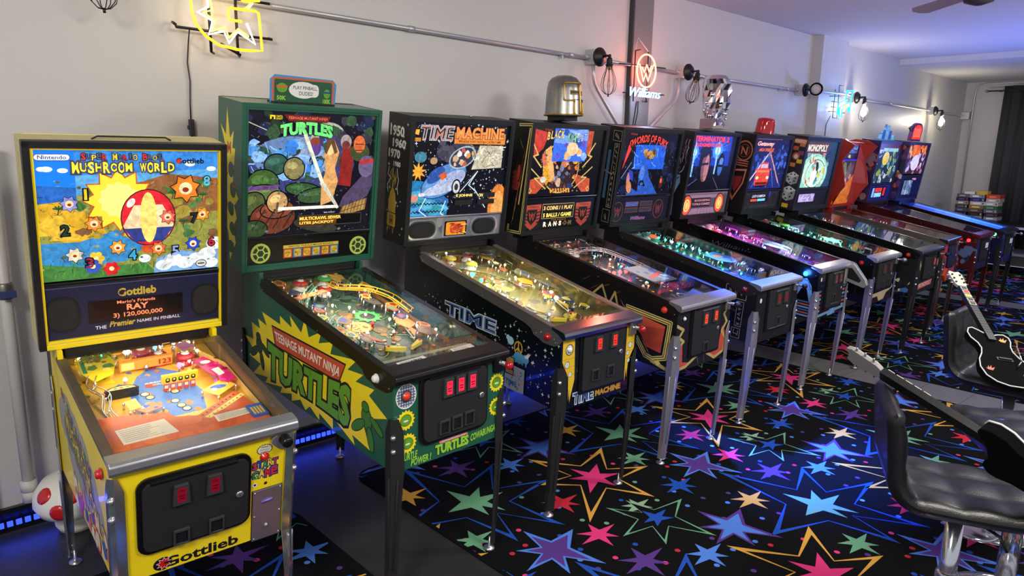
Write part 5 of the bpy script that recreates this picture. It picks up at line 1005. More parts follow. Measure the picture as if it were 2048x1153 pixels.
def bg(A, s, u0, u1, v0, v1):
    r = random.Random(31); A.rect(u0, u1, v0, v1, E((16, 16, 28), .5)); w_ = E((226, 230, 250), 1)
    A.sparks(60, u0, u1, .25, v1, w_, .012, r)
    for k in range(140): A.ell(r.uniform(u0, u1), r.uniform(.2, v1), .0022, .0022, w_, 6)
    A.blobs(24, -.2, .1, .5, .58, er((70, 70, 90), (90, 84, 100), (50, 50, 74), e=.6), .02, .04, r, 1.6)
    A.ell(-.32, .2, .24, .17, E((40, 130, 190), .8), 32); A.ell(-.3, .16, .2, .12, E((70, 160, 210), .85), 28); A.blobs(14, -.34, -.1, .17, .3, er((60, 150, 170), (90, 180, 220), (50, 110, 180)), .01, .03, r, 2)
    for z in (.235, .19): A.line([(-.33 + k * .012, z + (.006 if k % 2 else -.004)) for k in range(20)], .006, E((20, 40, 70), .4)); 
    A.ell(.3, .2, .075, .14, E((226, 130, 50), .9), 28); A.ell(.3, .19, .05, .11, E((240, 170, 90), .9), 24)
    A.ell(-.29, .5, .04, .03, E((70, 140, 160), .8)); A.star(-.3, .42, .055, .025, 9, E((250, 170, 60), 1)); A.ell(-.2, .48, .025, .02, E((200, 160, 120), .7)); A.ell(-.32, .27, .03, .022, E((230, 150, 130), .8))
    detail(A, u0, u1, .18, .57, r, 90, (20, 24, 40), (200, 214, 240))
    # a long rounded bubble-topped car
    A.ell(-.12, .37, .17, .085, E((30, 50, 100), .5), 34, .45); A.ell(-.12, .37, .165, .08, E((96, 150, 214), .85), 34, .45); A.ell(-.08, .36, .12, .05, E((170, 180, 220), .9), 28, .45); A.ell(-.14, .32, .12, .03, E((190, 200, 230), .9), 24, .2); A.ell(-.18, .4, .07, .035, E((50, 90, 170), .8), 24, .6)
    A.ell(.0, .5, .1, .06, E((190, 210, 226), .6), 24, .35); A.ell(.0, .5, .09, .052, E((60, 70, 90), .6), 24, .35); A.blobs(12, -.06, .08, .46, .54, er((230, 160, 90), (220, 180, 150), (240, 240, 240), (200, 90, 80)), .012, .022, r)
    detail(A, -.26, .02, .3, .46, r, 40, (50, 70, 130), (214, 220, 245), e=.8)
    A.poly([(.07, .43), (.3, .44), (.3, .57), (.12, .57)], E((214, 206, 180), .75)); A.streaks(50, .08, .28, .44, .56, er((250, 240, 200), (150, 150, 110), (120, 100, 90), (250, 250, 250)), .02, .05, .004, r)
    A.ell(-.03, .33, .034, .046, E((20, 20, 24), .3), 24); A.ell(-.03, .33, .026, .037, E((210, 214, 220), .8), 20); A.ell(-.03, .33, .014, .02, E((60, 60, 70), .5), 14)
    A.poly([(-.16, .4), (-.12, .42), (-.1, .39), (-.14, .37)], E((220, 100, 50), .9)); A.rrect(-.29, -.25, .28, .3, .006, E((230, 220, 220), .9))
    for p in ([(.12, .42), (.06, .34), (.12, .3), (.2, .2)], [(-.24, .27), (-.28, .2), (-.22, .16)], [(-.1, .25), (-.13, .18), (-.1, .16)], [(.12, .42), (.0, .3)]): A.line(p, .005, E((210, 230, 255), 1.1))
    A.text('TIME', -.302, -.075, .595, .672, E((210, 150, 130), .7), .02, .15, out=E((200, 210, 230), .7), outw=.05); A.text('TIME', -.297, -.08, .604, .662, E((24, 26, 40), .4), -.01, .15)
    A.rect(-.07, .31, .578, .64, E((236, 140, 60), .95)); A.text('MACHINE', -.06, .298, .606, .672, E((250, 150, 80), 1), .04, out=E((120, 60, 40), .5)); A.text('WHERE YOU GO BACK IN TIME', -.04, .28, .584, .597, E((80, 40, 10), .5), .01)
    A.rect(-.345, -.3, .586, .605, E((250, 160, 60), .9)); A.text('DATA EAST', -.342, -.303, .588, .603, E((60, 20, 10), .4), .01); A.poly([(-.335, .65), (-.31, .65), (-.315, .62), (-.34, .625)], E((250, 170, 60), .9))
    for u_0, u_1, z in ((-.03, .1, .262), (.14, .27, .262), (-.03, .1, .222), (.14, .27, .222)): A.rect(u_0, u_1, z, z + .03, E((50, 46, 44), .4))
    A.text('E JOHNS', -.026, .096, .267, .287, E((255, 226, 130), 1.2), .03); A.text('ON', .142, .176, .267, .287, E((255, 226, 130), 1.2), .03)
m.backglass(.166, m.Hb - .03, bg); m.trim(.16, mat((150, 140, 150), .3, .8), .01)
def sp(A, s):
    pb = mat((150, 160, 200), .25, .6); A.blobs(20, -.34, .34, .03, .15, [pb, mat((210, 214, 220), .25, .7), mat((120, 130, 150), .3, .6)], .02, .05, s.rng)  # blotches of silver tones painted in as reflections on the panel
    for u in (-.245, .21): A.rrect(u - .107, u + .107, .03, .145, .05, mat((222, 226, 230), .2, .8)); A.rrect(u - .095, u + .095, .037, .138, .048, mat((70, 74, 80), .3))
    A.rrect(-.105, .08, .035, .15, .01, mat((214, 218, 224), .2, .8))
m.speakers(.022, .155, mat((170, 178, 190), .22, .7), sp, [(-.25, .086, .088, .046, 'rr', BLK), (.206, .086, .085, .046, 'rr', BLK)], (-.088, .072, .04, .128), lambda A, s: (A.rrect(-.08, .064, .045, .122, .01, E((240, 150, 40), .85)), A.rrect(-.05, .045, .055, .112, .02, E((200, 70, 40), .7)), A.streaks(20, -.07, .05, .05, .115, er((250, 220, 120), (120, 40, 20), (240, 120, 60)), .02, .04, .005, s.rng, 0, .1)))
g = G(m.BB); g.lathe([(.01, 0), (.01, .01), (.004, .014)], CHROME, 10, o=(.12, .12, m.Hb)); g.build('top_lock', m.root)
m.topglass(); m.playlight((1, .92, .5), 3, 1.0)
F = Field(m, .085, m.Lg + .1)
def gen(F, base, cols, n=60, ins=24, st=90, ie=.7, band=None):
    def brd(A, F):
        r = F.rng; W = F.W; A.rect(-W, W, F.v0, F.v1, base); A.blobs(n, -W, W, .2, F.v1, cols, .02, .05, r, .9); A.streaks(st, -W, W, .2, F.v1, cols + [W0], .015, .06, .004, r)
        if band: band(A, F)
        inserts(A, [(r.uniform(-.17, .17), r.uniform(.25, F.v1 - .2)) for _ in range(ins)], .01, [E(lin_c, ie) for lin_c in ((255, 210, 90), (255, 90, 60), (120, 230, 160), (240, 240, 220), (110, 160, 255))])
    F.board(base, brd)
gen(F, mat((96, 92, 50), .25), [mat(c, .25) for c in ((150, 140, 60), (70, 66, 50), (200, 180, 80), (60, 50, 40), (150, 90, 50), (90, 110, 100))])
F.backpanel(mat((150, 140, 70), .4), lambda A: (A.poly([(-.15, .01), (.05, .02), (.1, .06), (-.1, .06)], mat((206, 190, 90), .4)), A.blobs(8, -.2, .2, .01, .06, [mat((90, 84, 40), .4), mat((220, 200, 100), .4)], .01, .02, F.rng)), .075)
gl = mat((190, 184, 160), .45)
F.apron(.2, BLK, [([(-.2, .15), (-.06, .16), (-.06, .105), (-.2, .095)], gl), ([(.08, .165), (.22, .172), (.22, .12), (.08, .115)], gl)], None)
yc = mat((220, 200, 70), .3)
F.chute([(-.2, 1.1, .05), (-.2, .98, .055), (-.14, .9, .055), (-.05, .84, .05), (.02, .72, .04), (.05, .6, .02)], CLEAR, .06); F.chute([(.2, 1.0, .05), (.18, .85, .055), (.1, .78, .055), (.16, .66, .05), (.2, .5, .04), (.18, .4, .02)], CLEAR, .055); F.chute([(-.05, 1.12, .06), (.1, 1.1, .06), (.2, 1.02, .055)], CLEAR, .06)
busy(F, 20, [mat(c, .2) for c in ((226, 206, 60), (190, 60, 40), (80, 80, 60), (230, 220, 170), (60, 70, 140), (214, 150, 50))] + [CLEAR, CLEAR], 20, ((255, 236, 150), (255, 240, 170), (60, 255, 180), (255, 230, 130)), 18, va=.3, e=11, caps=[mat((226, 210, 70), .2), mat((190, 40, 50), .2)])
F.bulb(-.13, .87, .04, (40, 255, 170), 16, .013); F.bulb(-.12, .8, .03, (40, 255, 190), 12, .011); F.bulb(.12, .45, .03, (255, 236, 140), 16, .012); F.bulb(.15, .52, .03, (255, 236, 140), 16, .012); F.bulb(-.1, .68, .03, (255, 240, 190), 14, .01)
F.flipper(-.08, .27, 1); F.flipper(.08, .27, -1); F.sling(-.12, .36, 1, yc); F.sling(.12, .36, -1, yc)

# ---------------------------------------------------------------- 4: gold zigzag machine
m = Machine(3.501, 2.097, .0008, 'black pinball machine with gold zigzag borders and two orange shields under its backglass')
ye = mat((226, 206, 120), .4); orr = mat((190, 76, 54), .45)
def zig(A, pts, ms=None, w=.012):
    A.line(pts, w, ye); A.line(pts, w * .62, BLK); A.line(pts, w * .28, ye)
def side(A, s):
    A.poly([(-.33, .28), (-.09, .25), (-.1, .09), (-.2, .1)], orr); A.poly([(-.33, .28), (-.09, .25), (-.09, .235), (-.33, .2)], mat((210, 90, 60), .45)); zig(A, [(-.36, .295), (-.06, .275), (-.07, .07), (-.15, .04), (-.2, .05), (-.27, .13)], w=.03); zig(A, [(-.15, .03), (-.06, .01), (-.055, -.04 + .05)], w=.02)
    A.bolt(-.42, .33, -.3, .2, .02, ye); A.bolt(-.25, .15, -.16, .05, .02, ye)
    for u, v in ((-.56, .38), (-.52, .4), (-.63, .36), (-.7, .4), (-.46, .36)): A.bolt(u - .03, v - .03, u + .05, v + .02, .014, mat((226, 110, 40), .4))
    zig(A, [(-.4, .2), (-.46, .36), (-.5, .27), (-.56, .38), (-.62, .32)], w=.012); A.ell(-.11, .03, .02, .018, ye, 4)
def front(A, s):
    A.poly([(-.27, .19), (-.21, .15), (-.2, .05), (-.1, .03), (-.18, .012), (-.26, -.0)], orr); A.poly([(.2, .2), (.24, .16), (.235, .05), (.14, .02), (.06, .05), (.17, .06)], orr)
    zig(A, [(-.275, .27), (-.21, .24), (-.25, .2), (-.2, .17), (-.26, .14), (-.262, .01), (-.16, .018), (-.06, .06)], w=.016); zig(A, [(.275, .33), (.21, .27), (.25, .22), (.2, .17), (.245, .12), (.235, .04), (.14, .015), (.04, .065)], w=.016)
    A.bolt(-.05, .07, -.03, .0, .012, ye); A.bolt(.02, .07, .03, .0, .012, ye); A.ell(-.215, .305, .012, .014, W0, 16)
m.cabinet(BLK, mat((30, 30, 32), .2), front, side); m.rails(mat((72, 66, 62), .4, .9, var=.15)); m.lockbar(mat((196, 194, 200), .26, .8)); m.button(.106, m.Hf - .035, mat((230, 60, 40), .3, coat=.4)); m.leg(mat((176, 174, 180), .3, .7, var=.12))
m.door(-.15, .17, .06, .365, [(-.02, .28), (.085, .285)], [(.01, .11)], (.13, .2), slit=(255, 70, 40), frame=False)
g = G(m.FR); g.box(-.05, .115, -.02, -.012, .325, .335, CHROME); g.build('slot_bezel', m.root, .001)
m.plunger(.232, .335, 'rod', BLK, STEEL, .024, .04); m.startbtn(-.215, .305, BLK, W0, .009)
def bbside(A, s):
    A.line([(-.113, .692), (.0, .705), (-.01, .02), (-.124, .01), (-.124, .05)], .018, ye); A.line([(-.113, .692), (.0, .705), (-.01, .02), (-.124, .01)], .006, BLK); A.line([(-.02, .68), (-.05, .2)], .01, ye)
    A.bolt(-.11, .62, -.05, .53, .018, ye); A.bolt(-.04, .58, -.07, .38, .014, orr); A.bolt(-.05, .45, -.09, .12, .016, mat((226, 110, 60), .4)); A.bolt(-.1, .5, -.12, .2, .012, orr); A.bolt(-.07, .25, -.1, .03, .014, ye)
    for k in range(4): A.ell(-.1, .3 + k * .03, .032, .018, mat((150, 50, 44), .45), 12)
    A.ell(-.08, .4, .014, .05, mat((170, 60, 50), .45), 12)
m.backbox(BLK, .03, BLK, bbside, split=.24)
def bg(A, s, u0, u1, v0, v1):
    r = random.Random(41); A.rect(u0, u1, v0, v1, E((14, 12, 16), .5)); o = E((200, 84, 54), .85); y = E((222, 190, 110), .85)
    A.poly([(-.33, .68), (-.2, .66), (-.24, .56), (-.32, .5)], E((210, 60, 50), .85)); A.poly([(.12, .68), (.23, .68), (.22, .5), (.16, .55)], o)
    for sg in (-1, 1):
        c = -.04
        A.poly([(c + sg * .1, .4), (c + sg * .29, .36), (c + sg * .3, .27), (c + sg * .22, .27), (c + sg * .16, .32)], o); A.line([(c + sg * .3, .44), (c + sg * .2, .37), (c + sg * .25, .37), (c + sg * .14, .3)], .008, y); A.ring(c + sg * .28, .29, .016, .016, .006, y, 4)
        A.line([(c + sg * .3, .6), (c + sg * .24, .52), (c + sg * .28, .51), (c + sg * .2, .44)], .01, y)
    A.ring(-.05, .44, .17, .17, .008, y); A.ell(-.05, .4, .14, .12, E((60, 40, 50), .6), 26); A.blobs(40, -.2, .1, .3, .52, er((226, 120, 60), (40, 60, 120), (230, 170, 60), (20, 16, 20), (160, 50, 40), (120, 130, 170), (226, 180, 150)), .012, .032, r)
    for k in range(8): A.poly([(-.14 + k * .025, .3), (-.125 + k * .025, .3), (-.115 + k * .025, .27), (-.13 + k * .025, .27)], E((240, 160, 50), .9))
    A.ell(-.2, .49, .04, .06, E((226, 120, 90), .85), 18, .4); A.ell(-.17, .4, .045, .06, E((240, 170, 40), .9), 18, .3); A.poly([(-.22, .55), (-.17, .58), (-.1, .36), (-.14, .34)], E((240, 180, 110), .9)); A.ell(-.21, .36, .028, .02, E((220, 220, 210), .85))
    detail(A, -.25, .2, .27, .55, r, 150, (14, 10, 14), (240, 190, 110))
    # bright blue rectangle with pale and warm patches across the top
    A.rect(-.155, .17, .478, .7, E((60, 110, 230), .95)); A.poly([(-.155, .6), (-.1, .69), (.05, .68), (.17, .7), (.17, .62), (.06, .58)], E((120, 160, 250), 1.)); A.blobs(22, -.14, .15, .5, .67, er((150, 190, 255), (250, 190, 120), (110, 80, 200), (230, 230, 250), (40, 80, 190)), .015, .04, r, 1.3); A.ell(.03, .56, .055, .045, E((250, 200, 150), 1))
    for i, ch in enumerate('BLACK KNIGHT'):
        if ch != ' ': A.text(ch, -.22 + i * .032, -.195 + i * .032, .615 + .012 * math.sin(i * .55), .665 + .012 * math.sin(i * .55), E([(240, 200, 90), (250, 220, 80), (120, 220, 120), (160, 190, 250)][min(3, i // 3)], 1), .03, .1, out=E((40, 40, 110), .5), outw=.06)
    A.text('Williams', -.25, -.19, .67, .685, E((200, 60, 50), .8), .01)
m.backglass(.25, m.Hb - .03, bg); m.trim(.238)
def sp(A, s):
    for u in (-.275, .22):
        A.poly([(u - .078, .195), (u + .078, .2), (u + .074, .1), (u + .05, .06), (u, .03), (u - .05, .06), (u - .074, .1)], orr); A.rect(u - .078, u + .078, .172, .195, mat((214, 96, 60), .45)); A.text('Williams', u - .045, u + .055, .177, .192, BLK, .01)
        for k in range(5): A.line([(u - .075, .15 - k * .022), (u - .045, .145 - k * .022)], .007, BLK); A.line([(u + .075, .15 - k * .022), (u + .045, .145 - k * .022)], .007, BLK)
        A.poly([(u - .045, .165), (u + .045, .165), (u + .042, .1), (u, .062), (u - .042, .1)], BLK); wcrown(A, u, .122, .028, .026, orr, .006)
    A.text("THE KING'S", -.09, .055, .083, .094, mat((200, 120, 60), .4), .01)
    for i, ch in enumerate('RANSOM'): u = -.16 + i * .049; A.text(ch, u, u + .03, .045, .078, E((255, 240, 200), 1.3) if i < 4 else mat((150, 120, 70), .4), .05)
    for i in range(5): A.ell(-.12 + i * .049, .06, .003, .003, ye, 8)
m.speakers(.03, .232, BLKP, sp, [], (-.19, .12, .1, .2), lambda A, s: (A.line([(-.188, .102), (.118, .102), (.118, .198), (-.188, .198)], .004, GOLD, True), A.rect(-.18, .11, .15, .192, E((70, 60, 50), .25)), A.text('3 COINS / 1 PLAY', -.176, .106, .158, .184, E((255, 206, 120), 1.2), .03), A.text('5 BALLS / GAME', -.176, .1, .11, .137, E((255, 226, 90), 1.2), .03)))
m.topglass(); m.playlight((1, .78, .7), 1.0, .95)
F = Field(m, .085, m.Lg + .1)
gen(F, mat((60, 56, 60), .25), [mat(c, .25) for c in ((110, 100, 100), (40, 40, 46), (150, 120, 110), (70, 74, 90), (120, 70, 50))])
F.backpanel(mat((40, 36, 30), .4), lambda A: [A.poly([(-.18 + k * .04, .02), (-.16 + k * .04, .02), (-.15 + k * .04, .05), (-.17 + k * .04, .05)], E((250, 200, 60), .9)) for k in range(5)], .075)
F.apron(.26, mat((90, 88, 92), .35), [([(-.12, .16), (.0, .17), (.0, .13), (-.12, .12)], mat((120, 116, 110), .5))], None)
F.chute([(-.16, 1.1, .05), (-.05, 1.05, .055), (.1, 1.08, .05), (.2, .98, .045)], CLEAR, .06); F.wireramp([(-.2, 1.05, .05), (-.1, .95, .05), (.0, .98, .05), (.15, .92, .05), (.2, .7, .04), (.2, .5, .03), (.12, .38, .02)], CHROME, .03)
g = F.g(); g.box(-.02, .2, -.06, -.054, .36, .62, mat((120, 130, 150), .12, .3)); A = Art(g, Matrix.Translation((0, -.06, 0)), (-.02, .2, .36, .62)); A.blobs(10, .02, .18, .4, .58, er((90, 160, 250), (160, 200, 255), (60, 90, 160), e=.8), .015, .03, F.rng); A.poly([(.02, .42), (.17, .46), (.17, .49), (.02, .45)], E((230, 50, 60), .9)); F.put(g, 'upper_playfield')
busy(F, 16, [mat(c, .2) for c in ((150, 40, 40), (60, 60, 70), (200, 180, 150), (40, 50, 90), (200, 90, 50))] + [CLEAR], 14, ((255, 80, 50), (255, 200, 150), (255, 90, 60), (80, 220, 220)), 14, va=.35, e=8, caps=[mat((170, 110, 60), .2), mat((60, 50, 40), .2)])
for k in range(4): F.bulb(-.1 + .06 * k, .62, .035, (255, 60, 50), 8, .013)
F.bulb(.02, .45, .02, (60, 255, 230), 12, .01)

# ---------------------------------------------------------------- 5: hooded blue machine
m = Machine(4.411, 2.112, -.0102, 'black pinball machine with a blue hooded shape on its backglass and carved side panels')
gyl = mat((150, 146, 130), .5); blu = mat((84, 136, 176), .4)
def rune(A, u0, u1, z0, z1, n, r):
    A.line([(u0, z0), (u1, z0), (u1, z1), (u0, z1)], .004, gyl, True)
    for k in range(n):
        z = z0 + (z1 - z0) * (k + .5) / n; q = (z1 - z0) / n * .35; u = (u0 + u1) / 2; e = (u1 - u0) * .28
        A.line([(u + e * r.uniform(-1, 1), z + q * r.uniform(-1, 1)) for _ in range(5)], .005, gyl)
def side(A, s):
    r = random.Random(6); rune(A, -.16, -.09, .27, .35, 1, r); rune(A, -.24, -.17, .27, .35, 1, r); rune(A, -.145, -.1, .09, .255, 5, r); rune(A, -.16, -.1, .01, .075, 1, r); rune(A, -.24, -.18, .01, .075, 1, r); A.rect(-.25, -.21, .09, .26, blu); A.line([(-.34, .2), (-.15, .19)], .012, mat((60, 60, 60), .4)); pass
def front(A, s): A.ell(-.222, .28, .014, .016, W0, 14); A.ell(-.215, .16, .01, .012, DGREY, 14)
m.cabinet(BLK, mat((26, 30, 32), .2), front, side); m.rails(mat((96, 88, 82), .4, .9, var=.15)); m.lockbar(mat((200, 200, 208), .26, .8)); m.button(.106, m.Hf - .035, mat((120, 16, 26), .25, coat=.5)); m.leg(mat((176, 172, 184), .3, .7, var=.12))
m.door(-.15, .17, .06, .365, [(-.015, .27), (.08, .275)], [(.01, .12)], (.12, .2), slit=(120, 24, 22), frame=False)
g = G(m.FR); g.box(-.05, .115, -.02, -.012, .32, .33, CHROME); g.box(-.1, .12, -.016, -.012, .075, .08, STEEL); g.build('slot_bezel', m.root, .001)
m.plunger(.232, .335, 'rod', BLK, STEEL, .024, .04)
def bbside(A, s):
    r = random.Random(9); rune(A, -.085, -.01, .62, .69, 1, r); rune(A, -.06, -.02, .14, .6, 12, r); rune(A, -.085, -.02, .03, .12, 1, r); A.rect(-.11, -.085, .2, .55, blu); A.line([(-.12, .4), (-.05, .38)], .01, gyl)
m.backbox(BLK, .03, BLK, bbside, split=.24)
def bg(A, s, u0, u1, v0, v1):
    r = random.Random(51); A.rect(u0, u1, v0, v1, E((12, 12, 30), .5)); A.blobs(40, u0, u1, .25, .62, er((20, 24, 50), (30, 40, 80), (24, 18, 30), e=.5), .02, .05, r); A.streaks(40, u0, u1, .25, .6, er((50, 70, 130), (90, 100, 140), e=.5), .02, .06, .003, r)
    A.rect(-.18, .19, .42, .6, E((40, 100, 230), .8)); A.streaks(22, -.17, .18, .43, .59, er((90, 160, 255), (130, 190, 255), (70, 120, 220)), .03, .08, .005, r)
    A.ell(.0, .53, .075, .03, E((160, 120, 50), .8)); A.blobs(10, -.06, .07, .5, .56, er((200, 160, 70), (90, 70, 40), (230, 120, 130)), .01, .022, r, 1.5)
    A.poly([(-.09, .25), (-.1, .4), (-.06, .48), (-.02, .46), (.03, .36), (.12, .27), (.16, .23), (-.22, .23), (-.16, .28)], E((46, 90, 190), .85)); A.poly([(-.1, .36), (-.085, .44), (-.055, .45), (-.03, .4), (-.05, .33)], E((80, 130, 220), .9)); A.poly([(-.09, .3), (-.08, .33), (-.04, .34), (-.0, .29)], E((14, 18, 40), .4)); A.ell(-.05, .31, .02, .012, E((70, 110, 160), .7))
    A.ell(-.22, .35, .02, .05, E((190, 130, 150), .8)); A.ell(-.2, .29, .03, .05, E((216, 140, 100), .8), 16, .4); A.poly([(-.23, .42), (-.17, .4), (-.16, .33), (-.2, .35)], E((50, 70, 190), .8)); A.line([(-.3, .36), (-.21, .47)], .006, E((150, 160, 190), .8)); A.ell(.19, .32, .025, .05, E((90, 30, 30), .6)); A.ell(.19, .33, .012, .02, E((240, 110, 50), .9))
    detail(A, u0, u1, .24, .62, r, 130, (8, 10, 26), (110, 150, 226))
    rd = E((240, 70, 56), .95); A.text('SWORDS OF FURY', -.27, .2, .6, .655, rd, .03, .15, warp=lambda a, b, q: (q[0], q[1] - .05 * (2 * a - 1) ** 2 + .02), out=E((60, 10, 10), .5)); A.poly([(-.27, .6), (-.235, .57), (-.31, .42)], rd); A.text('Williams', -.27, -.19, .668, .683, E((190, 60, 50), .8), .01)
m.backglass(.228, m.Hb - .03, bg); m.trim(.222)
def sp(A, s):
    for u, v in ((-.29, .105), (.21, .109)): A.ring(u, v, .062, .073, .005, WILL); wcrown(A, u, v, .034, .036, WILL, .007)
    for u0 in (-.205, -.03):
        for z in (.14, .094): A.rect(u0, u0 + .155, z, z + .037, WILL); A.rect(u0 + .004, u0 + .151, z + .004, z + .033, mat((60, 66, 80), .2) if (u0, z) != (-.205, .14) else E((80, 100, 170), .7))
    A.text('Williams', -.12, .06, .034, .064, mat((170, 110, 170), .4), .03, .3)
m.speakers(.026, .216, mat((22, 24, 40), .3), sp, [], None)
m.topglass(); m.playlight((.3, 1, .8), 2.2, .95)
F = Field(m, .085, m.Lg + .1)
gen(F, mat((34, 60, 58), .25), [mat(c, .25) for c in ((40, 110, 100), (30, 40, 50), (60, 80, 80), (80, 150, 130), (60, 50, 50))])
F.backpanel(mat((20, 30, 34), .4), None, .075)
F.apron(.2, BLK, [([(.0, .15), (.14, .16), (.14, .12), (.0, .11)], mat((110, 106, 96), .5))], None)
tl = ((40, 255, 210), (60, 255, 220), (180, 255, 240))
F.wireramp([(-.05, 1.15, .05), (-.15, 1.05, .05), (-.2, .9, .045), (-.18, .75, .04)], mat((120, 200, 180), .25), .03)
F.plastic([(.02, .62), (.2, .66), (.24, .5), (.16, .42), (.03, .5)], .05, mat((50, 80, 170), .25), art=lambda A: (A.ell(.12, .57, .05, .035, E((210, 110, 100), .7), 10), A.ring(.13, .54, .09, .1, .004, mat((150, 170, 220), .3)), A.ell(.12, .5, .05, .03, E((90, 120, 230), .7))))
busy(F, 16, [mat(c, .2) for c in ((40, 120, 110), (60, 60, 70), (50, 60, 130), (120, 160, 140), (40, 80, 70))] + [CLEAR], 10, tl, 12, va=.3, e=10, caps=[mat((40, 150, 130), .2)])
for k in range(9): F.bulb(.1 + .012 * k, 1.08 - k * .055, .03, tl[k % 3], 12, .009)
g = F.g(); g.ball((.0, -.05, 1.06), .03, E((255, 120, 70), 1), 12, sq=(.6, .6, 1.3)); F.put(g, 'lit_dome')
for u, v in ((.2, .4), (.21, .26)): g = F.g(); g.ball((u, -.04, v), .028, CHROME, 10, sq=(1, 1, .8)); g.box(u - .02, u + .02, -.04, 0, v - .03, v + .01, mat((120, 100, 60), .4)); F.put(g, 'figure_stand')
# ---------------------------------------------------------------- 6: two blue flares, glowing speakers
m = Machine(5.391, 2.154, .0071, 'black pinball machine with two blue flares on its backglass and glowing orange speakers')
stl = mat((116, 158, 190), .35); st2 = mat((60, 100, 140), .35)
def side(A, s):
    A.poly([(-.27, .2), (-.2, .22), (-.16, .28), (-.1, .3), (-.06, .25), (-.04, .17), (-.0, .18), (-.0, .14), (-.06, .13), (-.09, .22), (-.13, .22), (-.17, .13), (-.27, .13)], stl); A.line([(-.2, .22), (-.14, .285), (-.09, .285), (-.06, .22)], .01, st2)
    for k in range(6): A.rrect(-.25, -.02, .012 + k * .021, .024 + k * .021, .005, [stl, mat((180, 90, 60), .4), st2][k % 3])
    A.poly([(-.34, .02), (-.27, .0), (-.27, .26), (-.34, .28)], mat((60, 110, 190), .4))
    A.text('Williams', -.92, -.56, .4, .44, mat((70, 74, 90), .4), .0, .3)
def front(A, s):
    A.ell(-.222, .3, .012, .016, W0, 14)
    for sg in (-1, 1):
        for k in range(6): A.rrect(sg * .235 - .04, sg * .235 + .04, .05 + k * .03, .066 + k * .03, .006, [stl, mat((190, 80, 50), .4), st2][k % 3])
    A.poly([(-.26, .03), (.26, .05), (.26, .03), (.05, .02), (.04, .0), (-.04, .0), (-.05, .018), (-.26, .008)], stl); A.rrect(-.02, .09, .004, .05, .008, mat((96, 150, 210), .35)); A.line([(.02, .01), (.05, .045)], .006, W0)
m.cabinet(BLKG, mat((60, 40, 70), .15), front, side); m.rails(BLKP); m.lockbar(mat((204, 204, 210), .26, .8)); m.button(.115, m.Hf - .045, BLK, E((40, 120, 255), 6)); m.leg(mat((190, 188, 200), .3, .7, var=.1))
lamp('blue_button_lamp', 'POINT', (-.32, .09, .9), 1.5, (.05, .2, 1), .02, parent=m.root)
m.door(-.14, .17, .055, .365, [(-.0, .285), (.085, .288)], [(.01, .14)], (.13, .2), slit=(110, 50, 50), frame=False)
g = G(m.FR); g.box(-.04, .12, -.02, -.012, .325, .335, CHROME); g.box(-.03, .1, -.016, -.012, .09, .096, STEEL); g.build('slot_bezel', m.root, .001)
g = G(m.FR); gy = mat((190, 188, 186), .35, .7)   # launch grip shaped like a handle
g.prism([(-.0, .37), (-.03, .4), (-.06, .39), (-.16, .27), (-.175, .235), (-.15, .21), (-.02, .245), (.0, .265)], .2, .235, gy, axis='x'); g.prism([(-.02, .35), (-.05, .36), (-.13, .265), (-.115, .245), (-.02, .27)], .199, .236, BLK, axis='x'); g.prism([(-.0, .37), (-.03, .4), (-.06, .39), (-.16, .27), (-.14, .255), (-.05, .35), (-.0, .345)], .196, .239, gy, axis='x'); g.box(.19, .245, -.01, 0, .22, .36, gy); g.build('launch_grip', m.root, .004)
def bbside(A, s):
    A.poly([(-.16, .02), (-.09, .02), (-.1, .2), (-.06, .3), (-.07, .36), (-.13, .36), (-.17, .28)], stl); A.line([(-.12, .05), (-.12, .3), (-.08, .34)], .008, BLK); A.streaks(26, -.13, -.03, .36, .62, [mat((160, 170, 190), .4), mat((80, 110, 150), .4), mat((180, 120, 100), .4)], .02, .07, .005, s.rng, 1, 2)
m.backbox(BLK, .028, BLK, bbside, split=.22)
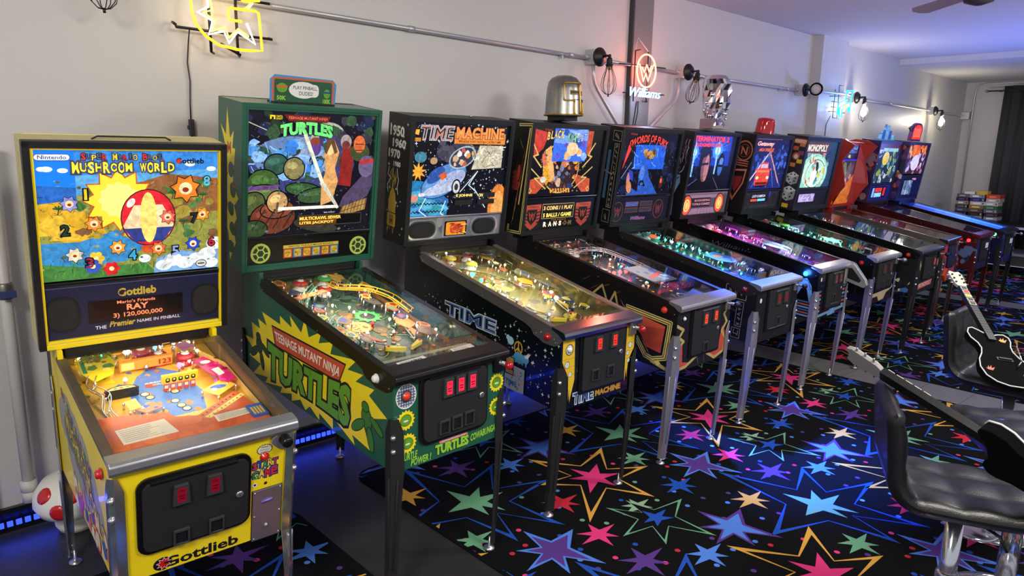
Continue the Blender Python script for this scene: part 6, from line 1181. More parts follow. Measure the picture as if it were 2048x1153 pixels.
def bg(A, s, u0, u1, v0, v1):
    r = random.Random(61); A.rect(u0, u1, v0, v1, E((10, 14, 36), .5)); A.poly([(u0, .44), (.26, .44), (.26, v1), (u0, v1)], E((20, 60, 190), .8)); A.rect(-.36, .24, .6, .7, E((60, 60, 190), .85))
    for u, v, q in ((-.3, .55, .1), (.05, .57, .13)):
        for k in range(26): t = r.random() * 6.28; A.poly([(u, v - .006), (u + q * 1.8 * math.cos(t), v + q * 1.5 * math.sin(t)), (u, v + .008)], E((50, 120, 250), .9))
        A.ell(u, v, q * .6, q * .55, E((70, 150, 255), 1)); A.ell(u, v, q * .32, q * .3, E((190, 230, 255), 1.2)); A.poly([(u - .01, v - .2), (u + .01, v - .2), (u + .014, v), (u, v + .12), (u - .014, v)], E((140, 200, 255), 1))
    # two plain dome-topped columns
    dk = E((16, 12, 24), .4)
    A.poly([(-.36, .24), (-.2, .3), (-.14, .4), (-.04, .4), (.03, .3), (.16, .24)], dk); A.ell(-.12, .48, .09, .14, dk, 26); A.ell(-.105, .43, .06, .125, E((130, 84, 100), .8), 24); A.ell(-.085, .42, .035, .11, E((196, 130, 130), .85), 20); A.ell(-.15, .56, .07, .05, dk, 20); A.poly([(-.19, .44), (-.06, .45), (-.06, .47), (-.19, .46)], E((50, 24, 44), .5))
    A.poly([(.05, .24), (.07, .36), (.13, .4), (.2, .36), (.26, .24)], dk); A.ell(.13, .46, .055, .09, dk, 24); A.ell(.133, .43, .038, .075, E((60, 110, 190), .8), 20); A.rrect(.095, .17, .43, .45, .008, E((10, 14, 30), .3)); A.ell(.14, .48, .03, .03, E((90, 150, 226), .9), 16)
    A.line([(-.4, .24), (-.2, .33)], .004, E((130, 130, 180), .8)); A.line([(.16, .24), (.05, .34)], .004, E((150, 130, 160), .8)); A.streaks(14, -.33, -.22, .3, .48, er((90, 100, 150), (40, 60, 120), e=.6), .02, .05, .004, r)
    rd = E((255, 70, 96), 1.05); A.text('TERMINATOR 2', -.335, .2, .64, .685, rd, .04, out=E((120, 20, 60), .6)); A.text('JUDGMENT DAY', -.3, .1, .59, .628, rd, .04, out=E((120, 20, 60), .6))
m.backglass(.236, m.Hb - .025, bg); m.trim(.226, BLKG, .02)
pk = mat((170, 150, 166), .4)
def sp(A, s):
    A.rrect(-.34, .34, .02, .2, .03, mat((96, 86, 100), .4)); A.poly([(-.3, .195), (.3, .195), (.2, .165), (-.2, .165)], pk); A.poly([(-.25, .03), (.25, .03), (.2, .08), (-.2, .08)], pk); A.rrect(-.22, .08, .09, .17, .01, mat((40, 32, 44), .4))
    for k in range(5): A.line([(-.1 + k * .05, .02), (-.1 + k * .05, .08)], .003, BLK)
    A.text('BOOKKEEPING', -.17, .07, .138, .156, E((226, 150, 170), .9), .02); A.text('TOTALS CLEARED', -.2, .075, .106, .126, E((226, 150, 170), .9), .02)
m.speakers(.02, .214, mat((150, 130, 146), .4), sp, [(-.29, .11, .075, .09, 'lit', mat((60, 52, 56), .4)), (.22, .115, .075, .09, 'lit', mat((60, 52, 56), .4))])
m.topglass(); m.playlight((1, .25, .7), 4.5, 1.25, .4, .35); m.playlight((.3, .35, 1), 3, .6, .4, .35)
F = Field(m, .085, m.Lg + .1)
gen(F, mat((90, 60, 110), .25), [mat(c, .25) for c in ((200, 50, 120), (120, 60, 160), (60, 70, 190), (190, 90, 160), (60, 50, 80))])
F.backpanel(mat((60, 40, 60), .4), None, .075); F.apron(.18, mat((50, 60, 90), .3), [([(-.18, .14), (-.05, .15), (-.05, .1), (-.18, .09)], mat((90, 140, 210), .5)), ([(.05, .15), (.2, .16), (.2, .11), (.05, .1)], mat((90, 140, 210), .5))], None)
F.plastic([(.0, .62), (.06, .7), (.1, .5), (.05, .42)], .055, mat((190, 220, 220), .2), art=lambda A: A.streaks(16, .01, .07, .46, .62, [mat((240, 240, 200), .3), mat((90, 200, 190), .3)], .03, .06, .006, F.rng, 1, 2)); F.plastic([(.1, .66), (.17, .72), (.19, .5), (.14, .44)], .055, mat((180, 214, 226), .2), art=lambda A: A.streaks(12, .11, .17, .48, .64, [mat((240, 240, 200), .3), mat((90, 160, 220), .3)], .03, .06, .006, F.rng, 1, 2))
busy(F, 14, [mat(c, .2) for c in ((226, 60, 140), (140, 70, 190), (60, 90, 220), (190, 40, 60), (200, 190, 220))] + [CLEAR], 10, ((255, 60, 170), (255, 90, 160), (90, 110, 255)), 10, va=.3, e=9, caps=[mat((220, 40, 60), .2), mat((190, 190, 200), .2)])
for c, u, v in (((255, 60, 160), -.05, 1.0), ((255, 60, 160), .05, .95), ((90, 120, 255), .0, .6), ((255, 100, 90), -.12, 1.1)): F.bulb(u, v, .03, c, 12, .012)

# ---------------------------------------------------------------- 7: red car
m = Machine(6.291, 2.101, .0108, 'black pinball machine with a red car on its backglass and a red beacon on top')
cop = mat((190, 110, 80), .4)
m.cabinet(BLKG, mat((26, 34, 34), .2), lambda A, s: (A.poly([(-.22, .08), (.2, .09), (.24, .12), (.24, .09), (.1, .06), (.05, .01), (-.06, .005), (-.1, .05), (-.24, .05), (-.24, .09)], mat((200, 180, 140), .4)), A.ring(-.23, .2, .02, .025, .004, W0, 12)), lambda A, s: A.streaks(10, -.9, -.1, .05, .3, [mat((26, 26, 40), .3)], .05, .1, .01, s.rng)); m.rails(mat((40, 42, 48), .3, .8)); m.lockbar(mat((204, 204, 210), .26, .8)); m.button(.115, m.Hf - .045, mat((180, 30, 40), .3)); m.leg(mat((160, 158, 190), .3, .7, var=.1))
m.door(-.2, .17, .1, .365, [(-.06, .28), (.08, .285)], [(-.05, .15), (.08, .155)], (.13, .22), slit=(90, 30, 30), frame=False); m.plunger(.235, .335, 'rod', STEEL, STEEL, .024, .04)
def bbside(A, s):
    A.ring(-.09, .565, .075, .085, .012, cop); A.ring(-.09, .565, .05, .055, .006, mat((150, 60, 50), .4)); A.text('N', -.12, -.06, .53, .6, cop, .02)
    for k in range(3): A.rect(-.16, -.03, .43 + k * .02, .438 + k * .02, cop)
    A.poly([(-.17, .39), (-.03, .41), (-.04, .28), (-.12, .11), (-.18, .2)], cop); A.poly([(-.155, .375), (-.045, .39), (-.055, .28), (-.12, .14), (-.165, .22)], BLK); A.poly([(-.14, .33), (-.06, .34), (-.07, .27), (-.115, .19), (-.145, .25)], mat((130, 40, 40), .4))
m.backbox(BLK, .035, BLK, bbside, split=.24)
def bg(A, s, u0, u1, v0, v1):
    r = random.Random(71); A.rect(u0, u1, v0, v1, E((24, 34, 100), .6)); A.poly([(u0, v0), (u1, v0), (.03, .55), (-.08, .55)], E((28, 44, 130), .7)); A.blobs(24, .02, u1, .4, .62, er((40, 80, 200), (70, 110, 230), (30, 40, 110), e=.75), .02, .04, r); A.blobs(20, u0, -.1, .35, .6, er((40, 80, 200), (30, 50, 140), (70, 120, 230), e=.75), .02, .04, r)
    for k in range(6): A.line([(-.03, .57), (-.4 + k * .14, .24)], .005, E((110, 150, 250), .9))
    A.line([(-.06, .54), (-.32, .3)], .016, E((230, 200, 200), .95)); A.line([(.0, .54), (.25, .28)], .016, E((226, 150, 130), .9)); A.blobs(8, -.1, .06, .54, .6, er((220, 110, 80), (150, 50, 60)), .01, .02, r)
    detail(A, u0, u1, .24, .66, r, 110, (10, 14, 50), (130, 170, 255))
    rd = E((226, 74, 52), 1.); A.ell(-.09, .26, .12, .018, E((10, 12, 40), .3)); A.poly([(-.22, .26), (.02, .26), (.045, .33), (.03, .4), (-.0, .42), (-.01, .47), (-.15, .47), (-.17, .42), (-.215, .4), (-.23, .33)], rd); A.poly([(-.15, .42), (-.02, .42), (-.025, .455), (-.14, .455)], E((200, 190, 226), .95)); A.poly([(-.21, .38), (.03, .38), (.02, .4), (-.2, .4)], E((250, 130, 100), 1)); A.rect(-.2, .02, .265, .29, E((120, 24, 24), .7))
    for u in (-.185, .01): A.ell(u, .33, .024, .014, E((255, 240, 210), 1.3))
    A.line([(-.24, .4), (-.21, .41)], .012, rd); A.line([(.03, .41), (.06, .4)], .012, rd)
    A.text('Getaway', -.3, .02, .61, .66, E((250, 200, 190), 1), .03, .2, out=E((180, 40, 40), .9)); A.text('HIGH SPEED II', -.25, .02, .57, .6, E((240, 110, 60), 1), .03, .1); A.rect(-.33, .16, .68, .69, E((200, 110, 90), .8))
m.backglass(.225, m.Hb - .03, bg); m.trim(.21, BLKG, .02)
def sp(A, s):
    A.rrect(-.34, .3, .03, .19, .02, mat((46, 46, 52), .3)); A.rrect(-.24, .11, .1, .18, .008, mat((20, 20, 26), .3)); A.text('LOOP CHAMPION', -.2, .05, .145, .17, E((226, 230, 250), 1), .02); A.rect(-.22, -.1, .11, .132, E((240, 80, 70), .9)); A.rect(-.09, .06, .11, .132, E((120, 220, 240), .9))
    for k in range(9): A.rrect(-.22 + k * .04, -.19 + k * .04, .05, .075, .004, mat((70, 70, 80), .3))
    A.rect(.13, .145, .14, .2, E((50, 60, 255), 1))
m.speakers(.025, .2, mat((34, 34, 38), .3), sp, [(-.3, .115, .05, .07, 'rr', mat((70, 70, 74), .3)), (.22, .125, .05, .07, 'rr', mat((70, 70, 74), .3))])
g = G(m.BB); rb = mat((176, 20, 26), .08, coat=.6); g.lathe([(.086, 0), (.086, .01), (.08, .115), (.076, .13), (.05, .142), (.001, .147)], rb, 22, o=(-.08, .09, m.Hb)); g.lathe([(.092, 0), (.092, .012)], BLK, 22, o=(-.08, .09, m.Hb - .004)); g.build('beacon', m.root)
m.topglass(); m.playlight((.3, 1, .75), 2.6, .95)
F = Field(m, .085, m.Lg + .1); gen(F, mat((40, 70, 66), .25), [mat(c, .25) for c in ((50, 120, 100), (40, 50, 60), (90, 120, 110), (120, 60, 50), (70, 110, 120))]); F.backpanel(mat((26, 34, 34), .4), None, .075); F.apron(.18, mat((50, 52, 60), .3), [([(.05, .15), (.18, .16), (.18, .12), (.05, .11)], mat((200, 90, 70), .5))], None)
F.plastic([(-.02, .98), (.07, 1.03), (.09, .94), (.0, .9)], .06, mat((150, 190, 60), .25)); F.plastic([(-.02, .55), (.1, .62), (.16, .5), (.04, .42)], .05, mat((160, 200, 190), .2), art=lambda A: A.streaks(20, .0, .12, .46, .58, [mat((230, 220, 90), .3), mat((40, 60, 60), .3), mat((240, 240, 240), .3)], .03, .06, .006, F.rng, 1, 2)); F.plastic([(.08, .34), (.2, .38), (.22, .28), (.1, .24)], .05, mat((200, 50, 46), .25)); F.plastic([(.16, .26), (.22, .28), (.22, .22), (.17, .2)], .05, W0)
busy(F, 10, [mat(c, .2) for c in ((60, 150, 120), (190, 50, 40), (200, 210, 200), (60, 70, 80))] + [CLEAR], 8, ((60, 255, 200), (120, 255, 220)), 8, va=.3, e=9)
for k in range(12): F.bulb(-.04 + .012 * k, 1.05 - k * .055, .035, (60, 255, 205), 12, .009)

# ---------------------------------------------------------------- 8: dice
m = Machine(7.098, 2.006, -.0176, 'black pinball machine with two pale dice on the side of its head')
m.cabinet(BLK, mat((30, 34, 38), .2), lambda A, s: (A.poly([(-.2, .03), (.14, .05), (.14, .1), (-.2, .08)], mat((200, 70, 50), .45)), A.text('MONOPOLY', -.19, .13, .042, .085, mat((236, 200, 190), .4), .03, warp=lambda a, b, q: (q[0], q[1] + .01 * a)), A.poly([(-.22, .3), (-.19, .25), (-.21, .2), (-.23, .25)], mat((170, 160, 130), .4)), A.poly([(.23, .3), (.25, .25), (.23, .2), (.21, .25)], mat((170, 160, 130), .4))), lambda A, s: A.blobs(14, -.3, -.02, .01, .1, [mat((60, 110, 170), .4), mat((210, 200, 150), .4), mat((30, 30, 34), .4)], .02, .035, s.rng)); m.rails(BLKP); m.lockbar(mat((120, 120, 126), .25, 1)); m.button(.11, m.Hf - .04, mat((200, 60, 40), .3)); m.leg(BLK)
m.door(-.16, .16, .11, .35, [(.08, .27)], [(.0, .15)], (.12, .2), slit=(220, 50, 60), frame=False); m.plunger(.235, .325, 'rod', BLK, BLK, .024, .04)
def bbside(A, s):
    cs = [mat(c, .45) for c in ((206, 120, 60), (220, 180, 40), (60, 60, 70), (120, 70, 110), (190, 90, 60))]
    A.rect(-.14, -.01, .03, .7, mat((40, 36, 50), .45))
    for k in range(6): A.rect(-.13 + (k % 2) * .06, -.075 + (k % 2) * .06, .42 + k * .04, .458 + k * .04, cs[k % 5])
    A.rect(-.13, -.01, .645, .69, cs[0]); A.text('MONOPOLY', -.128, -.012, .652, .682, W0, .02); A.ell(-.085, .525, .035, .035, mat((200, 96, 60), .4)); A.ell(-.085, .52, .02, .022, mat((226, 200, 180), .4)); A.rect(-.125, -.06, .02, .06, cs[1])
    pd = mat((186, 186, 184), .4); p2 = mat((150, 150, 150), .4); p3 = mat((210, 210, 208), .4)
    for u, v, q in ((-.075, .31, .062), (-.085, .16, .072)):
        A.poly([(u - q, v + q * .5), (u, v + q * 1.1), (u + q, v + q * .6), (u + q * .9, v - q * .6), (u - q * .0, v - q * 1.1), (u - q * .95, v - q * .6)], BLK); A.poly([(u - q, v + q * .5), (u, v + q * 1.05), (u + q, v + q * .6), (u + q * .05, v + q * .1)], p3); A.poly([(u - q, v + q * .5), (u + q * .05, v + q * .1), (u, v - q * 1.05), (u - q * .95, v - q * .6)], pd); A.poly([(u + q, v + q * .6), (u + q * .05, v + q * .1), (u, v - q * 1.05), (u + q * .9, v - q * .6)], p2)
        for a, b in ((-.5, -.25), (-.75, .1), (-.2, -.7), (.5, .1), (.4, -.4), (-.3, .6), (.3, .65)): A.ell(u + a * q, v + b * q, q * .13, q * .13, BLK, 10)
m.backbox(mat((34, 34, 40), .35), .04, BLK, bbside, split=.22)
def bg(A, s, u0, u1, v0, v1):
    r = random.Random(81); A.rect(u0, u1, v0, v1, E((50, 80, 120), .6)); A.blobs(30, u0, .2, .45, .6, er((90, 130, 170), (40, 60, 100), (150, 180, 190), e=.8), .02, .05, r); A.ell(-.08, .36, .3, .2, E((150, 224, 200), .95), 34); A.ell(-.06, .37, .25, .16, E((200, 240, 214), 1), 30)
    A.blobs(26, -.25, .15, .26, .55, er((90, 190, 190), (226, 240, 220), (60, 120, 150), (240, 210, 90), (230, 120, 90), e=.9), .012, .04, r); A.poly([(-.14, .24), (-.05, .24), (-.0, .38), (-.05, .42), (-.12, .36)], E((240, 246, 230), 1.05)); A.ell(-.02, .43, .03, .05, E((40, 60, 70), .5), 16, .3); A.ring(-.04, .36, .2, .14, .008, E((60, 110, 120), .7))
    detail(A, -.3, .18, .24, .56, r, 110, (40, 70, 80), (240, 250, 240))
    A.rect(-.32, .13, .565, .665, E((150, 60, 50), .7)); A.rect(-.315, .125, .572, .658, E((120, 60, 60), .6)); A.text('MONOPOLY', -.31, .12, .578, .65, E((236, 230, 214), 1.0), .05, out=E((40, 24, 30), .4))
m.backglass(.225, m.Hb - .035, bg); m.trim(.21, BLK, .02)
m.speakers(.03, .2, mat((28, 28, 36), .35), lambda A, s: A.line([(.1, .06), (.18, .06), (.18, .17), (.1, .17)], .004, DGREY, True), [], (-.29, .055, .075, .165), lambda A, s: (A.rect(-.285, .05, .08, .16, E((190, 170, 230), .9)), A.streaks(30, -.27, .03, .09, .13, er((120, 90, 170), (240, 236, 250)), .02, .05, .006, s.rng)))
m.topglass(); m.playlight((.6, .9, 1), 4, .95)
F = Field(m, .085, m.Lg + .1); gen(F, mat((100, 110, 116), .25), [mat(c, .25) for c in ((150, 160, 160), (90, 80, 110), (170, 120, 110), (120, 150, 150), (60, 70, 80))]); F.backpanel(mat((60, 70, 80), .4), None, .075); F.apron(.18, mat((150, 156, 158), .3), [], None)
for k in range(7): F.bulb(-.18 + .045 * k, F.v1 - .05, .05, (190, 240, 255), 14, .01)
busy(F, 8, [mat(c, .2) for c in ((200, 210, 214), (60, 70, 80), (190, 80, 60), (90, 60, 150))] + [CLEAR], 4, ((255, 255, 240),), 6, va=.3, e=9)

# ---------------------------------------------------------------- 9: red wings
m = Machine(8.313, 2.154, .0474, 'red pinball machine with jagged red wings beside its narrow backglass', h=.545, tau=.062)
rdp = mat((168, 42, 26), .4, coat=.3); pkp = mat((190, 70, 100), .4)
m.cabinet(rdp, mat((90, 40, 30), .2), lambda A, s: (A.rect(-.27, .27, .0, .37, pkp), A.blobs(20, -.27, -.2, .0, .2, [mat((226, 110, 50), .4), mat((240, 160, 60), .4)], .015, .03, s.rng)), None); m.rails(mat((150, 142, 130), .35, .9)); m.lockbar(mat((110, 112, 120), .25, 1)); m.button(.11, m.Hf - .04, BLK); m.leg(mat((120, 100, 96), .35, .9))
m.door(-.16, .16, .08, .34, [(-.05, .27), (.05, .27)], [(-.04, .14), (.05, .14)], (.13, .2), slit=(20, 20, 50), frame=True, plate=mat((26, 34, 90), .4)); m.plunger(.235, .33, 'rod', BLK, STEEL, .02, .03)
g = G(m.FR); g.prism([(-.29, .03), (-.2, .1), (-.12, .0), (-.22, -.04)], -.03, -.002, mat((214, 74, 40), .4), axis='y'); g.build('apron_fin', m.root, .002)
m.backbox(rdp, .03, rdp, None, split=.2)
W = m.Wb / 2; H = m.Hb
for sg in (-1, 1):
    g = G(m.BB); P = [(.05, .0), (-.02, .0), (-.01, .06), (-.12, .26), (-.1, .34), (-.03, .52), (-.13, .70), (-.02, H + .03), (.12, H + .03), (.2, H)]; x = sg * (W - .01); g.prism(P, x - .012, x + .012, rdp, axis='x')
    # inward-leaning jagged cheek
    for a, b in (((-.02, .02), (-.11, .27)), ((-.11, .27), (-.025, .53)), ((-.025, .53), (-.125, .7))):
        xo, xi = sg * (W - .02), sg * (W - .16); g.add([(xo, a[0], a[1]), (xo, b[0], b[1]), (xi, .012, b[1]), (xi, .012, a[1])], [(0, 1, 2, 3), (3, 2, 1, 0)][:1], rdp)
    o = g.build('side_wing', m.root)
def bg(A, s, u0, u1, v0, v1):
    r = random.Random(91); A.rect(u0, u1, v0, v1, E((60, 50, 40), .5)); A.poly([(u0, v0), (u1, v0), (u1, .4), (-.05, .2)], E((210, 110, 40), .8)); A.blobs(26, u0, u1, v0, .5, er((220, 130, 50), (150, 80, 40), (110, 110, 60), (90, 60, 50), e=.75), .03, .06, r); A.ell(-.08, .35, .07, .13, E((130, 140, 90), .75), 20, .2); A.ell(-.1, .46, .05, .04, E((120, 130, 80), .75)); A.ell(.05, .4, .06, .1, E((110, 90, 80), .7), 18, -.2); A.ell(-.02, .24, .08, .09, E((226, 140, 50), .8))
    A.rect(u0, u1, .53, v1, E((20, 24, 80), .6)); A.rrect(-.18, .18, .6, .69, .01, E((70, 100, 150), .8)); A.streaks(16, -.15, .15, .62, .67, er((150, 190, 220), (40, 50, 90)), .04, .08, .008, r); A.blobs(5, -.1, .06, .555, .57, er((226, 190, 70)), .01, .02, r, 2); A.rect(u0, u1, .515, .53, E((50, 50, 220), .9))
m.backglass(.03, m.Hb - .03, bg, u=.3)
m.topglass(); m.playlight((1, .6, .45), 2., 1.05)
F = Field(m, .085, m.Lg + .1); gen(F, mat((110, 60, 44), .25), [mat(c, .25) for c in ((150, 70, 50), (70, 44, 60), (190, 120, 80), (60, 60, 90))], ins=10); F.backpanel(mat((120, 60, 40), .4), None, .075); F.apron(.18, mat((140, 140, 136), .3), [], None)
busy(F, 6, [mat(c, .2) for c in ((170, 60, 40), (90, 60, 80), (210, 190, 150))], 5, ((255, 190, 110),), 4, va=.4, e=8)

# ---------------------------------------------------------------- 10: crystal topper
m = Machine(9.066, 2.049, .0031, 'dark red pinball machine with a topper of pale blue crystals')
m.cabinet(mat((70, 14, 18), .3, coat=.4), mat((40, 30, 60), .2), lambda A, s: A.rect(-.27, .27, 0, .37, mat((24, 28, 70), .4)), lambda A, s: (A.blobs(14, -.3, -.02, .02, .25, [mat((90, 110, 150), .4), mat((150, 40, 40), .4), mat((30, 40, 70), .4)], .03, .06, s.rng), A.poly([(-.2, .3), (-.02, .3), (-.02, .36), (-.2, .38)], mat((110, 30, 26), .4)))); m.rails(mat((80, 30, 30), .3, .6)); m.lockbar(mat((140, 40, 50), .25, .6)); m.button(.1, m.Hf - .06, BLK, E((255, 40, 50), 4)); m.leg(mat((90, 24, 26), .35, .5))
m.door(-.15, .16, .08, .34, [(-.0, .26), (.06, .26)], [(.03, .14)], (.13, .2), slit=(230, 230, 250), frame=False); m.plunger(.235, .33, 'rod', BLK, STEEL, .02, .03)
def bbside(A, s): A.blobs(30, -.2, -.01, .03, .69, [mat(c, .4) for c in ((120, 70, 80), (60, 40, 90), (150, 110, 110), (190, 90, 60), (40, 40, 90))], .025, .05, s.rng); A.ell(-.09, .52, .07, .07, mat((140, 110, 124), .4), 18)
m.backbox(mat((46, 30, 70), .35), .03, BLK, bbside, split=.2)
def bg(A, s, u0, u1, v0, v1):
    r = random.Random(101); A.rect(u0, u1, v0, v1, E((40, 60, 80), .6)); A.blobs(50, u0, u1, v0, v1, er((90, 150, 160), (40, 50, 70), (190, 200, 200), (150, 170, 80), (60, 80, 110), e=.85), .02, .05, r); A.ell(-.06, .52, .1, .08, E((230, 200, 70), .95)); A.rect(u0, u1, .62, v1, E((90, 40, 40), .7)); A.rect(-.2, .28, .6, .64, E((150, 200, 190), .9)); A.streaks(30, u0, u1, .25, .6, er((220, 230, 220), (60, 110, 130)), .04, .1, .008, r)
m.backglass(.23, m.Hb - .03, bg); m.trim(.215, BLK)
m.speakers(.03, .2, mat((34, 40, 130), .3), None, [], (-.25, .2, .05, .18), lambda A, s: (A.rect(-.24, -.18, .06, .17, E((150, 190, 240), .9)), A.rect(-.16, .06, .12, .17, E((230, 60, 60), .95)), A.rect(-.16, .06, .06, .11, E((150, 220, 240), .95)), A.rect(.1, .17, .07, .17, E((220, 50, 60), .9))))
g = G(m.BB); ice = mat((120, 180, 226), .15, emit=.7); ic2 = mat((70, 110, 190), .2, emit=.5); r = random.Random(5)
for k in range(13): u = -.2 + .033 * k; hh = .04 + .12 * math.exp(-((u - .0) / .1) ** 2) + r.uniform(0, .03); g.prism([(u - .024, 0), (u + .024, 0), (u + .012, hh * .7), (u, hh), (u - .014, hh * .65)], .08 + .01 * (k % 3), .105 + .01 * (k % 3), [ice, ic2][k % 2], axis='y')
for i in range(len(g.v)): p = m.BB.inverted() @ Vector(g.v[i]); g.v[i] = tuple(m.BB @ Vector((p.x, p.y, p.z + m.Hb + .01)))
g.box(-.23, .23, .07, .14, m.Hb, m.Hb + .014, mat((90, 150, 200), .3, emit=.4)); g.build('crystal_topper', m.root)
m.topglass(); m.playlight((.6, .5, 1), 1.6, 1.05)
F = Field(m, .085, m.Lg + .1); gen(F, mat((90, 80, 100), .25), [mat(c, .25) for c in ((120, 110, 130), (70, 60, 110), (150, 60, 60))], ins=10); F.backpanel(mat((60, 50, 110), .4), None, .075); F.apron(.24, mat((180, 60, 60), .3), [([(-.1, .2), (.1, .21), (.1, .15), (-.1, .14)], mat((170, 140, 80), .5))], None); busy(F, 5, [mat(c, .2) for c in ((150, 150, 170), (190, 60, 60))], 4, ((255, 80, 80), (150, 150, 255)), 4, va=.3, e=8)

# ---------------------------------------------------------------- 11: arched topper, last of the row
m = Machine(9.825, 1.985, -.0058, 'pinball machine with an arched red lit topper, last of the row beside the board games')
m.cabinet(mat((20, 22, 60), .3), mat((60, 90, 200), .2), lambda A, s: (A.blobs(16, -.27, .27, .0, .36, [mat((40, 60, 200), .4), mat((20, 20, 40), .4), mat((120, 40, 90), .4)], .03, .06, s.rng)), None); m.rails(BLKP); m.lockbar(mat((60, 70, 100), .25, .8)); m.button(.1, m.Hf - .04, BLK, E((90, 255, 190), 4)); m.leg(BLK)
m.door(-.15, .16, .08, .34, [(-.0, .26), (.06, .26)], [(.03, .14)], (.13, .2), slit=(220, 220, 250), frame=False); m.plunger(.235, .33, 'rod', STEEL, STEEL, .02, .03)
def bbside(A, s): A.blobs(26, -.2, -.01, .03, .69, [mat(c, .4) for c in ((200, 90, 60), (110, 60, 100), (210, 200, 210), (60, 50, 110))], .025, .05, s.rng)
m.backbox(mat((40, 34, 70), .35), .03, BLK, bbside, split=.24)
def bg(A, s, u0, u1, v0, v1):
    r = random.Random(111); A.rect(u0, u1, v0, v1, E((80, 44, 60), .6)); A.blobs(24, u0, u1, .55, v1, er((250, 130, 50), (240, 90, 40), (250, 170, 90)), .03, .06, r); A.blobs(36, u0, u1, v0, .56, er((200, 180, 210), (110, 90, 140), (60, 50, 80), (170, 120, 140), e=.85), .02, .05, r); A.ell(.0, .47, .14, .1, E((226, 210, 226), .9), 10)
m.backglass(.33, m.Hb - .03, bg); m.trim(.3, BLK, .03)
m.speakers(.03, .285, mat((30, 32, 60), .3), lambda A, s: A.rect(.06, .2, .25, .275, E((226, 140, 170), .8)), [], (-.22, .1, .06, .26), lambda A, s: (A.rect(-.21, .09, .07, .25, E((120, 140, 150), .7)), A.blobs(12, -.2, .08, .08, .24, er((170, 190, 200), (80, 100, 120), e=.7), .02, .04, s.rng)))
g = G(m.BB); P = [(-.17, 0), (.17, 0)] + [(.17 * math.cos(t), .13 + .09 * math.sin(t)) for t in [PI * k / 12 for k in range(13)]]
P = [(a, b + m.Hb + .01) for a, b in P]; g.prism(P, .08, .12, mat((90, 30, 90), .3), axis='y'); A = Art(g, Matrix.Translation((0, .08, m.Hb + .01)))
A.poly([(-.15, .02), (.15, .02)] + [(.15 * math.cos(t), .13 + .07 * math.sin(t)) for t in [PI * k / 12 for k in range(13)]], E((240, 70, 60), .9))
for k in range(4): A.ring(-.09 + k * .06, .1, .02, .05, .008, E((255, 150, 120), 1.1))
g.prism([(-.26, m.Hb + .16), (-.17, m.Hb + .12), (-.1, m.Hb + .2), (-.18, m.Hb + .19)], .09, .11, mat((90, 80, 90), .3), axis='y'); g.build('arched_topper', m.root)
m.topglass(); m.playlight((.25, .45, 1), 16, .95); m.playlight((.25, .45, 1), 14, .45)
F = Field(m, .085, m.Lg + .1); gen(F, mat((110, 150, 220), .2), [mat(c, .2) for c in ((130, 170, 230), (90, 120, 210), (160, 180, 230))], n=30, ins=6, st=20); F.backpanel(mat((70, 100, 200), .4), None, .075); F.apron(.18, mat((110, 110, 140), .3), [], None)
g = G(m.GL); blue = mat((60, 130, 255), .3, emit=2.2); W = m.W / 2 - .03; g.box(W - .012, W - .004, .02, .034, .15, m.Lg - .05, blue); g.build('blue_light_bar', m.root)
# ------------------------------------------------------------------ ornaments on top of the machines
t = thing('knight_helmet', 'weathered silver and gold great helm standing on the gold zigzag machine', 'helmet', (3.5, 3.25, 1.981), .12)
hm = mat((150, 150, 146), .32, .85, var=.3, vscale=25, bump=.15, bscale=40); gd = mat((190, 150, 70), .35, .8, var=.2)
g = G(); v = []; n = 28; rows = [(.0, 1.1, 1.0), (.02, 1.08, .99), (.1, 1.02, .97), (.17, .97, .93), (.215, .88, .85), (.24, .7, .68), (.255, .4, .38), (.26, .02, .02)]
for z, a, b in rows:
    for k in range(n):
        q = 2 * PI * k / n; x = .105 * a * math.cos(q); y = .12 * b * math.sin(q); y = y - (.022 if math.sin(q) < 0 else 0) * abs(math.sin(q)) ** 3 * (1 - z * 2); v.append((x, y, z))
g.add(v, [(i * n + k, i * n + (k + 1) % n, (i + 1) * n + (k + 1) % n, (i + 1) * n + k) for i in range(len(rows) - 1) for k in range(n)], hm, True); g.build('helm_shell', t)
def onh(q, z, e=.003):
    i = max(j for j in range(len(rows)) if rows[j][0] <= z); j = min(i + 1, len(rows) - 1); f = 0 if i == j else (z - rows[i][0]) / (rows[j][0] - rows[i][0]); a = rows[i][1] + f * (rows[j][1] - rows[i][1]); b = rows[i][2] + f * (rows[j][2] - rows[i][2])
    s_ = math.sin(q); return ((.105 * a + e) * math.cos(q), (.12 * b + e) * s_ - (.022 if s_ < 0 else 0) * abs(s_) ** 3 * (1 - z * 2), z)
g = G(); H_ = -PI / 2
for pth in ([onh(H_ - .95 + 1.9 * k / 14, .205) for k in range(15)], [onh(H_ - .95, .205 - .11 * k / 6) for k in range(7)], [onh(H_ + .95, .205 - .11 * k / 6) for k in range(7)], [onh(H_ - .95 + .55 * k / 6, .095) for k in range(7)], [onh(H_ + .95 - .55 * k / 6, .095) for k in range(7)], [onh(H_ - .4, .095 - .09 * k / 6) for k in range(7)], [onh(H_ + .4, .095 - .09 * k / 6) for k in range(7)], [onh(H_, .205 - .2 * k / 8) for k in range(9)], [onh(2 * PI * k / 30, .006) for k in range(31)]): g.tube(pth, .0055, gd, 6)
g.build('gold_trim', t)
g = G()
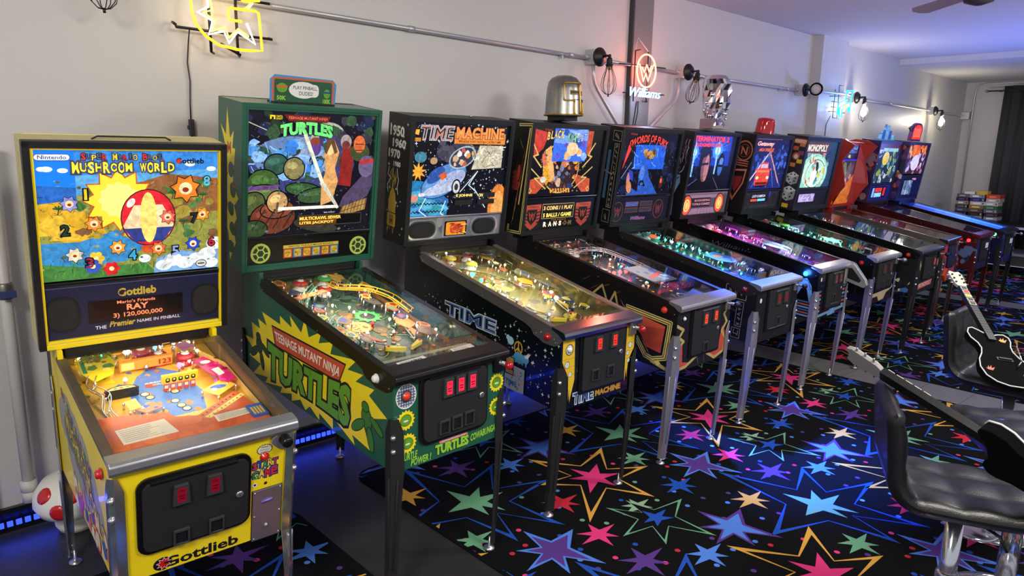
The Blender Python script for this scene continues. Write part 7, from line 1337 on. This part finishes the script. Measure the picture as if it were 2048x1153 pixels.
for s_ in (-1, 1):
    P = [onh(H_ + s_ * (.08 + .55 * k / 6), .155, .002) for k in range(7)]; Q = [onh(H_ + s_ * (.08 + .55 * k / 6), .135, .002) for k in range(7)]; g.add(P + Q, [(k, k + 1, k + 8, k + 7) for k in range(6)], BLK); g.tube(P, .004, gd, 6); g.tube(Q, .004, gd, 6)
    for k in range(4): p = onh(H_ + s_ * (.12 + .12 * k), .1, .001); g.ball(p, .004, BLK, 6)
g.build('eye_slit', t)
g = G(); g.box(-.07, .07, -.07, .07, -.03, .012, BLK); g.build('plinth', t)
t = thing('chrome_ornament', 'shiny chrome bust-shaped ornament standing on the machine with glowing speakers', 'ornament', (5.40, 3.28, 1.972), .2); t.scale = (1.25, 1.25, 1.25)
g = G(); n = 24; v = []; rr = random.Random(12); rows = [(0, .075, .08), (.03, .07, .075), (.06, .055, .06), (.09, .06, .075), (.12, .066, .085), (.16, .07, .088), (.2, .076, .09), (.24, .08, .094), (.28, .082, .096), (.31, .074, .085), (.335, .052, .06), (.345, .004, .004)]
cr_ = mat((225, 222, 226), .07, 1, var=.02, name='mirror_chrome')
for i, (z, a, b) in enumerate(rows):
    for k in range(n):
        q = 2 * PI * k / n; j = 1 + (rr.uniform(-.2, .14) if z < .25 and math.sin(q) < .5 else rr.uniform(-.02, .02)) - (.35 if z in (.06, .09) and math.sin(q) < -.3 else 0); v.append((a * j * math.cos(q) + (.02 if .1 < z < .3 else 0), b * j * math.sin(q), z))
g.add(v, [(i * n + k, i * n + (k + 1) % n, (i + 1) * n + (k + 1) % n, (i + 1) * n + k) for i in range(len(rows) - 1) for k in range(n)], cr_, False); g.build('bust', t)
g = G(); g.box(-.09, .09, -.075, .075, -.012, .01, mat((206, 200, 180), .3, .5))
for k in range(22): q = rr.random() * 6.28; z = rr.uniform(.03, .24); g.ball((.07 * math.cos(q) + .02, .07 * math.sin(q), z), rr.uniform(.01, .02), cr_, 8)
g.build('chrome_fittings', t)['kind'] = 'stuff'; g = G(); g.box(-.12, -.09, -.03, .05, -.012, .05, mat((120, 100, 104), .4)); g.build('terminal_block', t)
# ------------------------------------------------------------------ bar stools
LEA = mat((20, 20, 21), .38, bump=.25, bscale=260, var=.1, coat=.1, name='black_leather')
def quilt_stool(loc, rz, label, sh, back=True):
    """seat of bent padding (faces +x), on a chrome lift with trumpet foot; sh = height of seat underside"""
    t = thing('bar_stool', label, 'bar stool', loc, rz, 'quilted bar stools'); hw = .205
    # centre line of the padding from front lip to top of the back, in x and z
    path = [(.215, -.015), (.205, .012)] + [(.19 - .02 * k, .027 - .004 * math.sin(k / 16 * PI)) for k in range(17)]
    cx, cz, rad = -.13, .115, .088
    path += [(cx - rad * math.sin(a), cz - rad * math.cos(a)) for a in [math.radians(5 + 12 * k) for k in range(8)]]
    path += [(-.218 - .0022 * k, .13 + .018 * k) for k in range(12)]
    if not back: path = path[:20]
    L_ = [0]
    for i in range(1, len(path)): L_.append(L_[-1] + math.hypot(path[i][0] - path[i - 1][0], path[i][1] - path[i - 1][1]))
    N = len(path); nt = 29; th = .03; g = G(Matrix.Translation((0, 0, sh + .03))); v = []; f = []
    for side_ in (1, -1):
        for i in range(N):
            a = path[max(0, i - 1)]; b = path[min(N - 1, i + 1)]; d = Vector((b[0] - a[0], b[1] - a[1])).normalized(); nx, nz = d.y, -d.x    # normal: for seat (moving -x) points up
            e0 = min(1, min(L_[i], L_[-1] - L_[i]) / .03); e0 = math.sqrt(max(0, 1 - (1 - e0) ** 2))
            for k in range(nt):
                y = -hw + 2 * hw * k / (nt - 1); e1 = min(1, (hw - abs(y)) / .028); e1 = math.sqrt(max(0, 1 - (1 - e1) ** 2)); h_ = th * max(.02, e0) * max(.02, e1)
                if side_ > 0: q = min(abs(math.sin(PI * (y + hw) / (2 * hw) * 3)), 1) ** .45 * min(abs(math.sin(PI * L_[i] / .137)), 1) ** .45; h_ *= .6 + .48 * q
                v.append((path[i][0] + side_ * nx * h_, y, path[i][1] + side_ * nz * h_))
    M_ = N * nt
    for i in range(N - 1):
        for k in range(nt - 1):
            q = i * nt + k; f.append((q, q + nt, q + nt + 1, q + 1)); f.append((M_ + q, M_ + q + 1, M_ + q + nt + 1, M_ + q + nt))
    for i in range(N - 1):
        for k in (0, nt - 1): q = i * nt + k; f.append((q, q + nt, M_ + q + nt, M_ + q) if k else (q, M_ + q, M_ + q + nt, q + nt))
    for i in (0, N - 1):
        for k in range(nt - 1): q = i * nt + k; f.append((q, q + 1, M_ + q + 1, M_ + q) if i == 0 else (q, M_ + q, M_ + q + 1, q + 1))
    g.add(v, f, LEA, True); g.build('padded_seat', t)
    g = G(); 
    for yy in (-.199, .199): g.tube([(p[0], yy * 1.005, p[1] + sh + .03) for p in path[2:-1]], .0022, BLK, 5)
    g.build('seam_piping', t)
    g = G(); g.box(-.1, .1, -.1, .1, sh - .012, sh + .002, BLK); g.lathe([(.03, sh - .03), (.03, sh - .01)], BLK, 16); g.build('swivel_plate', t, .004)
    g = G(); g.lathe([(.0275, .1), (.0275, sh - .02)], CHROME, 22); g.lathe([(.036, .09), (.036, .36), (.033, .37)], CHROME, 22); g.build('column', t)
    g = G(); g.lathe([(.205, 0), (.205, .008), (.195, .016), (.14, .026), (.08, .042), (.05, .07), (.04, .11)], CHROME, 44); g.build('base', t)
    g = G(); P = [(.036, .0, .33), (.07, .0, .325)] + [(.13 + .09 * math.cos(a), .12 * math.sin(a), .32) for a in [math.radians(180 - k * 15) for k in range(25)]]
    g.tube([(.036 + .09 - .09 * math.cos(a) + .03, .11 * math.sin(a), .32) for a in [math.radians(k * 15) for k in range(24)]], .008, CHROME, 8, True); g.tube([(.03, 0, .34), (.07, 0, .32)], .008, CHROME, 8); g.build('footrest', t)
    g = G(); g.tube([(.03, -.02, sh - .02), (.1, -.11, sh - .03), (.12, -.13, sh - .07)], .005, BLK, 6); g.build('height_lever', t)
    return t
quilt_stool((2.60, .55, 0), -1.12, 'black quilted bar stool in front with a guitar neck lying over its back', .61)
quilt_stool((3.2, .48, 0), 2.2, 'empty black quilted bar stool, seat seen under the guitar neck', .68)
quilt_stool((3.87, .68, 0), -1.58, 'black quilted bar stool holding a white-edged black guitar', .695)
# ------------------------------------------------------------------ toy guitars
def guitar(M, label, full=True):
    t = thing('toy_guitar', label, 'guitar'); t.matrix_world = M
    # x along the neck, y across, z out of the face; origin at the bridge
    Bd = [(.20, .022), (.22, .05), (.235, .075), (.225, .10), (.19, .118), (.15, .115), (.11, .09), (.07, .085), (.03, .10), (-.02, .132), (-.08, .15), (-.14, .14), (-.18, .10), (-.2, .04), (-.2, -.03), (-.18, -.09), (-.14, -.135), (-.08, -.15), (-.02, -.135), (.03, -.102), (.07, -.088), (.11, -.092), (.15, -.11), (.185, -.112), (.205, -.09), (.2, -.06), (.19, -.03), (.195, .0)]
    g = G(); g.prism(Bd, -.04, 0, mat((8, 8, 9), .96, name='matte_black_plastic'), axis='z'); b = g.build('body', t, .004)
    g = G(); g.tube([(x, y, .001) for x, y in Bd], .0035, W0, 6, True); g.build('white_binding', t)
    g = G(); g.box(.14, .60, -.022, .022, -.012, .014, BLK)
    for k in range(14): x = .2 + k * .022; g.box(x, x + .003, -.022, .022, .014, .0152, DGREY)
    nk = g.build('neck', t, .003)
    for k, c in enumerate(((40, 130, 70), (200, 40, 40), (220, 190, 50), (50, 80, 190), (220, 120, 40))):
        x = .575 - k * .034; g = G(); g.box(x - .013, x + .013, -.02, .02, .013, .018, mat((200, 196, 186), .4)); g.box(x - .009, x + .009, -.015, .015, .017, .0195, mat(c, .4) if k in (1, 2) else BLK); g.build('fret_button', nk, .001)
    g = G(); g.prism([(.6, -.022), (.62, -.034), (.72, -.042), (.745, -.03), (.735, 0), (.745, .03), (.72, .042), (.62, .034), (.6, .022)], -.006, .008, mat((150, 148, 146), .4), axis='z'); g.prism([(.602, -.021), (.62, -.033), (.72, -.041), (.744, -.029), (.734, 0), (.744, .029), (.72, .041), (.62, .033), (.602, .021)], .008, .012, mat((196, 192, 180), .4), axis='z'); g.tube([(.6, -.022, .003), (.62, -.034, .003), (.72, -.042, .003), (.745, -.03, .003)], .007, mat((170, 168, 166), .4), 6); h = g.build('headstock', t, .002)
    for k in range(3):
        for s_ in (-1, 1): g = G(); g.lathe([(.006, .012), (.006, .018)], BLK, 8, o=(.635 + .035 * k, s_ * .024, 0)); g.tube([(.635 + .035 * k, s_ * .03, .003), (.635 + .035 * k, s_ * .055, .003)], .004, STEEL, 6); g.build('tuning_peg', h)
    g = G(); g.box(-.012, .012, -.06, .03, 0, .004, BLK); g.box(-.005, .005, -.05, .02, .004, .012, DGREY); g.build('strum_bar', t, .001)
    g = G(); g.tube([(-.05, -.06, .0), (-.05, -.06, .022), (-.03, -.075, .035), (.08, -.09, .04)], .004, CHROME, 8); g.build('whammy_bar', t)
    g = G(); A = Art(g, Matrix.Translation((0, 0, .0006)) @ panel((0, 0, 0), (1, 0, 0), (0, 1, 0))); fl = mat((210, 80, 40), .4); f2 = mat((226, 160, 70), .4)
    for x, y, k in ((.14, -.075, f2), (-.1, .09, fl), (-.12, -.1, fl)):
        for q in range(4): a = .6 * q - .8; A.poly([(x, y + .006 * q), (x + .04 * math.cos(a), y + .03 * math.sin(a)), (x + .012, y + .012 + .006 * q)], k)
    g.build('flame_decal', t)
    return t
def frame3(o, x, z):
    x = Vector(x).normalized(); z = Vector(z); z = (z - x * z.dot(x)).normalized(); y = z.cross(x); M = Matrix.Identity(4)
    for i in range(3): M[i][0] = x[i]; M[i][1] = y[i]; M[i][2] = z[i]
    M.translation = Vector(o); return M
# lying over the back of the front stool
tip = Vector((2.647, 0.976, 1.044)); end = Vector((2.525, 0.381, 0.853)); dx = (tip - end).normalized(); vw = Vector((.67, .70, -.25)); ed = dx.cross(vw); ed = ed if ed.z > 0 else -ed
guitar(frame3(tip - dx * .745, dx, ed.normalized() * 1.0 + vw * .3), 'black toy guitar seen edge-on, its neck resting over the back of the front stool')
# propped up on the far stool
hd = Vector((3.988, 1.014, 1.197)); br = Vector((3.644, 0.721, 0.937)); dx = (hd - br).normalized()
guitar(frame3(hd - dx * .745 * .8, dx, (-.5, -.6, .62)) @ Matrix.Scale(.8, 4), 'black toy guitar with white edging propped upright on a bar stool')
# ------------------------------------------------------------------ ceiling fan (one blade reaches into view)
t = thing('ceiling_fan', 'ceiling fan whose one pale blade tip shows at the top', 'ceiling fan', (5.21, 1.39, 2.76)); fb = mat((150, 146, 150), .4)
g = G(); g.lathe([(.012, .05), (.012, .3)], STEEL, 12); g.lathe([(.06, .27), (.05, .3)], STEEL, 18); g.lathe([(.02, -.08), (.08, -.06), (.1, 0), (.09, .05), (.02, .07)], DGREY, 24); g.build('fan_motor', t)
for k in range(5):
    a = math.atan2(.5, .43) + 2 * PI * k / 5; T = Matrix.Rotation(a, 4, 'Z') @ Matrix.Rotation(.2, 4, 'X')
    g = G(T); g.prism([(.16, -.05), (.6, -.065), (.65, -.03), (.66, .02), (.6, .06), (.16, .05)], -.004, .004, fb, axis='z'); g.box(.08, .2, -.015, .015, -.004, .008, STEEL); g.build('fan_blade', t, .002)
# ------------------------------------------------------------------ curtain, rod
t = thing('curtain', 'dark grey floor-length curtain on the far wall', 'curtain', (13.85, 1.9, 0)); cu = mat((58, 58, 60), .85, bump=.3, bscale=400, var=.12)
g = G(); n = 120; v = []
for z in (.3, 2.9):
    for k in range(n + 1): y = 3.15 - 2.6 * k / n; v.append((.0 + .035 * math.sin(k * .62) + .012 * math.sin(k * 1.7), y - 1.9 + (.03 if z < 1 else 0), z))
g.add(v, [(k, k + 1, n + 2 + k, n + 1 + k) for k in range(n)], cu, True); o = g.build('curtain_cloth', t); sd = o.modifiers.new('solid', 'SOLIDIFY'); sd.thickness = .004
t = thing('curtain_rod', 'dark metal curtain rod with a ball end above the far curtain', 'curtain rod', (13.74, 3.3, 2.82)); g = G(); g.tube([(0, .05, 0), (0, -2.9, 0)], .011, DGREY, 10); g.build('rod', t); g = G(); g.ball((0, .07, 0), .024, STEEL, 10); g.build('finial', t); g = G(); g.box(-.005, .2, -.1, -.085, -.008, .008, DGREY); g.build('bracket', t)
# ------------------------------------------------------------------ table with the stack of board games
t = thing('side_table', 'dark table with a white lit edge under the stack of board games', 'table', (13.2, 2.6, 0)); g = G(); g.box(-.45, .45, -1.3, 1.0, .70, .74, mat((40, 40, 44), .4)); g.box(-.46, -.45, -1.3, 1.0, .705, .74, mat((206, 214, 230), .3)); g.build('table_top', t, .002)
for sx in (-.4, .4):
    for sy in (-1.25, .95): g = G(); g.box(sx - .025, sx + .025, sy - .025, sy + .025, 0.001, .7, BLK); g.build('leg', t)
g = G(); g.box(-.4, .4, -1.25, .95, .3, .33, mat((150, 152, 158), .4)); g.build('lower_shelf', t)
COLS = [  # three columns of boxes: (y from, y to, [(label, colour, height)])
    (3.40, 3.22, [('grey-violet', (96, 84, 92)), ('navy', (30, 30, 60)), ('tan', (150, 140, 124)), ('charcoal', (52, 52, 54)), ('slate', (70, 76, 92)), ('black', (26, 26, 30)), ('blue', (50, 60, 110)), ('indigo', (44, 46, 84))]),
    (3.21, 3.00, [('pale grey', (150, 146, 156)), ('deep violet-navy', (40, 34, 90)), ('cream', (206, 196, 176)), ('mustard', (160, 120, 50)), ('brown', (90, 76, 60)), ('dark', (20, 20, 24)), ('silver', (140, 144, 156)), ('dull blue', (60, 66, 100))]),
    (2.99, 2.80, [('red-orange', (206, 66, 36)), ('beige', (190, 170, 150)), ('white', (200, 196, 186)), ('green', (50, 96, 60)), ('grey', (100, 100, 110)), ('dark brown', (60, 40, 40)), ('light grey', (150, 152, 160)), ('dusky blue', (50, 54, 84))])]
POS = ['topmost', 'second from the top', 'third from the top', 'fourth from the top', 'fourth from the bottom', 'third from the bottom', 'second from the bottom', 'bottom']
rr = random.Random(3); hb = .056
for ci, (ya, yb_, L_) in enumerate(COLS):
    for k, (nm, c) in enumerate(L_):
        z = .741 + hb * (7 - k); q = rr.uniform(-.012, .012); x0 = 12.98 + rr.uniform(-.015, .015); y1, y0 = ya + q - .004, yb_ + q + .004
        g = G(); g.box(-.0, .28, 0, y1 - y0, 0, hb - .001, mat(c, .45)); A = Art(g, panel((0, 0, 0), (0, -1, 0), (0, 0, 1))); w_ = y1 - y0
        lc = mat(tuple(min(255, int(x * 1.5 + 40)) for x in c), .5); A.rect(-w_ * .8, -w_ * rr.uniform(.25, .4), .016, .036, lc); A.rect(-w_ * .18, -w_ * .08, .012, .042, mat(rr.choice([(190, 180, 160), (150, 50, 40), (60, 110, 150)]), .5))
        o = g.build('board_game_box'); o.location = (x0, y0, z)
        tag(o, '%s board game box, %s of the %s column' % (nm, POS[k], ('column nearest the corner', 'middle', 'column nearest the curtain')[ci]) if ci == 1 else '%s board game box, %s in the stack %s' % (nm, POS[k], 'nearest the corner' if ci == 0 else 'nearest the curtain'), 'board game', 'board games stacked on the table')
g = G(); g.box(0, .2, 0, .15, 0, .05, mat((206, 170, 60), .45)); o = g.build('board_game_box'); o.location = (13.02, 2.985, .741 + hb * 8 - .001); tag(o, 'yellow board game box standing proud at the top of the stack', 'board game', 'board games stacked on the table'); 
g = G(); g.box(0, .2, 0, .14, 0, .03, WHITE); o = g.build('board_game_box'); o.location = (13.02, 3.16, .741 + hb * 8 - .001); tag(o, 'thin white board game box lying on top of the stack', 'board game', 'board games stacked on the table')
# ------------------------------------------------------------------ far bench lit blue
t = thing('padded_bench', 'low padded bench lit bright blue beyond the last machine', 'bench', (10.9, 1.45, 0)); g = G(); bl_ = mat((40, 60, 190), .35); g.tube([(0, .36, .5), (0, .33, .5), (0, -.9, .5), (0, -.93, .5)], [.03, .065, .065, .03], bl_, 18); g.box(-.05, .3, -.93, .36, .44, .5, bl_); g.build('seat_pad', t, .02)
for sx in (.0, .26):
    for sy in (-.85, .3): g = G(); g.box(sx - .02, sx + .02, sy - .02, sy + .02, 0, .45, BLK); g.build('leg', t)
lamp('bench_blue_light', 'SPOT', (10.2, 1.2, 2.9), 160, (.04, .1, 1), .05, aim=(10.9, 1.2, .5), spot=.7, blend=.8); lamp('end_blue_light', 'POINT', (10.6, 2.3, 1.7), 12, (.15, .25, 1), .1)
